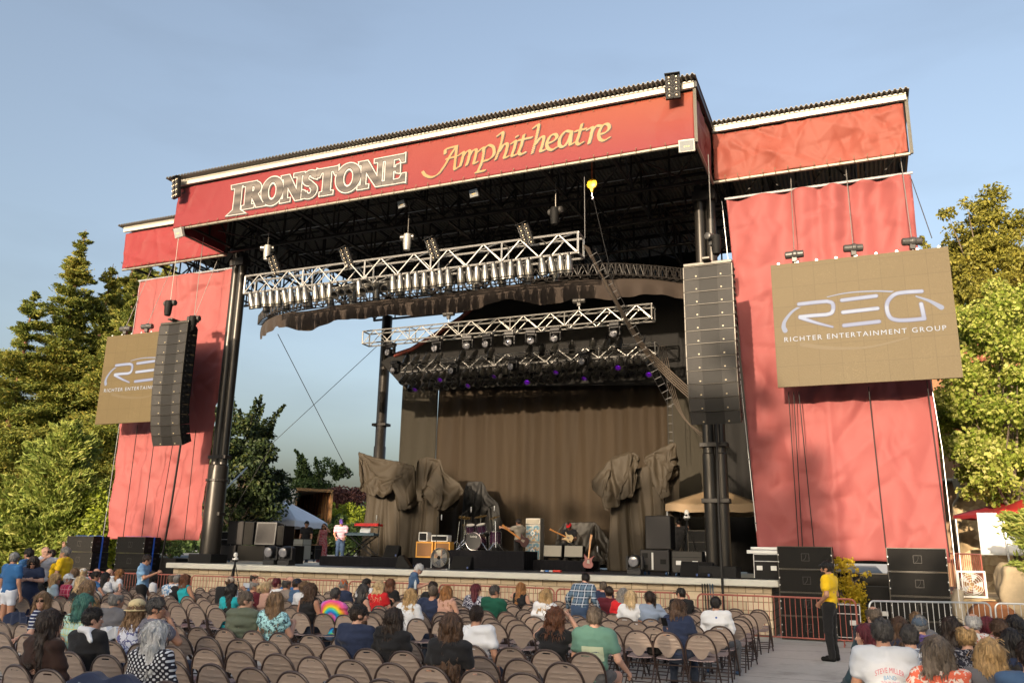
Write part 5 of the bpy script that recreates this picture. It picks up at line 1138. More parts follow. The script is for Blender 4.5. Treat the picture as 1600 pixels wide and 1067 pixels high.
# flight cases and clutter to the right of the stage
flight_case('silver trimmed flight case at the right end of the stage deck', (XA(1197, 22.9), 22.9, SZ+.004), 0.62, 0.62, 0.5, BLACKBOX, 0.0, pm('pale_trim', (0.5, 0.5, 0.5), 0.4), False)
m = MB(); m.box((XA(1194, 22.95), 23.1, SZ+0.68), (0.85, 0.4, 0.09)); m.box((XA(1196, 22.95), 23.1, SZ+0.77), (0.72, 0.36, 0.07)); tag(m.build('steel_lid', STEEL, bevel=0.01), 'flat silver case lids stacked on the right flight case', 'lids')
flight_case('black road case with white latches behind the red railing', (-0.72, 22.3, 0.0), 0.75, 0.85, 0.6, BLACKBOX, 0, pm('pale_trim', (0.5, 0.5, 0.5), 0.4)); flight_case('black lettered road case between the right subwoofer stacks', (-0.15, 23.4, 0.0), 1.3, 1.25, 0.7, BLACKBOX, 0, BLACK); flight_case('long dark case under the right drape', (-0.1, 24.6, 0.0), 2.2, 1.55, 0.8, BLACKBOX, 0, EDGE)
for i in range(6): rope('stage_cable', 'dark cable lying on the deck at the right end', [(-3.2+0.3*i+0.2*sin(k*1.3+i), 22.5+0.12*i+0.15*cos(k+i*2), SZ+0.018) for k in range(8)], 0.014, CABLE, group='cables lying on the right end of the deck')
m = MB(); xx = XA(870, 24.0)
tag(MB().bx(xx-0.12, xx+0.12, 23.98, 24.12, SZ+.016, SZ+.07).build('effects_pedal', pm('red_pedal', (0.55, 0.03, 0.02), 0.4), bevel=0.01), 'red effects pedal on the stage floor before the amplifiers', 'pedal')
for i, (px, c) in enumerate(((845, (0.5, 0.5, 0.5)), (852, (0.03, 0.15, 0.45)), (858, (0.45, 0.45, 0.45)))): tag(MB().bx(XA(px, 24), XA(px, 24)+0.11, 23.98, 24.1, SZ+.016, SZ+.06).build('effects_pedal', pm('pedal_%d' % i, c, 0.4), bevel=0.01), ('left grey', 'blue', 'right grey')[i]+' effects pedal in the row before the amplifiers', 'pedal')
m = MB(); m.bx(XA(703, 22.9)-.25, XA(703, 22.9), 22.86, 22.9, SZ+.016, SZ+.02); tag(m.build('set_list', WHITE), 'white paper lying at the stage lip', 'paper')

def polysdf(X, Z, pts):
    d = np.full(X.shape, 99.0); ins = np.zeros(X.shape, bool); n = len(pts)
    for i in range(n):
        (ax, az), (bx, bz) = pts[i], pts[(i+1) % n]; dx, dz = bx-ax, bz-az; t = np.clip(((X-ax)*dx+(Z-az)*dz)/max(dx*dx+dz*dz, 1e-9), 0, 1)
        d = np.minimum(d, np.hypot(X-ax-t*dx, Z-az-t*dz)); c = (az > Z) != (bz > Z); ins ^= c & (X < dx*(Z-az)/(dz if abs(dz) > 1e-9 else 1e-9)+ax)
    return np.where(ins, d, -d)
TARP = pm('grey_brown_tarpaulin', (0.034, 0.026, 0.0165), 0.68, 0, 0.25, 2.5, 0.25, 40, spec=0.3); TARPB = pm('black_tarpaulin', (0.004, 0.0037, 0.0035), 0.7, 0, 0.2, 3, 0.3, 20); TARPD = pm('dark_brown_tarpaulin', (0.018, 0.0145, 0.0105), 0.55, 0, 0.2, 3, 0.3, 30)
# ---------------------------------------------------------------- tarpaulins over stage pieces: real cloth let fall over hidden frames
def px_pts(pts, Y): return [tuple(float(c) for c in atY(a, b, Y)[[0, 2]]) for a, b in pts]
def collider(outline, Y, d, rnd=0.0):
    m = MB(); m.prism(outline, Y-d, Y+d); o = m.build('collider', BLACK, None); c = o.modifiers.new('collision', 'COLLISION'); c.settings.thickness_outer = 0.025; c.settings.cloth_friction = 12; c.settings.damping = 0.3; return o
def settle(V, F, colliders, frames, pins=None, mass=0.35, bend=0.6, tens=18, selfc=False):
    me = bpy.data.meshes.new('cloth'); me.from_pydata([tuple(v) for v in V], [], F); me.update(); o = bpy.data.objects.new('cloth', me); COL.objects.link(o)
    cm = o.modifiers.new('cloth', 'CLOTH'); s = cm.settings; s.quality = 5; s.mass = mass; s.tension_stiffness = tens; s.compression_stiffness = tens; s.shear_stiffness = 6; s.bending_stiffness = bend; s.air_damping = 3.0
    if pins:
        g = o.vertex_groups.new(name='pin'); g.add(pins, 1.0, 'REPLACE'); s.vertex_group_mass = 'pin'
    cm.collision_settings.distance_min = 0.02; cm.collision_settings.collision_quality = 2; cm.collision_settings.use_self_collision = selfc; cm.point_cache.frame_end = frames+2
    for f in range(1, frames+1): SC.frame_set(f)
    ev = o.evaluated_get(bpy.context.evaluated_depsgraph_get()); W = np.empty(len(V)*3, np.float32); ev.data.vertices.foreach_get('co', W); W = W.reshape(-1, 3).copy()
    bpy.data.objects.remove(o); bpy.data.meshes.remove(me); SC.frame_set(1); return W
def cloth_grid(x0, x1, y0, y1, z, st, zf=None):
    nx, ny = max(2, int((x1-x0)/st)), max(2, int((y1-y0)/st)); V = []
    for i in range(nx+1):
        for j in range(ny+1): x = x0+(x1-x0)*i/nx; y = y0+(y1-y0)*j/ny; V.append((x+.01*sin(j*2.1+i), y+.01*cos(i*1.7+j), (z if zf is None else zf(x))+.012*sin(i*1.3+j*.7)))
    return V, [(i*(ny+1)+j, (i+1)*(ny+1)+j, (i+1)*(ny+1)+j+1, i*(ny+1)+j+1) for i in range(nx) for j in range(ny)]
def cloth_part(name, W, F, mat, parent):
    o = put(name, W, np.array(F), mat, parent, True); sb = o.modifiers.new('sub', 'SUBSURF'); sb.levels = sb.render_levels = 1; so_ = o.modifiers.new('solid', 'SOLIDIFY'); so_.thickness = 0.012; return o
def top_of(outline, x):
    zs = [a[1]+(b[1]-a[1])*(x-a[0])/(b[0]-a[0]) for a, b in zip(outline, outline[1:]+outline[:1]) if a[0] != b[0] and min(a[0], b[0]) <= x <= max(a[0], b[0])]
    return max(zs) if zs else None
def drape(name, label, Y, pieces, curtains, mat):
    """pieces: (outline px, half depth, front hang, back hang, side overhang); curtains: (px x0, px x1, px top y, y offset, gather, fold count)"""
    t = None; first = True
    for pts, dY, d, hf, hb, so_, st in pieces:
        P = px_pts(pts, Y+dY); xs = [p[0] for p in P]; zt = max(p[1] for p in P); c = collider(P, Y+dY, d)
        fallback = min(p[1] for p in P)
        zf = lambda x: (top_of(P, min(max(x, min(xs)+.01), max(xs)-.01)) or fallback)+0.06
        V, F = cloth_grid(min(xs)-so_, max(xs)+so_, Y+dY-d-hf, Y+dY+d+hb, zt, st, zf)
        pins = [i for i, v in enumerate(V) if abs(v[1]-(Y+dY)) < st*.6 and min(xs)+.05 < v[0] < max(xs)-.05]
        W = settle(V, F, [c], 70, pins); bpy.data.objects.remove(c)
        if t is None: t = thing(name, label, 'tarpaulin', (float(np.mean(xs)), Y, SZ+.016))
        cloth_part('main_cover' if first else 'cover', W, F, mat, t); first = False
    for a, b, top, dY, n, amp, ztop in curtains:
        x0, x1 = float(atY(a, top, Y+dY)[0]), float(atY(b, top, Y+dY)[0]); st = 0.07; nx = int((x1-x0)/.045); zt = float(atY((a+b)/2, top, Y+dY)[2]); nz = int((zt-SZ-.03)/st); V = []
        for i in range(nx+1):
            u = i/nx; ph = 2*pi*n*(u+0.03*sin(u*17)+0.02*sin(u*41)); 
            for j in range(nz+1):
                v = j/nz; A = amp*(0.25+0.75*v)*(0.6+0.4*sin(u*23+2)); z = zt*(1-v)+(SZ+.03)*v+ztop*(1-v)*math.sin(u*9+1)
                V.append((x0+(x1-x0)*u+0.05*sin(v*5+u*9)+0.02*sin(ph*.5+v*4), Y+dY+A*sin(ph+0.7*sin(v*3+u*5))+0.4*amp*A*sin(2.3*ph+v*2)-.10*v*sin(u*7), z))
        F = [(i*(nz+1)+j, i*(nz+1)+j+1, (i+1)*(nz+1)+j+1, (i+1)*(nz+1)+j) for i in range(nx) for j in range(nz)]; cloth_part('skirt', np.array(V), F, mat, t)
    return t
def build_tarps():
    drape('covered_set_piece', 'grey brown tarpaulin over a tall set piece left of the drums', 28.5, [
        ([(558, 706), (585, 715), (622, 722), (650, 730), (648, 800), (572, 800)], 0.0, .40, 1.25, 1.1, .12, .065),
        ([(652, 718), (668, 715), (690, 719), (694, 738), (718, 756), (728, 770), (700, 800), (655, 800)], -.15, .42, 1.30, 1.0, .08, .065)],
        [(572, 692, 738, .34, 9, .13, .12)], TARP)
    drape('covered_set_piece', 'shiny grey brown tarpaulin over a tall set piece on the right of the stage', 27.8, [
        ([(919, 758), (936, 738), (950, 723), (954, 716), (985, 706), (1002, 713), (1004, 800), (945, 800)], 0.0, .40, 1.35, 1.0, .06, .065),
        ([(1004, 716), (1012, 713), (1026, 704), (1057, 690), (1062, 716), (1056, 800), (1008, 800)], -.1, .30, 1.5, 1.0, .08, .065)],
        [(950, 1062, 726, .34, 8, .15, .12)], TARP)
    drape('covered_set_piece', 'black covered set piece standing in the shade behind the drums', 30.2, [([(722, 768), (732, 753), (755, 753), (762, 771), (782, 790), (786, 874), (716, 874)], 0.0, .5, 2.6, 1.5, .12, .08)], [], TARPB)
    drape('covered_equipment', 'low dark brown cover over equipment behind the red capped guitarist', 30.4, [([(866, 836), (882, 817), (930, 816), (945, 834), (962, 862), (962, 884), (866, 884)], 0.0, .5, 1.5, 1.0, .35, .07)], [], TARPD)
build_tarps()

# ---------------------------------------------------------------- tents, trailer, planter, steps
def tent(name, label, c, s, ze, za, zg, rz, mat, val=0.28):
    t = thing(name, label, 'tent', (c[0], c[1], zg), rz); ze -= zg; za -= zg; m = MB(); k = 10; V = []; F = []
    cor = [(-s, -s), (s, -s), (s, s), (-s, s)]
    for e in range(4):
        a, b = np.array(cor[e]), np.array(cor[(e+1) % 4]); base_ = len(V)
        for i in range(k+1):
            for j in range(k+1):
                u, v = i/k, j/k; p = (a+(b-a)*u)*(1-v); z = ze+(za-ze)*(v**0.92)-0.10*sin(pi*u)*(1-v)*v*2-0.05*sin(pi*u)*(1-v); V.append((p[0], p[1], z))
        for i in range(k):
            for j in range(k): q = base_+i*(k+1)+j; F.append((q, q+k+1, q+k+2, q+1))
    m.add(V, F); o = m.build('roof_cloth', mat, t, smooth=True); so_ = o.modifiers.new('solid', 'SOLIDIFY'); so_.thickness = 0.01
    m = MB()
    for e in range(4):
        a, b = np.array(cor[e]), np.array(cor[(e+1) % 4]); V = []
        for i in range(k+1): p = a+(b-a)*i/k; dz_ = -0.05*sin(pi*i/k); V += [(p[0], p[1], ze+dz_), (p[0]*1.005, p[1]*1.005, ze+dz_-val+0.02*sin(i*2.1))]
        m.add(V, [(2*i+1, 2*i+3, 2*i+2, 2*i) for i in range(k)])
    m.build('valance', mat, t, smooth=True); m = MB()
    for x, y in cor: m.cyl((x*.97, y*.97, 0), (x*.97, y*.97, ze), 0.025, n=6)
    for e in range(4): a, b = cor[e], cor[(e+1) % 4]; m.cyl((a[0]*.97, a[1]*.97, ze-.06), (b[0]*.97, b[1]*.97, ze-.06), 0.018, n=5)
    m.build('legs', STEEL, t); return t
p = atY(442, 780, 41); tent('canopy_tent', 'white pop up tent behind the left of the stage', (p[0], 41), 2.0, ZA(503, 815, 40.5), p[2], 1.3, radians(8), pm('white_tent_cloth', (0.66, 0.68, 0.74), 0.7))
p = atY(1112, 762, 28.2); tent('canopy_tent', 'tan pop up tent behind the right columns', (p[0]+0.15, 28.2), 1.45, ZA(1045, 788, 27.0), p[2], SZ, 0.06, pm('tan_tent_cloth', (0.26, 0.18, 0.10), 0.7), 0.22)
p = atY(1574, 776, 28.5); tent('canopy_tent', 'bright red pop up tent at the right edge', (p[0]+0.5, 28.9), 1.45, ZA(1522, 800, 28.0), p[2], 1.0, radians(20), pm('red_tent_cloth', (0.32, 0.014, 0.013), 0.6), 0.10)
tr = thing('box_trailer', 'open white box trailer with a bare wooden interior behind the white tent', 'trailer', (XA(480, 50)+0.2, 50.0, 1.3), radians(52)); TRW = pm('aged_white_panel', (0.55, 0.53, 0.47), 0.6, 0, 0.15, 1.2); TRI = pm('plywood_lining', (0.30, 0.15, 0.06), 0.7, 0, 0.3, 2)
m = MB(); m.bx(-1.3, -1.26, 0, 8, 0.9, 4.75); m.bx(1.26, 1.3, 0, 8, 0.9, 4.75); m.bx(-1.26, 1.26, 0, 8, 4.71, 4.75); m.bx(-1.26, 1.26, 7.96, 8, 0.9, 4.71); m.build('box', TRW, tr)
m = MB(); m.bx(-1.255, -1.22, 0.05, 7.9, 0.98, 4.7); m.bx(1.22, 1.255, 0.05, 7.9, 0.98, 4.7); m.bx(-1.22, 1.22, 7.9, 7.95, 0.98, 4.7); m.bx(-1.25, 1.25, 0.02, 7.9, 0.9, 0.97); m.build('lining', TRI, tr)
m = MB(); 
for i in range(9):
    for s_ in (-1.19, 1.19): MB().bx(s_-.025, s_+.025, 0.5+i*0.8, 0.6+i*0.8, 0.98, 4.7).build('rib', pm('dark_rib', (0.10, 0.05, 0.025), 0.7), tr); m = MB(); m.bx(-1.34, -1.2, -0.06, -0.002, 0.85, 4.8); m.bx(1.2, 1.34, -0.06, -0.002, 0.85, 4.8); m.bx(-1.2, 1.2, -0.06, -0.002, 4.6, 4.8); m.bx(-1.2, 1.2, -0.06, -0.002, 0.8, 0.95); m.build('door_frame', pm('rusty_frame', (0.36, 0.22, 0.10), 0.7, 0, 0.4, 3), tr)
for sx_ in (-0.95, 0.95):
    for yy in (6.0, 7.1): m = MB(); m.lathe((sx_-0.14, yy, 0.48), [(0.46, 0), (0.48, 0.04), (0.48, 0.24), (0.46, 0.28)], 18, (1, 0, 0)); m.build('wheel', RUBBER, tr, smooth=True)
m = MB(); m.bx(-23.2, -22.05, 22.9, 23.5, 0, 1.5); tag(m.build('planter_box', BLACKBOX, bevel=0.02), 'black planter box at the left end of the stage', 'planter')
t = thing('stage_stairs', 'grey metal steps between the left subwoofer stacks', 'stairs', (-24.55, 22.9, 0)); 
for k in range(6): m = MB(); m.bx(-0.42, 0.42, k*0.26, k*0.26+0.30, 0.22+k*0.24, 0.26+k*0.24); m.build('tread', STEEL, t)
for s in (-1, 1): m = MB(); m.add([(s*0.44, 0, 0), (s*0.44, 0.25, 0), (s*0.44, 1.6, 1.3), (s*0.44, 1.6, 1.6), (s*0.44, 0, 0.3), (s*0.47, 0, 0), (s*0.47, 0.25, 0), (s*0.47, 1.6, 1.3), (s*0.47, 1.6, 1.6), (s*0.47, 0, 0.3)], [(0, 1, 2, 3, 4), (9, 8, 7, 6, 5), (0, 5, 6, 1), (1, 6, 7, 2), (2, 7, 8, 3), (3, 8, 9, 4), (4, 9, 5, 0)]); m.build('side_rail', STEEL, t)
# ---------------------------------------------------------------- plants
def leaf_mat(name, stops, trans=0.3, rough=0.55):
    b = NB(name); g = b.n('ShaderNodeNewGeometry'); f = b.noise(0.5, 3); t = b.math('ADD', b.math('MULTIPLY', g.outputs['Random Per Island'], 0.6), b.math('MULTIPLY_ADD', f, 0.9, -0.25))
    c = b.ramp(t, [(i/(len(stops)-1), s) for i, s in enumerate(stops)]); b.col(c); b.fin(rough, spec=0.3)
    tr = b.n('ShaderNodeBsdfTranslucent'); b.t.links.new(c, tr.inputs[0]); mx = b.n('ShaderNodeMixShader'); mx.inputs[0].default_value = trans
    b.t.links.new(b.b.outputs[0], mx.inputs[1]); b.t.links.new(tr.outputs[0], mx.inputs[2]); b.t.links.new(mx.outputs[0], b.t.nodes['Material Output'].inputs[0]); return b.m
BARK = pm('grey_bark', (0.13, 0.10, 0.075), 0.9, 0, 0.35, 3, 0.6, 14); BARKR = pm('red_brown_bark', (0.20, 0.10, 0.06), 0.9, 0, 0.35, 3, 0.6, 14)
def leaves(C, D, size, asp, rng, droop=0.0):
    """one rhombic leaf per centre C, long axis about D"""
    n = len(C); D = D/np.maximum(np.linalg.norm(D, axis=1, keepdims=True), 1e-6); R = rng.normal(size=(n, 3)); S = np.cross(D, R); S /= np.maximum(np.linalg.norm(S, axis=1, keepdims=True), 1e-6)
    s = size*rng.uniform(0.6, 1.4, (n, 1)); N = np.cross(D, S)
    P = np.stack([C-D*s*.5, C+S*s*asp*.5+N*s*.06, C+D*s*.5, C-S*s*asp*.5+N*s*.06], 1).reshape(-1, 3); return P, np.arange(4*n).reshape(n, 4)
def put_tree(name, label, base, trunk_mb, bark, C, D, size, asp, mat, rng, group=None, cat='tree'):
    t = thing(name, label, cat, base, 0, group)
    if trunk_mb is not None: trunk_mb.build('trunk', bark, t, smooth=True)
    V, Q = leaves(C, D, size, asp, rng); put('crown', V, Q, mat, t, smooth=False); return t
def broadleaf(label, base, hgt, crown_lo, rx, ry, mat, seed, nclump=46, per=420, size=0.2, asp=0.6, clr=0.75, name='broadleaf_tree', gaps=0.25, wisp=0, group=None):
    rng = np.random.default_rng(seed); m = MB(); cz = (crown_lo+hgt)/2; hz = (hgt-crown_lo)/2
    m.tube([(0, 0, -0.3), (0.05, 0, crown_lo*.5), (0.0, 0.1, crown_lo), (0.1, 0, cz)], [0.05*hgt**.7+.04, 0.045*hgt**.7, 0.035*hgt**.7, 0.015*hgt**.7], 9)
    CL = []
    while len(CL) < nclump:
        p = rng.uniform(-1, 1, 3); r = np.linalg.norm(p)
        if r > 1 or r < 0.35: continue
        k = 1+0.22*vnoise(p*1.7, 1, seed); CL.append(np.array([p[0]*rx*k, p[1]*ry*k, cz+p[2]*hz*k]))
    for c in CL[:26]: q = np.array([0, 0, crown_lo*.8+0.4*(c[2]-crown_lo)*rng.uniform(.5, 1)]); m.tube([q, (q+c)/2+rng.normal(size=3)*.12, c], [0.018*hgt**.6, 0.010*hgt**.6, 0.004], 5)
    CC, DD = [], []
    for c in CL:
        r = clr*rng.uniform(.55, 1.25); k = int(per*rng.uniform(.6, 1.3)*(r/clr)**2); p = rng.normal(size=(k, 3)); p /= np.linalg.norm(p, axis=1, keepdims=True); rad = rng.random((k, 1))**.5
        q = p*rad*r*np.array([1.15, 1.15, 0.75]); keep = vnoise(q+c, 1.9, seed+5) > -gaps*1.6; CC.append((q+c)[keep]); DD.append((p*0.6+rng.normal(size=(k, 3))*.7+[0, 0, -.25])[keep])
    for i in range(wisp):
        a = rng.uniform(0, 2*pi); b = np.array([cos(a)*rx*.5, sin(a)*ry*.5, hgt-hz*.5*rng.random()]); d = np.array([cos(a)*.5, sin(a)*.5, rng.uniform(.6, 1.2)]); L = rng.uniform(.8, 1.9); m.tube([b, b+d*L], [0.02, 0.005], 4)
        tt = rng.random((130, 1)); CC.append(b+d*L*tt+rng.normal(size=(130, 3))*.13*(1.2-tt)); DD.append(rng.normal(size=(130, 3)))
    return put_tree(name, label, base, m, BARK, np.concatenate(CC), np.concatenate(DD), size, asp, mat, rng, group)
def conifer(label, base, hgt, rad, mat, seed, name='redwood_tree', step=0.42, needle=0.34, group=None, lean=0.0, up=-0.25, per=34, first=0.08):
    rng = np.random.default_rng(seed); m = MB(); m.tube([(0, 0, -.3), (lean*.3, 0, hgt*.4), (lean, 0, hgt)], [0.022*hgt, 0.014*hgt, 0.012], 8); CC, DD = [], []
    z = hgt*first
    while z < hgt-.15:
        t = z/hgt; R = rad*(1-t)**.8*(0.75+0.45*rng.random())+0.18; nb = max(3, int(4+4*(1-t)))
        for k in range(nb):
            a = rng.uniform(0, 2*pi); r = R*rng.uniform(.55, 1.15); d = np.array([cos(a), sin(a), up+0.35*t+rng.uniform(-.12, .12)]); o = np.array([lean*t, 0, z+rng.uniform(-.2, .2)]); e = o+d*r; e[2] += 0.10*r
            mid = o+d*r*.55; m.tube([o, mid, e], [0.03*(1.1-t), 0.018, 0.006], 4, False)
            n = int(per*r/0.6)+10; s = rng.random(n)**.75; P = o+(mid-o)*np.minimum(s, .5)[:, None]*2+(e-mid)*np.maximum(s-.5, 0)[:, None]*2
            w_ = 0.30*r*np.sin(pi*np.clip(s*.9+.1, 0, 1))[:, None]+.05; P = P+rng.normal(size=(n, 3))*w_*np.array([.6, .6, .28]); CC.append(P); DD.append(np.tile(d, (n, 1))+rng.normal(size=(n, 3))*.55+[0, 0, .15])
        z += step*(0.75+0.5*rng.random())
    return put_tree(name, label, base, m, BARKR, np.concatenate(CC), np.concatenate(DD), needle, 0.30, mat, rng, group)
RED = leaf_mat('redwood_foliage', [(0.05, 0.085, 0.018), (0.13, 0.165, 0.03), (0.25, 0.25, 0.045), (0.34, 0.24, 0.045)], 0.3)
PIN = leaf_mat('pine_foliage', [(0.10, 0.15, 0.03), (0.20, 0.26, 0.05), (0.32, 0.35, 0.08), (0.40, 0.35, 0.10)], 0.35)
DRK = leaf_mat('dark_oak_foliage', [(0.012, 0.024, 0.010), (0.022, 0.038, 0.014), (0.04, 0.06, 0.018), (0.12, 0.12, 0.02)], 0.15)
MID = leaf_mat('mid_green_foliage', [(0.03, 0.055, 0.018), (0.05, 0.085, 0.025), (0.08, 0.12, 0.03)], 0.25)
LIM = leaf_mat('lime_foliage', [(0.12, 0.17, 0.015), (0.22, 0.27, 0.022), (0.33, 0.36, 0.04)], 0.3)
PLM = leaf_mat('plum_foliage', [(0.055, 0.022, 0.022), (0.10, 0.040, 0.035), (0.15, 0.07, 0.05)], 0.2)
MPL = leaf_mat('maple_foliage', [(0.07, 0.12, 0.016), (0.20, 0.26, 0.03), (0.42, 0.44, 0.10), (0.62, 0.58, 0.24)], 0.4)
OAK = leaf_mat('golden_oak_foliage', [(0.08, 0.09, 0.016), (0.19, 0.18, 0.028), (0.31, 0.27, 0.045)], 0.25)
YEL = leaf_mat('yellow_shrub_foliage', [(0.28, 0.20, 0.01), (0.50, 0.36, 0.02), (0.35, 0.34, 0.03)], 0.35)
def at_base(px, Y, z=0.0): p = atY(px, 860, Y); return (float(p[0]), Y, z)
for px, top, Y, rd, sd, lab in ((36, 376, 33, 3.1, 1, 'tall redwood at the far left edge'), (92, 425, 35, 3.2, 2, 'shorter redwood second from the left'), (128, 405, 37, 3.3, 3, 'redwood in the middle of the left grove'),
                                (158, 380, 39, 3.4, 4, 'tallest redwood of the left grove, by the red wing banner'), (190, 388, 36, 3.0, 5, 'redwood partly behind the left screen'), (-25, 470, 31, 3.2, 6, 'redwood cut by the left edge'), (62, 470, 36, 3.4, 7, 'lower redwood filling the gap behind the pine'), (142, 445, 34, 3.4, 8, 'lower redwood left of the left screen'), (112, 440, 40, 3.4, 9, 'redwood deep inside the left grove')):
    b = at_base(px, Y); tz = float(atY(px, top, Y)[2]); conifer(lab, b, tz, rd*1.12, RED, 100+sd, needle=0.21, group='redwoods behind the left of the stage', per=210, lean=1.0 if sd < 4 else 0.6)
b = at_base(72, 25.5); conifer('bushy light green pine left of the subwoofer stacks', b, float(atY(100, 655, 25.5)[2]), 2.9, PIN, 121, 'pine_tree', 0.30, 0.25, up=0.25, per=150, first=0.06, lean=0.5)
b = at_base(8, 24.5); conifer('low light green pine at the bottom left edge', b, 4.6, 2.4, PIN, 123, 'pine_tree', 0.28, 0.24, up=0.25, per=140, first=0.05)
broadleaf('lime green bush between the pine and the left drape', at_base(150, 26.5), 3.9, 0.3, 1.5, 1.2, LIM, 131, 22, 420, 0.16, name='bush')
broadleaf('green hedge bush behind the left subwoofers', at_base(120, 28.0), 3.2, 0.2, 2.2, 1.2, MID, 133, 26, 420, 0.18, name='bush')
broadleaf('dark oak behind the left column', at_base(362, 37, 1.3), float(atY(380, 645, 37)[2])-1.3, 1.0, 2.5, 2.3, DRK, 141, 64, 520, 0.22, gaps=0.3, wisp=16)
broadleaf('round dark green tree beyond the box trailer', at_base(490, 62, 1.3), float(atY(490, 722, 62)[2])-1.3, 1.2, 3.3, 3.0, MID, 143, 60, 520, 0.24, gaps=0.1, wisp=14)
broadleaf('lime green bush behind the trailer door', at_base(508, 56, 1.3), 4.6, 0.6, 1.5, 1.4, LIM, 145, 22, 360, 0.22, name='bush')
broadleaf('purple leaved plum tree left of the tarpaulin', at_base(543, 60, 1.3), float(atY(545, 760, 60)[2])-1.3, 1.2, 2.3, 2.1, PLM, 147, 40, 420, 0.22)
broadleaf('lime green bush in front of the plum tree', at_base(560, 54, 1.3), 4.2, 0.4, 1.5, 1.4, LIM, 149, 22, 360, 0.2, name='bush')
broadleaf('low green bush right of the trailer', at_base(528, 52, 1.3), 2.9, 0.2, 2.2, 1.4, MID, 151, 26, 360, 0.2, name='bush')
broadleaf('leafy plants in the black planter box', (-22.6, 23.2, 1.45), 0.62, 0.05, 0.5, 0.3, MID, 153, 14, 150, 0.09, clr=0.2, name='plant')
broadleaf('pale sunlit maple at the right edge', at_base(1592, 29.0, 0.8), float(atY(1570, 445, 29)[2])-0.8, 2.0, 2.0, 2.0, MPL, 161, 95, 620, 0.135, 0.7, clr=0.6, gaps=0.3)
broadleaf('dark green understorey tree behind the maple', at_base(1720, 34.5, 1.4), 8.0, 1.5, 2.4, 2.0, MID, 163, 50, 360, 0.2)
broadleaf('golden oak on the hill behind the right screen', at_base(1530, 50, 4.5), float(atY(1535, 398, 50)[2])-4.5, 4.5, 3.8, 3.2, OAK, 165, 120, 560, 0.22, clr=0.9, wisp=10)
broadleaf('thin oak showing beside the right screen corner', at_base(1483, 47, 4.0), float(atY(1484, 385, 47)[2])-4.0, 4.0, 1.1, 1.1, OAK, 167, 44, 300, 0.2, clr=0.55)
broadleaf('tall open oak at the upper right edge', at_base(1606, 44, 4.5), float(atY(1600, 285, 44)[2])-4.5, 5.5, 2.3, 2.1, OAK, 169, 110, 380, 0.18, clr=0.62, gaps=0.3)
broadleaf('yellow leaved shrub between the right subwoofer stacks', (-0.62, 23.15, 0.0), 2.05, 0.25, 0.62, 0.35, YEL, 171, 40, 190, 0.075, clr=0.22, name='shrub')
b = (3.75, 23.4, 1.1); conifer('spreading pine bough at the lower right edge', b, 2.3, 1.25, PIN, 173, 'pine_tree', 0.16, 0.15, up=0.05, per=200, first=0.3)
conifer('small pine by the red tent at the right edge', (4.6, 24.6, 0.8), 3.2, 1.1, PIN, 175, 'pine_tree', 0.2, 0.15, up=0.1, per=180, first=0.25)

# far tree line and the trees on the slope behind the audience, which shade the seats
def tree_mass(name, label, x0, x1, y0, y1, z0, hfun, n, size, mat, seed, fuzz=0.0):
    rng = np.random.default_rng(seed); X = rng.uniform(x0, x1, n); Y = rng.uniform(y0, y1, n); h = hfun(X, Y)+fuzz*rng.uniform(-1, 1, n); Z = z0+rng.random(n)**.8*h
    V, Q = leaves(np.stack([X, Y, Z], 1), rng.normal(size=(n, 3)), size, 0.8, rng); o = put(name, V, Q, mat, smooth=False); tag(o, label, 'trees', kind='stuff')
tree_mass('far_trees', 'distant green trees beyond the stage', -150, -30, 105, 125, 0, lambda X, Y: 7+2.5*vnoise(np.stack([X, X*0, X*0], -1), .12, 3), 9000, 1.0, MID, 201)
tree_mass('far_trees', 'distant golden trees on the hill at the right', 8, 60, 70, 90, 5, lambda X, Y: 12+4*vnoise(np.stack([X, X*0, X*0], -1), .12, 5), 7000, 0.9, OAK, 203)
SHY = -46.0
def shade_h(X, Y):
    sd = np.clip(np.maximum((X+5.0)/1.5, (-19.5-X)/2), 0, 1); out = np.clip(np.maximum((X-2.5)/1.5, (-27-X)/2), 0, 1); k = 1-0.72*sd
    return 17.0-3.2*sd+1.1*np.clip((-19.5-X)/2, 0, 1)-3.5*np.clip((-27-X)/2, 0, 1)-2.4*np.clip((X-2.5)/1.5, 0, 1)+k*(1.4*vnoise(np.stack([X, X*0, X*0], -1), .16, 9)+0.9*vnoise(np.stack([X, X*0, X*0], -1), .6, 19)+RNG.uniform(-2.3, 2.3, X.shape))
tree_mass('tree_belt', 'belt of trees on the slope behind the audience', -150, 130, SHY-3, SHY+3, 0, shade_h, 90000, 1.05, MID, 205)

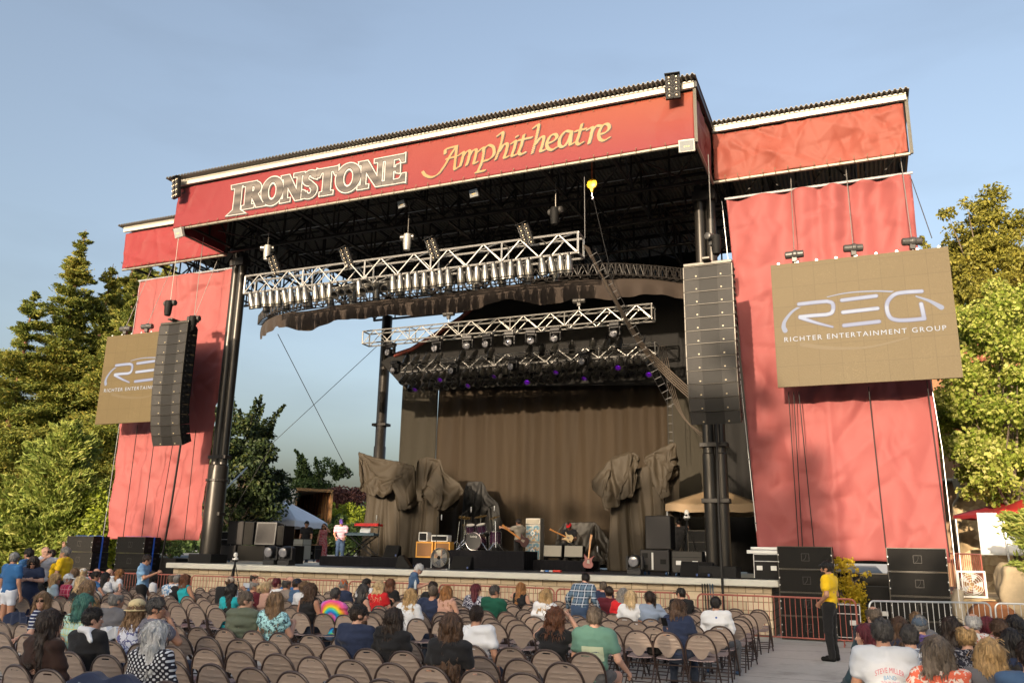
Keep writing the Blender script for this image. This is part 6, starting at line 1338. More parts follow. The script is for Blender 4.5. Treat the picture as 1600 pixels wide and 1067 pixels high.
# ---------------------------------------------------------------- building, walls and clutter on the right
STU = pm('orange_stucco', (0.32, 0.15, 0.075), 0.85, 0, 0.12, 2, 0.3, 60); TILE = pm('terracotta_tiles', (0.40, 0.13, 0.06), 0.75, 0, 0.3, 6); BRW = pm('brown_plank_wall', (0.30, 0.19, 0.11), 0.75, 0, 0.2, 3)
bl = thing('lodge_building', 'orange stucco lodge with red tiled roof behind the maple', 'building', (7.5, 38, 1.5))
bx0 = float(atY(1468, 600, 36)[0])-0.8
m = MB(); m.bx(bx0, 16, 36.0, 44, 7.55, 9.35); m.build('upper_wall', STU, bl, True); m = MB(); m.bx(bx0, 16, 36.9, 44, 1.0, 7.548); m.build('lower_wall', BRW, bl, True)
m = MB(); m.bx(bx0-.2, 16.2, 35.7, 36.89, 7.36, 7.546); m.build('eave', WHITE, bl, True); m = MB(); m.add([(bx0-.3, 35.6, 9.352), (16.3, 35.6, 9.352), (16.3, 40, 10.9), (bx0-.3, 40, 10.9), (bx0-.3, 44.4, 9.352), (16.3, 44.4, 9.352), (bx0-.3, 35.6, 9.5), (16.3, 35.6, 9.5), (16.3, 40, 11.05), (bx0-.3, 40, 11.05), (bx0-.3, 44.4, 9.5), (16.3, 44.4, 9.5)], [(6, 7, 8, 9), (9, 8, 11, 10), (0, 1, 7, 6), (0, 3, 2, 1), (3, 4, 5, 2), (0, 6, 9, 3), (3, 9, 10, 4), (1, 2, 8, 7), (2, 5, 11, 8), (4, 10, 11, 5)]); m.build('roof', TILE, bl, True)
m = MB(); m.bx(bx0+1.3, bx0+2.4, 36.86, 36.92, 5.0, 7.0); w_ = m.build('window', BLACKBOX, bl, True); m = MB(); m.bx(bx0, 16, 36.2, 36.89, 4.92, 5.0); m.build('porch_floor', CONC, bl, True)
q = atY(1489, 674, 36.2); t = thing('wall_lamp', 'copper gooseneck lamp on the brown wall of the lodge', 'lamp', tuple(q)); m = MB(); m.lathe((0, 0, 0), [(0.33, -0.05), (0.30, 0.02), (0.10, 0.14), (0.05, 0.26)], 16, caps=False); m.build('lamp_shade', pm('copper_shade', (0.55, 0.17, 0.06), 0.4, 0.4), t, smooth=True); m = MB(); m.tube([(0, 0, 0.24), (0, 0, 0.5), (0, 0.3, 0.6), (0, 0.68, 0.4)], 0.025, 6); m.build('arm', BLACK, t); m = MB(); m.ball((0, 0, 0.0), 0.07, n=8, m=5); m.build('bulb', WHITE, t)
def stone_mat():
    b = NB('tan_stone'); v = b.n('ShaderNodeTexVoronoi'); v.inputs['Scale'].default_value = 2.6; b.t.links.new(b.map((1, 1, 1.6)), v.inputs[0]); f = b.noise(5, 5); sp = b.n('ShaderNodeSeparateColor'); b.t.links.new(v.outputs['Color'], sp.inputs[0])
    c = b.ramp(b.math('ADD', b.math('MULTIPLY', sp.outputs[0], 0.5), b.math('MULTIPLY', f, 0.5)), [(0.2, (0.28, 0.20, 0.11)), (0.5, (0.48, 0.36, 0.20)), (0.8, (0.62, 0.50, 0.32))]); b.col(c); b.bump(b.math('ADD', v.outputs['Distance'], f), 0.8, 0.06); return b.fin(0.9)
STN = stone_mat()
def rocky(name, label, cat, x0, x1, y0, y1, z0, z1, seed, mat=STN, h=0.12):
    f = Field((x0-.4, y0-.4, z0-.4), (x1+.4, y1+.4, z1+.4), h); P = np.stack(np.meshgrid(*f.ax, indexing='ij'), -1); c = np.array([(x0+x1)/2, (y0+y1)/2, (z0+z1)/2]); q = np.abs(P-c)-np.array([(x1-x0)/2, (y1-y0)/2, (z1-z0)/2])+0.2
    f.F = np.sqrt((np.maximum(q, 0)**2).sum(-1))+np.minimum(q.max(-1), 0)-0.2+0.22*fbm(P, 1.1, 3, seed); V, Q = f.mesh(); return tag(put(name, V, Q, mat), label, cat)
rocky('retaining_wall', 'rough tan stone retaining wall below the lodge terrace', 'wall', 2.9, 14, 32.4, 33.6, 0.3, 5.0, 3, STN, 0.16)
rocky('boulder', 'big pale boulder at the right edge behind the barriers', 'rock', 2.75, 4.6, 23.2, 24.4, -0.2, 1.9, 7, pm('pale_boulder', (0.30, 0.24, 0.155), 0.9, 0, 0.35, 2.2, 0.8, 9), 0.08)
rocky('boulder', 'low tan rock below the right pine bough', 'rock', 3.2, 5.4, 22.0, 23.0, -0.3, 0.75, 9, STN, 0.08)
def railing(name, label, pts, h_, mat, z0=0.0, gap=0.12, r=0.02, rb=0.008, group=None, low=0.12):
    t = thing(name, label, 'railing', (*pts[0], z0), 0, group); m = MB()
    for a, b in zip(pts[:-1], pts[1:]): m.cyl((*a, z0+h_), (*b, z0+h_), r, n=8); m.cyl((*a, z0+low), (*b, z0+low), r*.8, n=6)
    for p in pts: m.cyl((*p, z0), (*p, z0+h_), r, n=8)
    m.build('rails', mat, t, True, smooth=True); m = MB()
    for a, b in zip(pts[:-1], pts[1:]):
        L = math.dist(a, b); k = int(L/gap)
        for i in range(1, k): x, y = a[0]+(b[0]-a[0])*i/k, a[1]+(b[1]-a[1])*i/k; m.cyl((x, y, z0+low), (x, y, z0+h_), rb, n=5, caps=False)
    m.build('bars', mat, t, True); return t
RUST = pm('rust_red_paint', (0.30, 0.085, 0.062), 0.5, 0, 0.2, 3)
railing('terrace_railing', 'dark red railing along the top of the stone wall', [(2.9, 32.6), (6.5, 32.6), (12, 32.6)], 0.95, RUST, 4.95, 0.14)
railing('terrace_railing', 'rust red railing slanting beside the far right subwoofers', [(1.75, 24.5), (2.75, 26.5)], 1.1, RUST, 1.0, 0.13)
m = MB(); m.bx(1.7, 6.5, 24.6, 31, 0.02, 1.0); tag(m.build('terrace_wall', STN), 'low stone terrace behind the far right subwoofers', 'wall')
t = thing('box_fan', 'white box fan behind the far right subwoofers', 'fan', (float(atY(1517, 895, 25.0)[0]), 25.0, 1.01)); m = MB(); m.bx(-.33, .33, 0, 0.14, 0, 0.05); m.bx(-.33, .33, 0, 0.14, 0.62, 0.67); m.bx(-.33, -.28, 0, 0.14, .05, .62); m.bx(.28, .33, 0, 0.14, .05, .62); m.build('case', WHITE, t, bevel=0.01)
m = MB()
for r in (0.06, 0.12, 0.18, 0.24, 0.28): m.lathe((0, 0.0, 0.335), [(r-.004, 0), (r+.004, 0), (r+.004, .006), (r-.004, .006), (r-.004, 0)], 24, (0, 1, 0), caps=False)
m.build('guard', WHITE, t); m = MB()
for k in range(5): a = 2*pi*k/5; m.prism([(0.05*cos(a), .335+.05*sin(a)), (0.26*cos(a-.3), .335+.26*sin(a-.3)), (0.26*cos(a+.3), .335+.26*sin(a+.3))], .05, .08)
m.build('blades', pm('grey_blade', (0.4, 0.4, 0.42), 0.5), t)
m = MB(); P = spline([(0, 0), (0.25, 0.32), (0.7, 0.38), (1.0, 0.2), (1.05, 0.0)], 5); m.prism([(a+1.95, b+0.62) for a, b in P], 23.0, 23.6); tag(m.build('canvas_bag', pm('brown_canvas', (0.20, 0.075, 0.025), 0.8, 0, 0.3, 5, 0.3, 30), smooth=True, bevel=0.05), 'brown canvas bag slumped behind the galvanised barriers', 'bag')
m = MB(); m.tube([(1.75, 22.9, 0), (1.82, 22.95, 0.5), (1.78, 22.9, 1.0), (1.85, 22.95, 1.25)], [0.16, 0.15, 0.14, 0.11], 10); tag(m.build('driftwood_log', pm('bleached_wood', (0.42, 0.36, 0.27), 0.9, 0, 0.3, 4, 0.5, 20), smooth=True), 'pale weathered log standing beside the far right subwoofers', 'log')
def poster_mat():
    b = NB('poster_print'); s = b.sep(); f = b.noise(2.2, 4); g = b.noise(26, 3); c = b.ramp(f, [(0.35, (0.74, 0.74, 0.73)), (0.55, (0.62, 0.66, 0.70)), (0.72, (0.25, 0.40, 0.55))]); d = b.ramp(g, [(0.5, 0.0), (0.6, 1.0)])
    c = b.mix(b.math('MULTIPLY', d, b.ramp(b.math('MULTIPLY_ADD', s[0], 1.3, 0.45), [(0.3, 0), (0.45, 0.8), (0.7, 0.0)])), c, (0.10, 0.10, 0.10)); b.col(c); return b.fin(0.6)
tag(sheet('poster_banner', 2.85, 4.7, 2.1, 3.25, 27.3, lambda X, Z: 0.03*np.sin(X*4), poster_mat(), None, 0.1), 'white printed banner with blue and black art hung below the red tent', 'banner')
# ---------------------------------------------------------------- barriers
def barrier(label, a, b, h_, mat, group, gap=0.115, low=0.13, name='crowd_barrier', rr=0.13):
    L = math.dist(a, b); t = thing(name, label, 'barrier', (a[0], a[1], 0), atan2(b[1]-a[1], b[0]-a[0]), group); m = MB(); P = [(0.0, 0, low), (0, 0, h_-rr)]
    for k in range(1, 6): an = pi-k*pi/12; P.append((rr+rr*cos(an), 0, h_-rr+rr*sin(an)))
    for k in range(0, 6): an = pi/2-k*pi/12; P.append((L-rr+rr*cos(an), 0, h_-rr+rr*sin(an)))
    P += [(L, 0, low)]; m.tube(P, 0.021, 8); m.cyl((0, 0, low), (L, 0, low), 0.018, n=6); m.build('frame', mat, t, smooth=True)
    m = MB(); k = int(L/gap)
    for i in range(1, k): x = L*i/k; m.cyl((x, 0, low), (x, 0, h_-.01), 0.0085, n=5, caps=False)
    m.build('bars', mat, t, smooth=True)
    for x in (0.3, L-0.3): m = MB(); m.tube([(x, 0, low), (x, 0, 0.02)], 0.018, 6); m.tube([(x, -0.28, 0.015), (x, 0.28, 0.015)], 0.018, 6); m.build('foot', mat, t)
FY = 21.2; XS = [-28.2, -25.3, -22.6, -19.7, -16.8, -13.9, -11.0, -7.6, -4.12]
NM = ['behind the men in yellow at the far left', 'before the outer left subwoofers', 'before the inner left subwoofers', 'below the left column', 'below the keyboards', 'below the left tarpaulin', 'below the drum kit', 'below the guitar amplifiers']
for i in range(8): barrier('rust red barrier section %s' % NM[i], (XS[i]+.03, FY), (XS[i+1]-.03, FY), 1.02, RUST, 'rust red barriers before the stage')
barrier('long rust red barrier section behind the guard', (-3.95, FY), (-0.40, FY), 1.02, RUST, 'rust red barriers before the stage')
barrier('galvanised crowd barrier in front of the far right subwoofers', (-0.12, 20.75), (2.35, 21.95), 1.02, STEEL, 'galvanised barriers at the right', 0.125)
barrier('galvanised crowd barrier cut by the right edge', (2.45, 22.0), (4.7, 22.3), 1.02, STEEL, 'galvanised barriers at the right', 0.125)

# ---------------------------------------------------------------- folding chairs
CHF = pm('chair_frame_brown', (0.045, 0.027, 0.022), 0.36, 0.1, 0.12, 5, rnd=0.35)
CHP_ = pm('chair_back_tan', (0.285, 0.225, 0.188), 0.36, 0.0, 0.12, 3.5, rnd=0.36, spec=0.5)
CHS = pm('chair_seat_sky_tint', (0.29, 0.22, 0.22), 0.32, 0.0, 0.12, 3.5, rnd=0.2)  # paler purplish tint puts the sky's reflection into the seat colour
def chair_proto():
    hw, ah = 0.222, 0.36
    def tube_pt(u, w_):  # w_: height above the bend along the tilted back plane
        a = radians(15); return (u, -0.13-w_*sin(a), 0.435+w_*cos(a))
    m = MB(); P = [(-hw+.005, 0.24, 0.012), (-hw, 0.06, 0.22), tube_pt(-hw, 0.0)]
    for k in range(1, 20): t = pi-pi*k/20; P.append(tube_pt(hw*np.sign(cos(t))*abs(cos(t))**.82, 0.06+(ah-0.05)*sin(t)**.9))
    P += [tube_pt(hw, 0.0), (hw, 0.06, 0.22), (hw-.005, 0.24, 0.012)]; m.tube(P, 0.0135, 7)
    for s in (-1, 1): m.tube([(s*0.195, 0.08, 0.43), (s*0.195, -0.08, 0.2), (s*0.195, -0.24, 0.012)], 0.012, 6)
    m.tube([(-0.195, -0.19, 0.09), (0.195, -0.19, 0.09)], 0.009, 5); m.tube([(-hw, 0.19, 0.09), (hw, 0.19, 0.09)], 0.009, 5); m.tube([(-hw, -0.03, 0.33), (hw, -0.03, 0.33)], 0.008, 5)
    fr = m.build('folding_chair', CHF, None, smooth=True, loc=(0, 0, 0))
    nx, nz = 26, 22; V = []; keep = []
    for i in range(nx+1):
        s = -1+2*i/nx; u = s*(hw-0.012); top = 0.06+(ah-0.05)*max(0, 1-abs(s)**(2/.82))**(.9/2)-0.012
        b = 0.145-0.015*(1-abs(s)) if abs(s) > .70 else 0.145-0.0045-0.135*(0.5+0.5*cos(pi*min(1, abs(s)/.70)**1.4))
        top = max(top, b+.002)
        for j in range(nz+1):
            w_ = b+(top-b)*j/nz; d = 0.0
            for r in (0.165, 0.215, 0.265): d -= 0.007*math.exp(-((w_-r)/0.010)**2)
            x, y, z = tube_pt(u, w_); V.append((x, y-0.003+0.020*(1-s*s)*-1*0.6+d, z))
    F = []
    for i in range(nx):
        for j in range(nz):
            q = [i*(nz+1)+j, (i+1)*(nz+1)+j, (i+1)*(nz+1)+j+1, i*(nz+1)+j+1]; c = np.mean([V[k] for k in q], axis=0); w_ = (c[2]-0.435)/cos(radians(15))
            if abs(c[0]) < 0.058 and 0.318 < w_ < 0.342-0.25*abs(c[0])*0.9: continue
            F.append(q)
    n = len(V); W = np.concatenate([V, np.array(V)+np.array([0, 0.010, 0])]); m = MB(); m.v = [tuple(p) for p in W]; m.f = F+[[k+n for k in q[::-1]] for q in F]
    ed = {}
    for q in F:
        for a, b in zip(q, q[1:]+q[:1]): ed[(a, b)] = 1
    m.f += [[b, a, a+n, b+n] for (a, b) in ed if (b, a) not in ed]; m.m = [0]*len(m.f); m.build('backrest', CHP_, fr, smooth=True)
    nx, ny = 14, 12; V = []
    for i in range(nx+1):
        for j in range(ny+1):
            s = -1+2*i/nx; t = j/ny; y = -0.135+0.385*t; wd = 0.20*(1-0.10*max(0, t-.75)/.25*2*.5)*(0.92+0.08*t)*(1 if t < .9 else 1-(t-.9)*1.2); V.append((s*wd, y, 0.446-0.012*(1-s*s)-0.010*cos(pi*t)-(0.018*((t-.85)/.15)**2 if t > .85 else 0)))
    I = np.arange(len(V)).reshape(nx+1, ny+1); q = np.stack([I[:-1, :-1], I[1:, :-1], I[1:, 1:], I[:-1, 1:]], -1).reshape(-1, 4); n = len(V); E = []
    for a in (I[0, :], I[-1, ::-1], I[::-1, 0], I[:, -1]): E.append(np.stack([a[:-1], a[1:], a[1:]+n, a[:-1]+n], -1))
    link('seat', mesh_np('seat', np.concatenate([V, np.array(V)-np.array([0, 0, .014])]), np.concatenate([q, q[:, ::-1]+n]+[e[:, ::-1] for e in E])), CHS, fr); return fr
CH0 = chair_proto(); CHAIRS = []
def chair(x, y, row, rz=0.0): CHAIRS.append([x, y, row, rz, None])
FROWS = [12.72+0.86*k for k in range(9)]; BROWS = [9.53-0.97*k for k in range(6)]
def toview(p):
    d = np.asarray(p, float)-CAMP; z = d@_F; return (800+FPX*(d@_R)/z, 533.5-FPX*(d@_U)/z, z)
rr = random.Random(3)
for k, y in enumerate(FROWS):
    off = rr.uniform(-.08, .08)
    for i in range(48):
        x = -2.32-0.462*i+off; v = toview((x, y, 0.75))
        if v[0] < -25 or x < -19.6+0.28*k*0: break
        if k >= 7 and x < -17.6: break
        chair(x, y, ('F', k))
for k, y in enumerate(BROWS):
    off = rr.uniform(-.05, .05)
    for i in range(40):
        x = -3.04-0.462*i+off; v = toview((x, y, 0.75)); 
        if v[0] < -35: break
        if v[1] > 1092: continue
        chair(x, y, ('B', k))
# ---------------------------------------------------------------- people
SKINS = {'l': pm('skin_light', (0.55, 0.31, 0.22), 0.5, 0, 0.08, 6, spec=0.4), 'm': pm('skin_tanned', (0.43, 0.225, 0.145), 0.5, 0, 0.08, 6, spec=0.4), 'd': pm('skin_dark', (0.16, 0.08, 0.05), 0.5, 0, 0.1, 6, spec=0.4)}
def hairmat(name, c, var=0.65):
    if name in MATS: return MATS[name]
    b = NB(name); f = b.noise(1.0, 4, b.map((70, 70, 6))); g = b.noise(9, 2); t = b.math('ADD', b.math('MULTIPLY', f, .75), b.math('MULTIPLY', g, .25))
    b.col(b.ramp(t, [(0.25, tuple(x*(1-var) for x in c)), (0.5, c), (0.75, tuple(min(1, x*(1+var*1.3)) for x in c))])); b.bump(f, 0.9, 0.02); return b.fin(0.42, spec=0.4)
HC = {'black': (0.014, 0.011, 0.010), 'dark': (0.028, 0.017, 0.012), 'brown': (0.075, 0.040, 0.022), 'auburn': (0.12, 0.045, 0.02), 'red': (0.20, 0.07, 0.025), 'ginger': (0.28, 0.125, 0.04), 'lbrown': (0.19, 0.115, 0.06), 'blonde': (0.42, 0.27, 0.12), 'pblonde': (0.55, 0.40, 0.22), 'sblack': (0.06, 0.055, 0.052), 'grey': (0.22, 0.21, 0.20), 'silver': (0.50, 0.50, 0.50), 'teal': (0.05, 0.16, 0.13), 'maroon': (0.10, 0.012, 0.02), 'gbrown': (0.13, 0.10, 0.075)}
def cloth(name, c, var=0.10, rough=0.85): return pm(name, c, rough, 0, var, 4, 0.25, 120, spec=0.2, sheen=0.1)
def bands(b, axis, freq, lo, hi, phase=0.0):
    s = b.sep(); return b.ramp(b.math('FRACT', b.math('MULTIPLY_ADD', s[axis], freq, phase)), [(lo, 0), (lo+.02, 1), (hi, 1), (hi+.02, 0)])
def plaid(name, base, c1, c2, f=11):
    b = NB(name); c = b.mix(b.math('MULTIPLY', bands(b, 0, f, .1, .5), .55), base, c2); c = b.mix(b.math('MULTIPLY', bands(b, 2, f, .1, .5), .55), c, c2); c = b.mix(b.math('MULTIPLY', bands(b, 0, f, .72, .86), .8), c, c1); c = b.mix(b.math('MULTIPLY', bands(b, 2, f, .72, .86), .8), c, c1); b.col(c); return b.fin(0.85, spec=0.2)
def stripes(name, c0, c1, f=14, lo=.5, hi=.95): b = NB(name); b.col(b.mix(bands(b, 2, f, lo, hi), c0, c1)); return b.fin(0.85, spec=0.2)
def blobs(name, stops, scale=18, noise=False):
    b = NB(name)
    if noise: f = b.noise(scale, 3)
    else:
        v = b.n('ShaderNodeTexVoronoi'); v.inputs['Scale'].default_value = scale; b.t.links.new(b.co, v.inputs[0]); sp = b.n('ShaderNodeSeparateColor'); b.t.links.new(v.outputs['Color'], sp.inputs[0]); f = b.math('ADD', b.math('MULTIPLY', sp.outputs[0], .7), b.math('MULTIPLY', b.noise(scale*.7, 3), .3))
    b.col(b.ramp(f, stops, 'CONSTANT')); return b.fin(0.85, spec=0.2)
def dots(name, base, c, f=38):
    b = NB(name); s = b.sep(); a = b.math('SINE', b.math('MULTIPLY', s[0], f*2*pi*.5)); d = b.math('SINE', b.math('MULTIPLY', s[2], f*2*pi*.5)); b.col(b.mix(b.ramp(b.math('MULTIPLY', a, d), [(0.25, 0), (0.3, 1)]), base, c)); return b.fin(0.85, spec=0.2)
def tiedye(name):
    b = NB(name); s = b.sep(); x = b.math('ADD', s[0], 0.02); z = b.math('SUBTRACT', s[2], 0.78); r = b.math('SQRT', b.math('ADD', b.math('MULTIPLY', x, x), b.math('MULTIPLY', z, z))); a = b.math('ARCTAN2', z, x)
    t = b.math('FRACT', b.math('ADD', b.math('ADD', b.math('MULTIPLY', r, 3.6), b.math('MULTIPLY', a, 0.16)), b.math('MULTIPLY', b.noise(26, 3), 0.12)))
    b.col(b.ramp(t, [(0.0, (0.75, 0.60, 0.02)), (0.18, (0.75, 0.22, 0.06)), (0.36, (0.70, 0.07, 0.26)), (0.5, (0.65, 0.16, 0.42)), (0.64, (0.03, 0.16, 0.60)), (0.80, (0.02, 0.40, 0.62)), (0.92, (0.15, 0.55, 0.12)), (1.0, (0.70, 0.62, 0.03))])); return b.fin(0.85, spec=0.2)
def rotz(a): return np.array([[cos(a), -sin(a), 0], [sin(a), cos(a), 0], [0, 0, 1.0]])
def rotx(a): return np.array([[1.0, 0, 0], [0, cos(a), -sin(a)], [0, sin(a), cos(a)]])
def roty(a): return np.array([[cos(a), 0, sin(a)], [0, 1.0, 0], [-sin(a), 0, cos(a)]])
def hand_mesh(curl):
    f = Field((-.07, -.08, -.22), (.09, .09, .05), 0.006); f.cone((0, 0, .02), (0, 0, -.075), .024, .036, .01, .5)
    for k, (x, L) in enumerate(((-.028, .062), (-.0095, .078), (.0095, .084), (.028, .074))):
        p0 = np.array([x, 0, -.085]); a = curl*(1+.12*k); p1 = p0+np.array([x*.12, sin(a*.6)*L*.5, -cos(a*.6)*L*.5]); p2 = p1+np.array([x*.06, sin(a*1.5)*L*.5, -cos(a*1.5)*L*.5]); f.cone(p0+[0, 0, .02], p1, .0098, .009, .004); f.cone(p1, p2, .009, .0075, .003)
    f.cone((.022, .004, -.025), (.052, .02, -.060), .013, .0105, .008); f.cone((.052, .02, -.060), (.056, .034, -.088), .0105, .0085, .003); return f.mesh()
HANDS = {'rest': hand_mesh(0.7), 'grip': hand_mesh(1.25), 'open': hand_mesh(0.18)}
HAIRC = {}
def jpose(P):
    """joints of a body in its own frame (faces +y, floor at z = 0)"""
    stand = P['pose'] == 'stand'; fem = P['fem']; sw = (0.158 if fem else 0.188)*P['wide']**.5; zp = 0.955 if stand else 0.545; pel = np.array([0, 0.0, zp]); J = {'sw': sw}
    rot = rotz(-P['twist'])@rotx(-P['lean'])@roty(P['side'])
    def U(x, y, z): return pel+rot@np.array([x, y, z])
    J['pel'] = pel; J['waist'] = U(0, -.005, .14); J['chest'] = U(0, -.02, .34); J['neck'] = U(0, -.03, .49); J['R'] = rot
    hr = rotz(-P['h']-0)@rotx(-P['nod'])@roty(P['tilt']); J['HR'] = hr; J['hc'] = U(0, -.015, .545)+hr@np.array([0, .02, .09])
    for s, n in ((-1, 'L'), (1, 'R')):
        J['sh'+n] = U(s*sw, -.02, .445); arm = P['arms'][0 if s < 0 else 1] if isinstance(P['arms'], tuple) else P['arms']
        T = {'lap': ((s*.25, .03, .20), (s*.12, .27, .10)), 'fold': ((s*.26, .05, .22), (-s*.02, .24, .26)), 'rest': ((s*.33, -.02, .26), (s*.52, -.13, .26)), 'up': ((s*.31, .18, .42), (s*.11, .26, .66)), 'chin': ((s*.20, .22, .26), (s*.05, .15, .52)), 'phone': ((s*.23, .10, .22), (s*.10, .34, .34)),
             'hang': ((s*(sw+.065), -.02, .165), (s*(sw+.085), .05, -.09)), 'belt': ((s*(sw+.09), -.05, .18), (s*.09, .16, .02)), 'clasp': ((s*(sw+.08), .0, .18), (s*.04, .22, .06)), 'wave': ((s*.34, .14, .46), (s*.30, .20, .74)), 'point': ((s*.30, .12, .40), (s*.36, .36, .52)), 'side': ((s*.30, -.03, .20), (s*.36, .16, .06)), 'reach': ((s*.38, .08, .32), (s*.62, .2, .24)), 'play': ((s*.24, .04, .18), (s*.16 if s < 0 else -.02, .24, .12)), 'tune': ((s*.26, .24, .40), (s*.16-.18, .50, .46)), 'keys': ((s*.24, .08, .20), (s*.16, .36, .10)), 'far': ((s*.46, -.06, .36), (s*.74, -.12, .30))}[arm]
        J['el'+n] = U(*T[0]); J['wr'+n] = U(*T[1]); J['arm'+n] = arm
        if stand: st = P['stride']*s; J['hip'+n] = pel+[s*.09, 0, -.02]; J['kn'+n] = np.array([s*.10, .02+st*.10, .50]); J['an'+n] = np.array([s*.11, -.02+st*.22, .085])
        else: J['hip'+n] = pel+[s*.095, .0, -.015]; J['kn'+n] = np.array([s*(.13+P['spread']), .43, .50]); J['an'+n] = np.array([s*(.13+P['spread']), .40, .085])
    return J
def bbox(J, keys, m): A = np.array([J[k] for k in keys]); return A.min(0)-m, A.max(0)+m
def torso(f, J, w_, inf, fem):
    ch = 0.125 if fem else 0.14; f.cone(J['pel'], J['waist'], .155*w_, .125*w_, .05, .72, inf=inf); f.cone(J['waist'], J['chest'], .122*w_, ch*w_, .06, .70, inf=inf)
    R = J['R']; a, b = J['shL'], J['shR']; f.cone(a+R@[.03, 0, -.005], b+R@[-.03, 0, -.005], .060, .060, .05, inf=inf); f.cone(a+R@[.08, .0, -.10], b+R@[-.08, .0, -.10], .095, .095, .05, .9, inf=inf)
    for k in ('shL', 'shR'): f.cone(J[k]+R@[0, 0, .01], J['neck']+R@[0, 0, .0], .050, .050, .04, inf=inf)
def arm(f, J, n, u0, u1, inf, k=.03):
    f.cone(J['sh'+n], J['sh'+n]+(J['el'+n]-J['sh'+n])*min(1, u0), .056, .056-.014*min(1, u0), k, inf=inf)
    if u1 > 0: f.cone(J['el'+n], J['el'+n]+(J['wr'+n]-J['el'+n])*u1, .042, .042-.015*u1, .02, inf=inf)
def head(f, J, fem):
    c, R = J['hc'], J['HR']; E = lambda p, r, k=.02, m='u': f.ell(c+R@np.array(p, float), r, k, R, m)
    f.cone(J['neck']-J['R']@[0, 0, .03], c+R@np.array([0, -.025, -.07]), .060 if not fem else .050, .055 if not fem else .046, .03)
    E((0, -.008, .030), (.076, .096, .096), .0); E((0, .030, -.045), (.057 if not fem else .053, .062, .068), .03); E((0, .062, -.088), (.022, .018, .017), .02)
    f.cone(c+R@np.array([0, .088, .012]), c+R@np.array([0, .107, -.022]), .009, .0135, .012); E((0, .082, .034), (.05, .014, .012), .015)
    for s in (-1, 1): E((s*.030, .093, .014), (.015, .010, .010), .01, 's'); E((s*.078, -.006, -.006), (.011, .021, .032), .008); E((s*.036, .068, -.02), (.022, .02, .018), .02)
    E((0, .087, -.056), (.022, .010, .0075), .006)
def hair_mesh(J, style, L, h, seed, thin):
    c, R = J['hc'], J['HR']; ext = 0.17+(L if L else 0); lo = c-[.26, .26, ext]; hi = c+[.26, .26, .22]; f = Field(lo, hi, h)
    E = lambda p, r, k=.02, m='u', q=0.0: f.ell(c+R@np.array(p, float), r, k, R, m, q); Cn = lambda a, b, ra, rb, k=.03: f.cone(c+R@np.array(a, float), c+R@np.array(b, float), ra, rb, k)
    G = np.array([0, 0, 1.0])
    def down(p, L_, dx=0, dy=0): q = c+R@np.array(p, float); return q+np.array([dx, dy, -L_])
    big = {'short': .013, 'crop': .009, 'fringe': .010, 'bob': .024, 'long': .020, 'wavy': .026, 'curly': .040, 'pony': .012, 'updo': .022, 'curlylong': .032}[style]
    E((0, -.010, .032), (.076, .097, .097), .0, 'u', big)
    if style in ('bob', 'long', 'wavy', 'curly', 'curlylong'):
        LL = {'bob': .15, 'curly': .17}.get(style, L); d = c-J['neck']
        for x in np.linspace(-.075, .075, 6):
            a = c+R@np.array([x, -.045+.25*abs(x), .03]); b = c+R@np.array([x*1.05, -.062+.2*abs(x), -.09]); e = np.array([b[0]+x*.5, b[1]-.035, c[2]-LL]); f.cone(a, b, .047, .044, .03)
            if LL > .12: f.cone(b, e, .044, .026 if style != 'curlylong' else .045, .03)
        for s in (-1, 1): a = c+R@np.array([s*.074, .012, .02]); b = c+R@np.array([s*.084, .02, -.08]); f.cone(a, b, .030, .026, .02); f.cone(b, b-[0, .02, min(LL, .16)-.08], .026, .016, .02)
    if style == 'pony': Cn((0, -.10, .055), (0, -.155, .02), .026, .034); q = c+R@np.array([0, -.155, .02]); f.cone(q, q-[0, -.02, L], .036, .014, .02)
    if style == 'updo': E((0, -.115, .055), (.055, .045, .05), .03)
    fy = .105 if style in ('bob', 'long', 'wavy', 'curly', 'curlylong', 'updo') else .100
    E((0, fy+.012, -.035), (.068, .080, .105), .012, 's')
    if style in ('short', 'crop', 'fringe', 'pony'):
        for s in (-1, 1): E((s*.092, .022, -.025), (.034, .042, .055), .01, 's')
        f.plane(c+R@np.array([0, -.07, -.072]), R@np.array([0, .35, -1.0]))
    if style == 'fringe' or thin: E((0, .02, .135), (.082, .110, .066), .02, 's')
    if style == 'updo': f.plane(c+R@np.array([0, -.05, -.075]), R@np.array([0, 0, -1.0]))
    amp = {'short': .009, 'crop': .005, 'fringe': .005, 'bob': .011, 'long': .010, 'wavy': .015, 'curly': .017, 'pony': .005, 'updo': .008, 'curlylong': .014}[style]
    fr = {'curly': (26, 26, 26), 'curlylong': (26, 26, 22), 'wavy': (16, 16, 11)}.get(style, (34, 34, 9)); f.disp(amp, fr, seed, 2)
    if style in ('wavy', 'long', 'bob', 'curlylong', 'curly'): f.disp(amp*.7, (60, 60, 14), seed+9, 1)
    V, Q = f.mesh(); rg = np.random.default_rng(seed); N = np.zeros_like(V)   # loose locks lying on the surface
    fn = np.cross(V[Q[:, 2]]-V[Q[:, 0]], V[Q[:, 3]]-V[Q[:, 1]])
    for k in range(4): np.add.at(N, Q[:, k], fn)
    N /= np.maximum(np.linalg.norm(N, axis=1, keepdims=True), 1e-9); n = 520 if h < .011 else 260; I = rg.integers(0, len(V), n); P, Nn = V[I], N[I]; lng = style not in ('short', 'crop', 'fringe')
    D = np.array([0, -.15, -1.0])+rg.normal(size=(n, 3))*(.28 if lng else .6)-(0 if lng else 1)*(R@np.array([0, .5, 0])); D -= Nn*(D*Nn).sum(1, keepdims=True); D /= np.maximum(np.linalg.norm(D, axis=1, keepdims=True), 1e-6)
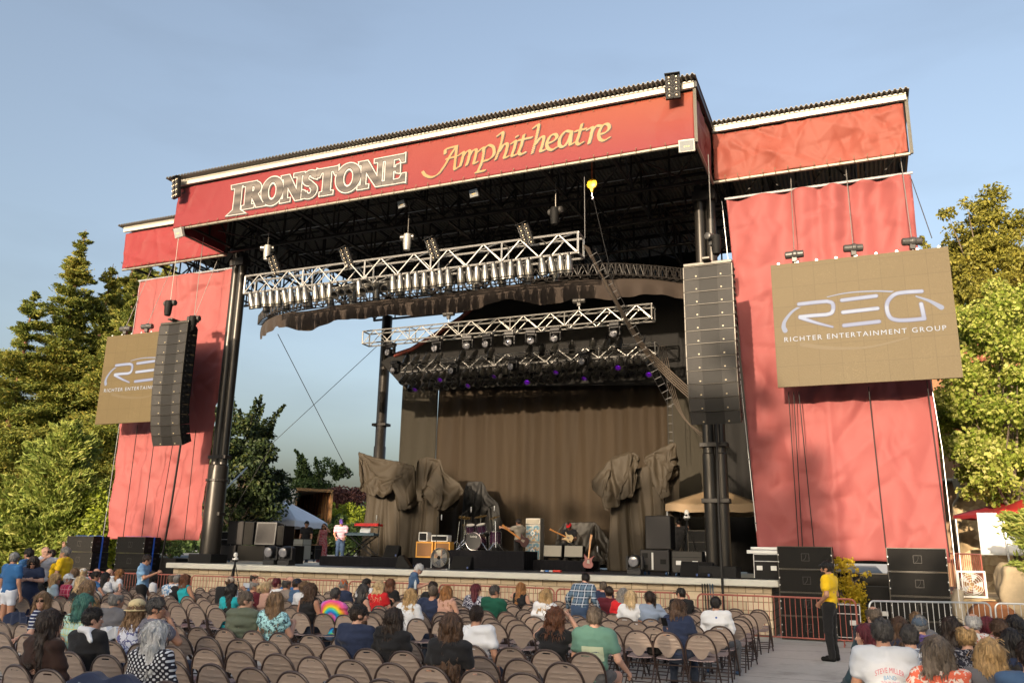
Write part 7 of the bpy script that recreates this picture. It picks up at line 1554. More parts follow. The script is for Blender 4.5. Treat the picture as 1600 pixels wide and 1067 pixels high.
    Ln = (rg.uniform(.05, .12, (n, 1)) if lng else rg.uniform(.015, .032, (n, 1))); B = np.cross(D, Nn)*rg.uniform(.003, .0065, (n, 1))*(1 if h < .011 else 1.5); lift = .010 if lng else .011
    P = P-Nn*.002; A0, A1, A2, A3 = P-B, P+B, P+D*Ln*.6+Nn*lift+B*.8, P+D*Ln+Nn*lift*(rg.uniform(-.6, 1.2, (n, 1))); A4 = P+D*Ln*.6+Nn*lift-B*.8
    W = np.stack([A0, A1, A2, A4, A3], 1).reshape(-1, 3); b = len(V)+np.arange(n)*5; q = np.concatenate([np.stack([b, b+1, b+2, b+3], 1), np.stack([b+3, b+2, b+4, b+4], 1)[:, [0, 1, 2, 2]]]); q2 = np.stack([b+3, b+2, b+4, b+3], 1)
    W = np.concatenate([W, (P+D*Ln*.99+Nn*lift*.5)]); e = len(V)+n*5+np.arange(n); q2 = np.stack([b+3, b+2, b+4, e], 1); return np.concatenate([V, W]), np.concatenate([Q, np.stack([b, b+1, b+2, b+3], 1), q2])
SHOE_M = None
def person(label, px, py, **kw):
    P = dict(pose='sit', fem=False, wide=1.0, twist=0.0, lean=0.0, side=0.0, h=0.0, nod=0.0, tilt=0.0, arms='lap', stride=0.0, spread=0.03, skin='l', hair='short', hc='dark', L=0.0, thin=False, shirt=None, sleeve=0.55, bottom=None, shorts=False, cap=None, shades=False, glasses=False, face=False, body=0.0, D=None, z0=0.0, row=None, collar=False, beard=None, tank=False, group=None, dress=None, scale=None, neckc=0.0, scarf=None, hat=None, beanie=None)
    P.update(kw)
    for k in ('twist', 'lean', 'side', 'h', 'nod', 'tilt', 'body'): P[k] = radians(P[k])
    ht = 1.745 if P['pose'] == 'stand' else 1.30
    if P['pose'] == 'stand':
        p = atD(px, py, P['D']); s = (p[2]-P['z0'])/(ht-0.55*(1-cos(P['lean'])))
    elif P['D'] is not None: p = atD(px, py, P['D']); s = (p[2]-P['z0'])/ht
    else:
        best = None
        for rw, y in [(('F', k), y) for k, y in enumerate(FROWS)]+[(('B', k), y) for k, y in enumerate(BROWS)]:
            q = atY(px, py, y+0.22); e = abs(q[2]-1.24)
            if best is None or e < best[0]: best = (e, rw, q)
        p = best[2]; P['row'] = best[1]; s = p[2]/ht
    s = min(1.16, max(0.84, s)) if P['scale'] is None else P['scale']
    loc = np.array([p[0], p[1]-0.005, P['z0']]); dist = toview((p[0], p[1], 1.0))[2]
    if P['row'] is not None:   # take the nearest chair of the row
        c = min((q for q in CHAIRS if q[2] == P['row']), key=lambda q: abs(q[0]-p[0])+(9 if q[4] else 0), default=None)
        if c is not None and abs(c[0]-p[0]) < 0.5: c[4] = label; loc[0] = p[0]*.75+c[0]*.25; P['side'] += (p[0]-loc[0])/0.75; loc[1] = c[1]+0.235
    h = 0.0135 if dist < 12 else (0.018 if dist < 17 else 0.022); J = jpose(P); fem = P['fem']; W_ = P['wide']
    keys = [k for k in J if isinstance(J[k], np.ndarray) and J[k].shape == (3,)]; lo, hi = bbox(J, keys, .2); lo[2] = -.01
    f = Field(lo, hi, h); torso(f, J, W_, -.006, fem)
    for n in 'LR':
        arm(f, J, n, 1.0, 1.0, 0); f.cone(J['hip'+n], J['kn'+n], .088*W_, .058, .05); f.cone(J['kn'+n], J['an'+n], .056, .038, .03); f.cone(J['an'+n]+[0, -.02, -.03], J['an'+n]+[0, .15, -.05], .036, .028, .02)
    head(f, J, fem); V, Q = f.mesh(); VV, QQ = [V], [Q]; nv = len(V)
    for n, sg in (('L', -1), ('R', 1)):
        a = J['arm'+n]; hv, hq = HANDS['grip' if a in ('phone', 'up', 'clasp', 'belt', 'tune', 'play') else ('open' if a in ('wave', 'point') else 'rest')]
        d = J['wr'+n]-J['el'+n]; d = d/np.linalg.norm(d); z = -d; y = np.array([-sg*0.75, 0.1, -.2]) if a not in ('lap', 'keys', 'rest', 'far') else np.array([0, 0, -1.0]); y = y-z*np.dot(y, z); y /= np.linalg.norm(y); x = np.cross(y, z); M = np.stack([x, y, z], 1)
        hv2 = hv*np.array([-sg, 1, 1]) if sg < 0 else hv*np.array([1, 1, 1]); VV.append((hv2*0.98)@M.T+J['wr'+n]); QQ.append((hq if sg > 0 else hq[:, ::-1])+nv); nv += len(hv)
    root = link('person', mesh_np('person', np.concatenate(VV), np.concatenate(QQ)), SKINS[P['skin']]); tag(root, label, 'person', P['group']); root.location = [float(c) for c in loc]; root.rotation_euler = (0, 0, -P['body']); root.scale = (s, s, s)
    sd = int(px*7+py*3) % 991
    # shirt
    if P['shirt'] is not None:
        f = Field(lo, hi, h); torso(f, J, W_, .017, fem); u = P['sleeve']
        if not P['tank']:
            for n in 'LR': arm(f, J, n, min(1.0, u+.0), max(0, (u-1)), .021 if u <= 1 else .019)
        f.disp(.013, (8, 8, 13), sd, 2); f.disp(.013, (4, 4, 22), sd+4, 1)
        nk = J['neck']+J['R']@np.array([0, .035+P['neckc'], .055]); f.ell(nk, (.078+P['neckc'], .085, .070), .01, J['R'], 's')
        if P['tank']:
            for n, sg in (('L', -1), ('R', 1)): f.ell(J['sh'+n]+J['R']@np.array([sg*.045, 0, -.02]), (.062, .11, .115), .01, J['R'], 's')
        if not P['dress']: f.plane((0, 0, J['pel'][2]-.06), (0, 0, -1.0))
        if P['collar']:
            a = J['neck']+J['R']@np.array([0, -.005, .035])
            for k in range(10): t0, t1 = 2*pi*k/10, 2*pi*(k+1)/10; f.cone(a+J['R']@np.array([.068*cos(t0), .066*sin(t0), -.022*sin(t0)]), a+J['R']@np.array([.068*cos(t1), .066*sin(t1), -.022*sin(t1)]), .017, .017, .008)
        V, Q = f.mesh(); so_ = link('shirt', mesh_np('shirt', V, Q), P['shirt'], root); P['_shirt'] = (V, Q)
    bt = P['bottom'] or MATS.get('dark_jeans') or cloth('dark_jeans', (0.035, 0.045, 0.075))
    f = Field(lo, hi, h); f.cone(J['pel'], J['waist']*.55+J['pel']*.45, .158*W_, .138*W_, .04, .74, inf=.008)
    for n in 'LR':
        k = 0.55 if P['shorts'] else 1.0; f.cone(J['hip'+n], J['kn'+n]*k+J['hip'+n]*(1-k) if P['shorts'] else J['kn'+n], .092*W_, .068, .05, inf=.010)
        if not P['shorts']: f.cone(J['kn'+n], J['an'+n]+[0, 0, .0], .062, .052, .03, inf=.010)
    if P['dress'] and P['pose'] == 'stand': f.cone(J['pel'], (0, 0, .12), .16, .24, .05, .8)
    f.disp(.012, (7, 7, 14), sd+2, 2); V, Q = f.mesh(); link('trousers' if not P['shorts'] else 'shorts', mesh_np('trousers', V, Q), bt, root)
    for n in 'LR':
        f = Field(J['an'+n]-[.09, .12, .1], J['an'+n]+[.09, .26, .06], .014); a = J['an'+n]; f.cone([a[0], a[1]-.02, .045], [a[0], a[1]+.16, .038], .045, .042, .0); f.cone([a[0], a[1]-.02, .05], [a[0], a[1], .09], .044, .045, .02); f.plane((0, 0, .002), (0, 0, -1.0)); V, Q = f.mesh(); link('shoe', mesh_np('shoe', V, Q), P.get('shoe') or RUBBER, root)
    c, R = J['hc'], J['HR']; hh = 0.009 if dist < 12 else (0.012 if dist < 17 else 0.015)
    if P['hair'] != 'bald': V, Q = hair_mesh(J, P['hair'], P['L'], hh, sd, P['thin']); link('hair', mesh_np('hair', V, Q), hairmat('hair_'+P['hc'], HC[P['hc']]), root)
    if P['beard']: f = Field(c-[.12, .12, .2], c+[.12, .2, .1], .010); f.ell(c+R@np.array([0, .045, -.075]), (.058, .058, .055), 0, R); f.ell(c+R@np.array([0, .10, -.03]), (.045, .05, .035), .01, R, 's'); f.disp(.004, 40, sd); V, Q = f.mesh(); link('beard', mesh_np('beard', V, Q), hairmat('hair_'+P['beard'], HC[P['beard']]), root)
    if P['cap'] is not None:
        f = Field(c-[.2, .2, .1], c+[.2, .3, .2], .009); f.ell(c+R@np.array([0, -.010, .040]), (.089, .110, .103), 0, R); f.plane(c+R@np.array([0, 0, .030]), R@np.array([0, .0, -1.0])); f.ell(c+R@np.array([0, .125, .036]), (.070, .085, .009), .008, R); V, Q = f.mesh(); link('cap', mesh_np('cap', V, Q), P['cap'], root)
    if P['scarf'] is not None:
        a = J['neck']+J['R']@np.array([0, .0, .03]); f = Field(a-[.3, .3, .25], a+[.3, .3, .2], .012)
        for k in range(12): t0, t1 = 2*pi*k/12, 2*pi*(k+1)/12; f.cone(a+np.array([.085*cos(t0), .08*sin(t0), -.02*sin(t0)]), a+np.array([.085*cos(t1), .08*sin(t1), -.02*sin(t1)]), .036, .036, .01)
        f.cone(a+[.06, -.06, 0], a+[.17, -.10, -.09], .04, .035, .03, .6); f.disp(.008, (14, 14, 9), 5, 2); V, Q = f.mesh(); link('scarf', mesh_np('scarf', V, Q), P['scarf'], root)
    if P['beanie'] is not None:
        f = Field(c-[.2, .2, .1], c+[.2, .3, .2], .009); f.ell(c+R@np.array([0, -.012, .048]), (.094, .116, .085), 0, R); f.plane(c+R@np.array([0, 0, .025]), R@np.array([0, .15, -1.0])); f.ell(c+R@np.array([0, .085, .055]), (.075, .06, .018), .02, R); f.disp(.003, 12, sd); V, Q = f.mesh(); link('flat_cap', mesh_np('flat_cap', V, Q), P['beanie'], root)
    if P['hat'] is not None:
        f = Field(c-[.25, .25, .1], c+[.25, .25, .26], .010); f.ell(c+R@np.array([0, -.01, .115]), (.092, .112, .07), 0, R); f.ell(c+R@np.array([0, -.01, .06]), (.094, .114, .05), .02, R); f.ell(c+R@np.array([0, -.01, .045]), (.155, .175, .012), .012, R); V, Q = f.mesh(); link('hat', mesh_np('hat', V, Q), P['hat'], root)
    def onface(V): return [tuple(c+R@np.array(p, float)) for p in V]
    if P['face']:
        m = MB()
        for sg in (-1, 1): m.ball((sg*.030, .084, .013), .0105, n=8, m=5)
        m.v = onface(m.v); m.build('eyes', WHITE, root, smooth=True); m = MB()
        for sg in (-1, 1): m.ball((sg*.030, .0925, .013), .0048, n=6, m=4); m.tube([(sg*.014, .094, .033), (sg*.032, .094, .037), (sg*.05, .082, .031)], .0035, 4)
        m.v = onface(m.v); m.build('brows_and_pupils', hairmat('hair_dark', HC['dark']), root); m = MB(); m.tube([(-.022, .090, -.056), (0, .0985, -.055), (.022, .090, -.056)], [.002, .0045, .002], 5); m.v = onface(m.v); m.build('lips', pm('lips', (0.42, 0.14, 0.12), 0.4), root)
    if P['shades'] or P['glasses']:
        m = MB()
        for sg in (-1, 1): m.ball((sg*.033, .099, .013), .026, (1, .28, .72), 10, 6) if P['shades'] else m.tube([(sg*.033+.024*cos(t), .103, .012+.017*sin(t)) for t in np.linspace(0, 2*pi, 11)], .0022, 4); m.tube([(sg*.056, .098, .018), (sg*.082, .05, .016), (sg*.084, -.01, .012)], .0028, 4)
        m.tube([(-.01, .107, .018), (.01, .107, .018)], .003, 4); m.v = onface(m.v); m.build('sunglasses' if P['shades'] else 'glasses', RUBBER, root, smooth=True)
    return root, J, P, s
def back_print(res, items, dy=-1, off=0.006):
    """flat marks (name, VF, material, centre x, centre z) laid on the back (dy = -1) or the chest of a shirt"""
    root, J, P, s = res; V, Q = P['_shirt']; bvh = BVHTree.FromPolygons([tuple(v) for v in V], [tuple(int(i) for i in q) for q in Q])
    for nm, (A, F), mat, cx, cz in items:
        m = MB(); ys = []
        for a in A:
            o = Vector((a[0]*(1 if dy < 0 else -1)+cx, dy*1.0, a[1]+cz)); hit = bvh.ray_cast(o, Vector((0, -dy, 0)))[0]; ys.append(hit.y if hit else None)
        ok = [y for y in ys if y is not None]; mid = float(np.mean(ok)) if ok else dy*.14
        m.v = [(a[0]*(1 if dy < 0 else -1)+cx, (y if y is not None else mid)+dy*off, a[1]+cz) for a, y in zip(A, ys)]; m.f = [list(f) if dy < 0 else list(f)[::-1] for f in F]; m.m = [0]*len(F); m.build(nm, mat, root)
def rect(w_, h_, nx=6, nz=4): return ([(-w_/2+w_*i/nx, -h_/2+h_*j/nz) for i in range(nx+1) for j in range(nz+1)], [(i*(nz+1)+j, (i+1)*(nz+1)+j, (i+1)*(nz+1)+j+1, i*(nz+1)+j+1) for i in range(nx) for j in range(nz)])
def txt(body, w_, h_, arc=0.0):
    V, F = text_mesh(body, w_, h_); return ([(v[0]-w_/2, v[1]-h_/2-arc*((v[0]-w_/2)/(w_/2))**2) for v in V], F)
def oval(rx, rz, n=20): return ([(0, 0)]+[(rx*cos(2*pi*k/n), rz*sin(2*pi*k/n)) for k in range(n)], [(0, k+1, (k+1) % n+1) for k in range(n)])
CW = cloth('white_cotton', (0.70, 0.72, 0.76)); CBK = cloth('black_cotton', (0.016, 0.016, 0.018)); CNV = cloth('navy_cotton', (0.022, 0.032, 0.070)); CBL = cloth('blue_cotton', (0.030, 0.12, 0.30)); CLB = cloth('light_blue_cotton', (0.20, 0.36, 0.58)); CGY = cloth('grey_cotton', (0.13, 0.13, 0.145)); CLG = cloth('light_grey_cotton', (0.45, 0.47, 0.50)); COL_ = cloth('olive_cotton', (0.105, 0.125, 0.092)); CYE = cloth('yellow_polo_cotton', (0.78, 0.50, 0.015)); CMR = cloth('maroon_cotton', (0.13, 0.02, 0.03)); CTQ = cloth('turquoise_cotton', (0.02, 0.36, 0.42)); CPK = cloth('pink_cotton', (0.60, 0.25, 0.24)); CGR = cloth('forest_green_cotton', (0.012, 0.085, 0.055)); CSG = cloth('sage_green_cotton', (0.115, 0.235, 0.185)); CBR = cloth('brown_cotton', (0.035, 0.018, 0.014)); CPB = cloth('pale_blue_cotton', (0.42, 0.55, 0.62)); CPE = cloth('peach_cotton', (0.55, 0.33, 0.26)); CDB = cloth('slate_blue_cotton', (0.055, 0.105, 0.20)); CRD = cloth('red_cotton', (0.55, 0.02, 0.025)); CTP = cloth('taupe_cotton', (0.22, 0.185, 0.165)); CDT = cloth('dark_teal_cotton', (0.03, 0.055, 0.07)); CSB = cloth('steel_blue_cotton', (0.23, 0.29, 0.40)); JNS = cloth('blue_jeans', (0.05, 0.085, 0.16), 0.3); BKT = cloth('black_trousers', (0.012, 0.012, 0.013)); WHT = cloth('white_shorts', (0.62, 0.66, 0.74)); DJN = cloth('dark_jeans', (0.03, 0.04, 0.065)); GYT = cloth('grey_trousers', (0.10, 0.10, 0.105))
HAW = blobs('hawaiian_print', [(0, (0.62, 0.64, 0.68)), (.4, (0.10, 0.22, 0.42)), (.55, (0.60, 0.62, 0.66)), (.7, (0.22, 0.36, 0.50))], 22); FLT = blobs('teal_floral_print', [(0, (0.40, 0.70, 0.74)), (.52, (0.02, 0.04, 0.06)), (.60, (0.30, 0.58, 0.64)), (.72, (0.03, 0.07, 0.09))], 24, True); BWP = blobs('black_white_print', [(0, (0.6, 0.62, 0.68)), (.42, (0.03, 0.03, 0.07)), (.56, (0.55, 0.57, 0.66)), (.66, (0.05, 0.05, 0.11))], 26, True); PAS = plaid('pastel_plaid', (0.30, 0.58, 0.50), (0.62, 0.50, 0.16), (0.50, 0.62, 0.62), 13); RAS = plaid('raspberry_plaid', (0.50, 0.045, 0.10), (0.60, 0.30, 0.34), (0.36, 0.03, 0.08), 9); BPL = plaid('blue_check_shirt', (0.028, 0.055, 0.095), (0.50, 0.54, 0.60), (0.13, 0.20, 0.28), 7.5); BWT = blobs('blue_white_tiedye', [(0, (0.62, 0.66, 0.78)), (.47, (0.10, 0.11, 0.28)), (.56, (0.55, 0.6, 0.74))], 13, True); NST = stripes('navy_white_stripes', (0.020, 0.03, 0.085), (0.60, 0.62, 0.68), 22, .6, .92); WST = stripes('white_grey_stripes', (0.62, 0.64, 0.68), (0.14, 0.16, 0.22), 13, .5, .95); DOT = dots('black_white_dots', (0.02, 0.02, 0.03), (0.60, 0.62, 0.66)); TIE = tiedye('rainbow_tie_dye'); ORW = blobs('orange_white_print', [(0, (0.65, 0.14, 0.08)), (.5, (0.66, 0.56, 0.50)), (.6, (0.60, 0.10, 0.06))], 17, True); LEO = blobs('leopard_print', [(0, (0.30, 0.18, 0.08)), (.5, (0.03, 0.02, 0.015)), (.58, (0.34, 0.22, 0.12))], 40, True); HAF = blobs('floral_white_print', [(0, (0.62, 0.62, 0.60)), (.55, (0.50, 0.10, 0.06)), (.62, (0.62, 0.60, 0.55)), (.70, (0.10, 0.12, 0.20))], 22, True); FMX = blobs('red_floral_print', [(0, (0.30, 0.04, 0.06)), (.5, (0.42, 0.30, 0.32)), (.58, (0.22, 0.02, 0.05))], 26, True); PST = stripes('pink_white_stripes', (0.55, 0.5, 0.55), (0.45, 0.12, 0.22), 18); PTD = blobs('pink_tie_dye', [(0, (0.62, 0.20, 0.42)), (.5, (0.66, 0.55, 0.62)), (.58, (0.40, 0.12, 0.32))], 14, True)
CAPG = cloth('grey_cap_cloth', (0.26, 0.27, 0.28)); CAPB = cloth('black_cap_cloth', (0.014, 0.015, 0.017)); CAPO = cloth('orange_cap_cloth', (0.50, 0.12, 0.03)); CAPT = cloth('beige_cap_cloth', (0.46, 0.38, 0.30)); CAPN = cloth('navy_cap_cloth', (0.02, 0.03, 0.06)); CAPW = cloth('white_cap_cloth', (0.68, 0.69, 0.70)); STRAW = cloth('cream_straw', (0.62, 0.52, 0.30)); CAPS = cloth('slate_wool', (0.075, 0.105, 0.15)); CAPP = cloth('purple_cap', (0.10, 0.05, 0.30)); CAPR = cloth('red_cap_cloth', (0.65, 0.015, 0.02))
F_ = dict(fem=True)
# ---- standing at the left
person('man in grey and black cap, blue t-shirt and white shorts standing with his back turned', 25, 861, pose='stand', D=17.2, arms='hang', h=-25, hair='short', hc='grey', cap=CAPG, shirt=CBL, bottom=WHT, shorts=True, wide=1.08, skin='m')
person('dark haired man in blue t-shirt and sunglasses standing behind the man in white shorts', 47, 855, pose='stand', D=19.6, body=-100, h=0, arms='hang', hc='black', shades=True, shirt=cloth('mid_blue_cotton', (0.05, 0.14, 0.30)), skin='m')
person('woman with dark hair, sunglasses and navy dress standing looking down', 55, 866, pose='stand', D=17.8, body=150, h=-10, nod=28, arms='fold', hair='bob', hc='dark', shades=True, face=True, shirt=CNV, bottom=CNV, dress=True, **F_)
person('bald man in white polo and black trousers standing with a raised hand', 73, 852, pose='stand', D=20.6, body=80, arms=('wave', 'point'), hair='bald', shades=True, face=True, shirt=CW, bottom=BKT, collar=True)
person('dark haired man in yellow shirt standing behind the bald man', 83, 857, pose='stand', D=22.6, body=-60, arms='fold', hc='dark', shades=True, face=True, shirt=CYE, bottom=BKT, skin='m')
gm_ = person('grey haired man in yellow polo standing with clasped hands by the subwoofers', 104, 853, pose='stand', D=20.0, body=-115, h=-10, arms='clasp', hc='grey', face=True, shirt=CYE, bottom=BKT, collar=True, wide=1.14, skin='m')
back_print(gm_, [('badge', oval(.035, .035), BKT, -.08, 1.30)], 1)
person('man in light blue polo and glasses walking to the right with a cup', 229, 864, pose='stand', D=19.9, body=62, nod=18, arms=('hang', 'phone'), hc='dark', glasses=True, face=True, shirt=CLB, bottom=BKT, collar=True, stride=.8, wide=1.08, skin='m')
person('silver haired man in slate blue shirt standing head bowed with a water bottle', 646, 877, pose='stand', D=18.9, body=58, nod=38, lean=8, arms=('hang', 'phone'), hc='silver', glasses=True, shirt=CDB, bottom=DJN, wide=1.05, stride=.5)
person('man in blue checked shirt and jeans stooping with his back turned', 906, 893, pose='stand', D=16.2, lean=26, nod=25, arms='side', hc='black', shirt=BPL, sleeve=1.9, bottom=JNS, wide=1.1, body=8)
gd = person('bearded guard in yellow polo and black flat cap standing by the red railing', 1291, 873, pose='stand', D=16.4, body=-75, h=-15, arms='belt', hc='black', beanie=CAPB, shades=True, face=True, beard='dark', shirt=CYE, bottom=BKT, collar=True, scale=1.07, skin='m')
back_print(gd, [('badge', oval(.04, .04), BKT, -.07, 1.30)], 1)
# ---- front and left seats
S = person
S('woman with wavy blonde hair and black tank top at the left edge', 12, 901, hair='wavy', L=.24, hc='blonde', shirt=CBK, tank=True, **F_)
S('woman with long auburn hair and black top beside the man in white shorts', 58, 894, hair='long', L=.30, hc='red', shirt=CBK, h=25, **F_)
S('short haired blonde woman in sunglasses and pale blue top facing right', 87, 897, hair='bob', hc='blonde', shades=True, face=True, h=70, twist=30, shirt=CPB, **F_)
S('man in white visor cap and raspberry plaid shirt facing right', 106, 897, hc='silver', cap=CAPW, glasses=True, face=True, h=68, twist=25, shirt=RAS, skin='m')
S('woman with light brown bob seated before the outer subwoofers', 116, 889, hair='bob', hc='lbrown', shirt=CLG, h=30, **F_)
S('person in white cap seated before the outer subwoofers', 129, 888, hc='pblonde', cap=CAPW, shirt=CLG)
S('woman with blonde bob and black top in the left rows', 126, 901, hair='bob', hc='pblonde', shirt=CBK, h=25, **F_)
S('woman with long light brown hair and leopard top in the left rows', 137, 908, hair='long', L=.24, hc='lbrown', shirt=LEO, h=25, **F_)
S('bald man in pink t-shirt and sunglasses in the left rows', 152, 888, hair='bald', shades=True, face=True, h=65, shirt=CPK)
S('dark haired man in blue t-shirt stretching an arm along the chair backs', 150, 893, hc='black', shades=True, face=True, h=60, arms=('lap', 'far'), shirt=CBL, twist=15, skin='m')
S('bald man in white t-shirt seated before the inner subwoofers', 170, 888, hair='bald', shades=True, face=True, h=50, shirt=CW)
S('woman with long black hair and white patterned top in the left rows', 165, 895, hair='long', L=.28, hc='black', shades=True, face=True, h=55, shirt=blobs('pale_print', [(0, (0.6, 0.62, 0.66)), (.6, (0.35, 0.4, 0.45)), (.68, (0.6, 0.62, 0.64))], 26, True), **F_)
S('man with ginger bob and sunglasses in white t-shirt facing right', 188, 890, hair='bob', hc='ginger', shades=True, face=True, h=70, twist=30, arms=('lap', 'far'), shirt=CW)
S('black haired person in white shirt leaning over beside the man in light blue polo', 239, 895, hc='black', hair='curly', h=35, twist=20, shirt=CW, skin='m', wide=1.08)
S('balding man in blue and white tropical shirt', 269, 897, hc='gbrown', hair='short', thin=True, shirt=HAW, h=15)
S('grey haired person in dark shirt beside the tropical shirt', 280, 898, hc='grey', shirt=CBK, h=20)
S('woman with big brown curls and turquoise top stretching her arm to the left', 288, 899, hair='curly', hc='auburn', arms=('far', 'lap'), shirt=CTQ, tank=True, skin='m', h=5, **F_)
S('man in beige cap and light grey shirt wearing a backpack', 360, 902, hc='brown', cap=CAPT, shirt=CLG, h=40)
S('woman with very long black curls and turquoise top taking a picture', 362, 914, hair='curlylong', L=.40, hc='black', shirt=CTQ, arms=('lap', 'up'), h=25, skin='m', **F_)
S('balding man in blue shirt seen in profile by the railing', 396, 897, hair='fringe', hc='dark', face=True, h=85, twist=40, shirt=CBL, skin='m')
S('balding grey man in maroon shirt beside the raised phone', 396, 907, hair='fringe', hc='grey', face=True, h=70, twist=20, shirt=CMR, skin='m')
S('woman with blonde ponytail and bare shoulders', 413, 909, hair='pony', L=.16, hc='pblonde', h=60, face=True, shirt=CPE, tank=True, **F_)
S('woman with dark red cropped hair and white top', 432, 904, hc='maroon', hair='short', shirt=CW, h=30, **F_)
tm = S('man in taupe t-shirt with printed back leaning an arm along the chairs', 444, 905, hair='short', thin=True, hc='sblack', arms=('far', 'lap'), shirt=CTP, h=30, skin='m', wide=1.12, side=4)
back_print(tm, [('back_print', oval(.10, .09), blobs('faded_print', [(0, (0.22, 0.185, 0.165)), (.5, (0.06, 0.05, 0.05)), (.58, (0.22, 0.185, 0.165))], 30, True), .02, .82)])
S('bald man in blue shirt behind the taupe t-shirt', 454, 901, hair='bald', h=60, face=True, shirt=CBL)
S('person in navy cap by the railing', 462, 904, hc='dark', cap=CAPN, shirt=CDB, h=40)
S('woman with light brown updo by the railing', 476, 909, hair='updo', hc='lbrown', shirt=CW, **F_)
S('woman with brown wavy hair in black and pink tank top', 485, 914, hair='curly', hc='brown', shirt=CBK, tank=True, skin='m', h=10, **F_)
S('man in orange cap and navy shirt', 537, 906, hc='grey', cap=CAPO, h=40, shirt=CNV, wide=1.1, skin='m')
S('black haired man in white shirt stretching his arm to the right', 572, 904, hc='black', h=35, arms=('lap', 'far'), shirt=CW, skin='m')
S('woman with long black hair with a grey streak in black tank top', 568, 914, hair='long', L=.28, hc='sblack', h=60, twist=25, face=True, shirt=CBK, tank=True, **F_)
S('woman with blonde waves and red top', 591, 908, hair='wavy', L=.22, hc='pblonde', shirt=CRD, **F_)
S('woman with auburn bob and black top', 610, 905, hair='bob', hc='auburn', shirt=CBK, wide=1.1, **F_)
S('woman with shoulder length blonde hair and white top left of the navy and blue polo', 643, 921, hair='wavy', L=.20, hc='blonde', shirt=CW, **F_)
bt_ = S('dark haired man in black t-shirt with pale print by the railing', 677, 909, hc='dark', shirt=CBK, h=30, skin='m'); back_print(bt_, [('back_print', rect(.12, .10), pm('pale_print_ink', (0.35, 0.42, 0.5), 0.8), 0, .82)])
S('man in navy and bright blue polo with his arms spread', 678, 916, hc='gbrown', arms=('far', 'rest'), shirt=CNV, wide=1.12, sleeve=.5, skin='m')
S('woman with long light brown hair and peach top', 698, 916, hair='long', L=.22, hc='ginger', shirt=CPE, tank=True, **F_)
S('woman with long dark red hair and sunglasses in black and white print', 744, 913, hair='long', L=.22, hc='maroon', shades=True, face=True, h=70, shirt=BWP, **F_)
S('balding man in dark green shirt seen in profile', 773, 915, hair='short', hc='sblack', h=60, face=True, shirt=CGR, skin='m', wide=1.05)
S('woman with long straight golden red hair and black top', 815, 911, hair='long', L=.34, hc='ginger', h=-30, shirt=CBK, tank=True, arms=('up', 'lap'), **F_)
S('woman with straight blonde hair and white t-shirt', 854, 921, hair='long', L=.24, hc='blonde', shirt=CW, **F_)
S('brown haired man in navy shirt right of the checked shirt', 943, 909, hc='gbrown', shirt=CNV, sleeve=1.8, wide=1.15)
S('small dark haired person beyond the navy shirt', 953, 917, hc='dark', shirt=CMR, skin='m', h=-40)
S('woman with long grey hair and red top', 974, 920, hair='long', L=.20, hc='grey', shirt=CRD, h=20, **F_)
S('woman with blonde bob and glasses in white shirt', 985, 924, hair='bob', hc='pblonde', glasses=True, h=35, shirt=CW, **F_)
S('woman with dark brown ponytail and steel blue top', 1015, 924, hair='pony', L=.30, hc='dark', h=-50, shirt=CSB, arms=('lap', 'rest'), skin='m', **F_)
S('man in black cap and black jacket by the railing', 1065, 919, hc='black', cap=CAPB, h=-65, face=True, shirt=CBK, sleeve=1.9, wide=1.05, arms='chin')
# ---- middle rows
S('woman with long light brown hair and sunglasses turned round over her chair', 78, 924, hair='long', L=.36, hc='lbrown', shades=True, face=True, h=150, twist=60, shirt=NST, arms=('lap', 'rest'), side=10, row=None, **F_)
S('woman with teal dyed blonde bob and pastel plaid top', 132, 930, hair='bob', hc='teal', h=70, face=True, shirt=PAS, **F_)
gj = S('grey haired man in dark grey t-shirt with lettered badge on the back', 182, 925, hc='grey', hair='crop', thin=True, h=20, shirt=CGY, wide=1.12, skin='m')
back_print(gj, [('badge_edge', oval(.135, .062), pm('badge_white', (0.6, 0.6, 0.62), .8), -.02, .78), ('badge', oval(.122, .050), CGY, -.02, .7801), ('lettering', txt('SAN JON', .19, .048), pm('badge_red', (0.35, 0.06, 0.07), .8), -.02, .785)]); 
S('woman in cream fedora and blue white patterned top', 214, 943, hair='bob', hc='lbrown', hat=STRAW, shirt=BWT, h=-5, tank=True, skin='m', **F_)
gy = S('dark haired man in glasses and grey t-shirt with his hand at his mouth', 243, 935, hc='sblack', glasses=True, face=True, h=65, twist=20, arms=('lap', 'chin'), shirt=cloth('lilac_grey_cotton', (0.15, 0.15, 0.19)), skin='m', wide=1.05); back_print(gy, [('back_print', rect(.07, .03), pm('gold_print', (0.5, 0.36, 0.06), .8), -.03, .93)])
S('short haired man in olive t-shirt looking right', 384, 925, hc='gbrown', hair='crop', h=55, glasses=True, face=True, shirt=COL_, wide=1.12)
S('woman with long ash blonde waves and turquoise floral top holding a phone', 432, 928, hair='wavy', L=.34, hc='lbrown', shirt=FLT, sleeve=.3, arms=('lap', 'phone'), **F_)
S('man with grey black hair in rainbow tie-dye t-shirt', 525, 919, hc='sblack', shirt=TIE, wide=1.14, bottom=JNS, skin='m')
S('man in black cap and sunglasses and navy t-shirt', 562, 945, hc='dark', cap=CAPB, shades=True, face=True, h=55, shirt=CNV, beard='brown', wide=1.05)
S('woman with very long dark brown hair and black t-shirt', 617, 952, hair='wavy', L=.42, hc='dark', shirt=CBK, **F_)
S('woman with a mass of long dark curls left of the white t-shirt', 706, 962, hair='curlylong', L=.52, hc='brown', shirt=CBK, **F_)
S('young man with dark brown hair in white t-shirt', 746, 948, hc='dark', shirt=CW, arms='hang', wide=1.08, skin='m', side=-2)
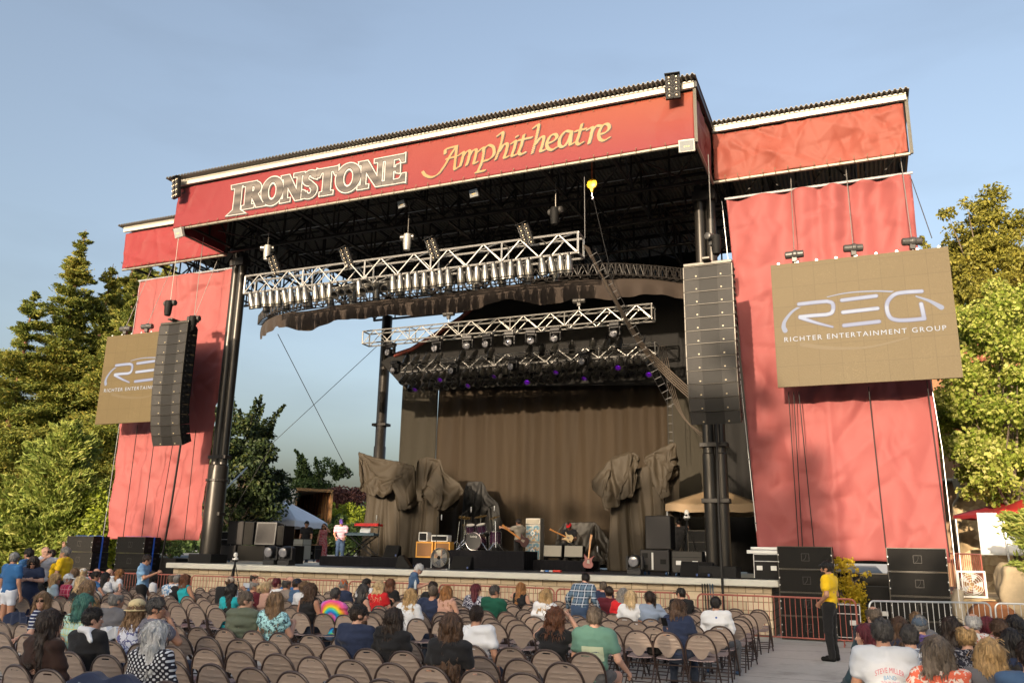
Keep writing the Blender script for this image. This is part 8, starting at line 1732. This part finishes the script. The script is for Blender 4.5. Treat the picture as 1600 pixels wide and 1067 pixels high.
S('woman with curly auburn bob and black t-shirt raising both arms', 867, 953, hair='curly', hc='auburn', shirt=CBK, sleeve=.4, arms='up', **F_)
gt = S('man in sage green t-shirt with a pale printed panel on the back', 929, 950, hc='gbrown', shirt=CSG, wide=1.12, arms=('lap', 'side'), bottom=GYT, shorts=True, neckc=.005)
back_print(gt, [('back_print', rect(.26, .16, 8, 5), pm('cream_print', (0.42, 0.48, 0.34), .8), .02, .80), ('print_art', oval(.07, .035), pm('navy_print', (0.03, 0.06, 0.14), .8), .06, .79)])
S('woman with short brown hair and navy top looking at her phone', 1060, 937, hair='bob', hc='brown', h=-20, nod=12, shirt=CNV, arms=('phone', 'lap'), wide=1.1, skin='m', **F_)
ws = S('black haired man in white long sleeved shirt and grey jeans at the aisle', 1117, 933, hc='black', shirt=CW, sleeve=1.7, arms='lap', bottom=GYT, spread=.12, shoe=CDB, skin='m'); back_print(ws, [('emblem', oval(.018, .016), pm('blue_print', (0.03, 0.1, 0.4), .8), 0, .97)])
# ---- nearest rows at the left
S('woman with voluminous dark brown hair and dark brown top in the near rows', 79, 957, hair='wavy', L=.34, hc='dark', h=35, face=True, shirt=CBR, sleeve=1.0, **F_)
S('young man with black hair, white scarf and black jacket in the near rows', 144, 951, hc='black', hair='short', h=40, face=True, shirt=CBK, sleeve=1.8, scarf=CW)
sl = S('woman with straight silver hair and dotted black and white top in the nearest row', 243, 974, hair='long', L=.27, hc='silver', h=20, shirt=DOT, sleeve=.9, wide=1.12, **F_)
# ---- right hand block
def R_(label, px, py, D, **k): return person(label, px, py, D=D, **k)
for args in ((('balding brown haired man in dark jacket nearest the guard', 1365, 948), 11.0, dict(hair='short', thin=True, hc='gbrown', h=-40, shirt=CDT, sleeve=1.8)),
    (('woman with long maroon hair, blue jacket and white trousers', 1352, 977), 8.6, dict(hair='long', L=.32, hc='maroon', h=-60, body=-50, shirt=CDT, sleeve=1.8, bottom=WHT, fem=True)),
    (('woman with long brown hair and navy top behind the tour t-shirt', 1405, 966), 9.9, dict(hair='long', L=.22, hc='brown', shirt=CNV, fem=True)),
    (('man with grey black hair and white grey striped shirt', 1420, 978), 8.5, dict(hc='sblack', shirt=WST, h=-10)),
    (('person with light brown hair beyond the slate flat cap', 1431, 957), 11.4, dict(hc='lbrown', shirt=CGY)),
    (('man in slate flat cap with grey hair and purple scarf', 1436, 963), 10.0, dict(hc='grey', beanie=CAPS, shirt=cloth('purple_cotton', (0.12, 0.09, 0.28)))),
    (('woman with grey brown hair and orange white print top', 1462, 997), 6.9, dict(hair='bob', hc='gbrown', shirt=ORW, h=-20, fem=True)),
    (('woman with dark brown bob right of the flat cap', 1486, 967), 9.6, dict(hair='bob', hc='dark', shirt=CBK, h=-10, fem=True)),
    (('woman with thin blonde hair and black lace tank top', 1508, 978), 8.3, dict(hair='short', hc='blonde', thin=True, shirt=blobs('lace_print', [(0, (0.02, 0.02, 0.03)), (.55, (0.3, 0.3, 0.33)), (.62, (0.02, 0.02, 0.03))], 34, True), tank=True, fem=True)),
    (('white haired balding man in floral shirt', 1519, 959), 9.9, dict(hair='fringe', hc='silver', shirt=HAF, wide=1.08)),
    (('woman with dark reddish hair beyond the floral shirt', 1541, 966), 10.2, dict(hair='bob', hc='maroon', shirt=CBK, fem=True)),
    (('brown haired man in purple shirt at the right', 1561, 969), 9.1, dict(hc='brown', h=-15, shirt=CNV)),
    (('woman with black hair at the right edge', 1585, 964), 9.6, dict(hair='bob', hc='black', shirt=CBK, fem=True)),
    (('woman with long black hair in front of the right edge', 1580, 985), 7.7, dict(hair='long', L=.30, hc='black', shirt=CNV, h=-15, fem=True)),
    (('woman with long straight blonde hair in the nearest right row', 1544, 1000), 6.9, dict(hair='long', L=.38, hc='blonde', shirt=CGY, fem=True)),
    (('man with dark hair in blue shirt cut by the right bottom corner', 1606, 1004), 6.6, dict(hc='dark', shirt=CDB))): R_(*args[0], args[1], **args[2])
tt = R_('man with short black hair in pale grey concert tour t-shirt', 1377, 968, 7.7, hc='sblack', shirt=cloth('pale_grey_cotton', (0.52, 0.55, 0.60)), wide=1.18, skin='m', h=-5)
RINK = pm('tour_red', (0.50, 0.12, 0.17), .8); BINK = pm('tour_blue', (0.10, 0.28, 0.50), .8); back_print(tt, [('lettering', txt('STEVE MILLER', .235, .045, .035), RINK, .03, .895), ('lettering', txt('BAND', .10, .036, .008), BINK, .03, .835), ('lettering', txt('TOUR 2015', .15, .024), RINK, .03, .79)])
# ---- on the stage
person('stage hand in black shirt and cap standing by the white tent', 480, 813, pose='stand', D=37, z0=1.30, body=170, arms='hang', cap=CAPB, hc='black', face=True, shirt=CBK, bottom=BKT, skin='m')
person('woman in strapless red floral maxi dress standing behind the stage', 507, 817, pose='stand', D=37.5, z0=1.30, body=160, arms=('up', 'hang'), hair='long', L=.2, hc='black', shades=True, shirt=FMX, tank=True, neckc=.03, bottom=FMX, dress=True, skin='m', **F_)
person('man in purple cap, pink striped shirt and jeans standing at the keyboards', 534, 817, pose='stand', D=31.5, z0=SZ, body=150, nod=25, lean=10, arms='keys', cap=CAPP, hc='black', shirt=PST, bottom=JNS, skin='m', scale=.97)
person('technician in grey shirt and black trousers tuning a bass guitar', 811, 809, pose='stand', D=27.2, z0=SZ+.014, body=-70, nod=10, arms='tune', hc='black', shirt=cloth('stone_grey_cotton', (0.30, 0.27, 0.22)), bottom=BKT, skin='m')
person('musician in red cap and black shirt sitting with a cream guitar', 890, 816, D=27.9, z0=1.70, body=180, nod=35, arms='play', cap=None, beanie=CAPR, hc='black', face=True, shirt=CBK, bottom=BKT, skin='d')
person('stage hand in dark clothes and cap reaching up under the tan tent', 1060, 809, pose='stand', D=27.6, z0=SZ, body=-20, arms='wave', cap=CAPB, hc='black', shirt=CBK, bottom=BKT)
person('dark haired person standing under the white tent', 443, 822, pose='stand', D=42, z0=1.30, body=90, arms='fold', hc='dark', shirt=CGY, hair='bob', fem=True)
p = atD(888, 840, 27.45); guitar('cream guitar across the lap of the musician in the red cap', pm('cream_body', (0.55, 0.42, 0.24), 0.3), tuple(p), (0.25, -1.15, 0.1)).scale = (.8, .8, .8)
p = atD(806, 832, 26.9); guitar('bass guitar with orange neck held out by the technician', pm('dark_bass_body', (0.05, 0.02, 0.02), 0.3), tuple(p+np.array([0.25, 0, -.25])), (0.2, -0.95, 0.0))
# ---- things carried and left on chairs
def held(name, label, cat, p, mb, mat, bevel=0.0): t = mb.build(name, mat, None, loc=tuple(float(c) for c in p), bevel=bevel, smooth=True); return tag(t, label, cat)
held('water_bottle', 'clear water bottle held by the silver haired man', 'bottle', atD(649, 914, 18.5)-np.array([0, 0, .08]), MB().lathe((0, 0, 0), [(0.03, 0), (0.032, .02), (0.032, .14), (0.014, .18), (0.014, .20)], 10), pm('clear_plastic', (0.45, 0.52, 0.58), 0.1))
held('plastic_cup', 'clear plastic cup held by the man in light blue polo', 'cup', atD(223, 903, 19.6)-np.array([0, 0, .06]), MB().lathe((0, 0, 0), [(0.028, 0), (0.036, .11)], 12), MATS['clear_plastic'])
held('phone', 'white phone held up beside the woman with black curls', 'phone', atD(385, 914, 15.9), MB().box((0, 0, 0), (.15, .012, .085)), pm('phone_screen', (0.45, 0.50, 0.58), .2), .004)
held('phone', 'black phone in the hand of the woman in the navy top', 'phone', atD(1038, 971, 11.5), MB().box((0, 0, 0), (.075, .012, .14), rx=.7), RUBBER, .004)
def drapejacket(name, label, x, y, z, w_, d1, d2, mat, marks=None, sc=1.0):
    nx, nz = 40, 34; V = []
    for i in range(nx+1):
        for j in range(nz+1):
            s = -1+2*i/nx; t = j/nz*(d1+d2)-d1; r = 0.05; f = 0.016*sin(s*9+t*5)+0.02*vnoise(np.array([s*3, t*6, 1.0]), 1, 77)
            xx = s*w_/2*(1+.10*abs(t)); zz = -max(0, abs(t)-r)*1.0-0.05*s*s+0.02*sin(s*7); yy = (t if abs(t) < r else np.sign(t)*r)+f; V.append((x+xx, y+yy, z+zz+f*.5))
    I = np.arange(len(V)).reshape(nx+1, nz+1); q = np.stack([I[:-1, :-1], I[1:, :-1], I[1:, 1:], I[:-1, 1:]], -1).reshape(-1, 4); o = put(name, V, q, mat); so_ = o.modifiers.new('solid', 'SOLIDIFY'); so_.thickness = 0.018; tag(o, label, 'jacket'); return o
cr = sl[0].location; yj = cr[1]-0.40
jk = drapejacket('jacket', 'navy jacket with two pale emblems hung over the silver haired woman\'s chair', cr[0]+.05, yj, 0.83, 0.98, .42, .18, CNV)
EMB = blobs('pale_speckle', [(0, (0.30, 0.36, 0.40)), (.5, (0.10, 0.13, 0.18)), (.56, (0.34, 0.40, 0.44))], 60, True); bv = BVHTree.FromObject(jk, bpy.context.evaluated_depsgraph_get())
for k, cx in enumerate((-.22, .20)):
    m = MB(); out = [(-.10, -.13), (.10, -.13), (.13, -.02), (.07, .04), (.13, .11), (.10, .15), (.02, .10), (-.06, .14), (-.11, .17), (-.10, .05)]; F2 = Flat(-.2, .2, -.2, .22, .014); dd = polysdf(F2.X, F2.Z, out); F2.F = -dd; A, F = F2.mesh(); lo_ = jk.location
    for a in A:
        hit = bv.ray_cast(Vector((a[0]*1.1+cx, -1, a[1]*.9+.22)), Vector((0, 1, 0)))[0]; m.v.append((a[0]*1.1+cx, (hit.y if hit else -.1)-.024, a[1]*.9+.22))
    m.f = F; m.m = [0]*len(F); m.build('emblem', EMB, jk)
cr = BROWS[1]
q = atY(178, 1003, BROWS[1]); drapejacket('jacket', 'white jacket thrown over a chair left of the silver haired woman', q[0], BROWS[1]-.02, 0.83, 0.46, .2, .12, CW)
q = atY(30, 968, BROWS[0]); drapejacket('jacket', 'navy jacket thrown over a chair at the far left', q[0], BROWS[0]-.02, 0.83, 0.5, .2, .12, CNV)
q = atY(1022, 1012, FROWS[0]+.25); m = MB(); m.lathe((0, 0, 0), [(.10, 0), (.125, .03), (.11, .15), (.05, .19)], 12); m.tube([(-.08, 0, .14), (-.05, 0, .28), (.05, 0, .28), (.08, 0, .14)], .008, 5); o = held('handbag', 'small black handbag on a chair seat in the back row of the front block', 'bag', (q[0], FROWS[0]+.30, .45), m, RUBBER)
b0 = [o for o in bpy.data.objects if o.get('label', '').startswith('man in beige cap')][0]; m = MB(); m.bx(-.15, .15, -.15, .0, 0, .42); held('backpack', 'dark backpack on the man in the beige cap', 'bag', (b0.location[0], b0.location[1]-.13, .62), m, CBK, .05)
m = MB(); yg = b0
# ---- chairs
ORD = ['back row of the front block', 'second row from the back of the front block', 'third row from the back of the front block', 'middle row but one of the front block', 'middle row of the front block', 'fourth row from the barriers', 'third row from the barriers', 'second row from the barriers', 'front row by the barriers']
ORB = ['first row of the near block', 'second row of the near block', 'third row of the near block', 'fourth row of the near block', 'fifth row of the near block', 'nearest row of all']
firstc = True
def sc_(o, x, y, rz): o.location = (x, y, 0); o.rotation_euler = (0, 0, rz)
for p in [o for o in bpy.data.objects if o.name.startswith('person') and o.parent is None]:
    v = toview(p.location)
    if 1300 < v[0] < 1680 and p.location[1] < 14 and p.location[2] < .1 and 'guard' not in p['label']: CHAIRS.append([p.location[0], p.location[1]-.235, ('R', 0), p.rotation_euler[2]*.2, p['label']])
CHAIRS.sort(key=lambda c: toview((c[0], c[1], .7))[2])
ms = []
for k, (x, y, row, rz, occ) in enumerate(CHAIRS):
    X_, Y_, A_ = x+rr.uniform(-.012, .012), y+.235+rr.uniform(-.035, .035), rz+rr.uniform(-.075, .075)
    if k >= 298: ms.append((X_, Y_, A_)); continue
    o = CH0 if firstc else copy_tree(CH0); firstc = False; sc_(o, X_, Y_, A_)
    if occ: o['label'] = 'brown chair under the '+' '.join(occ.split(' ')[:11])
    else: o['label'] = 'empty brown folding chair in the '+(ORD[row[1]] if row[0] == 'F' else ORB[row[1]])
    o['category'] = 'chair'; o['group'] = ('occupied folding chairs' if occ else 'empty chairs of the '+(ORD[row[1]] if row[0] == 'F' else ORB[row[1]]))
if ms:   # the farthest chairs, beyond the first three hundred, as one mass
    vv, ff, mm = [], [], []; nv = 0
    for k, src in enumerate([CH0]+list(CH0.children)):
        me = src.data; A = np.array([v.co[:] for v in me.vertices]); P_ = [list(p.vertices) for p in me.polygons]
        for X_, Y_, A_ in ms: vv.append(A@rotz(A_).T+np.array([X_, Y_, 0])); ff += [[i+nv for i in p] for p in P_]; mm += [k]*len(P_); nv += len(A)
    me = bpy.data.meshes.new('folding_chairs'); me.from_pydata(np.concatenate(vv).tolist(), [], ff)
    for src in [CH0]+list(CH0.children): me.materials.append(src.data.materials[0])
    me.polygons.foreach_set('material_index', mm); me.polygons.foreach_set('use_smooth', [True]*len(ff)); o = bpy.data.objects.new('folding_chairs', me); COL.objects.link(o); tag(o, 'farthest brown folding chairs of the front rows at the far left', 'chairs', kind='stuff')
print('CHAIRS', len(CHAIRS))
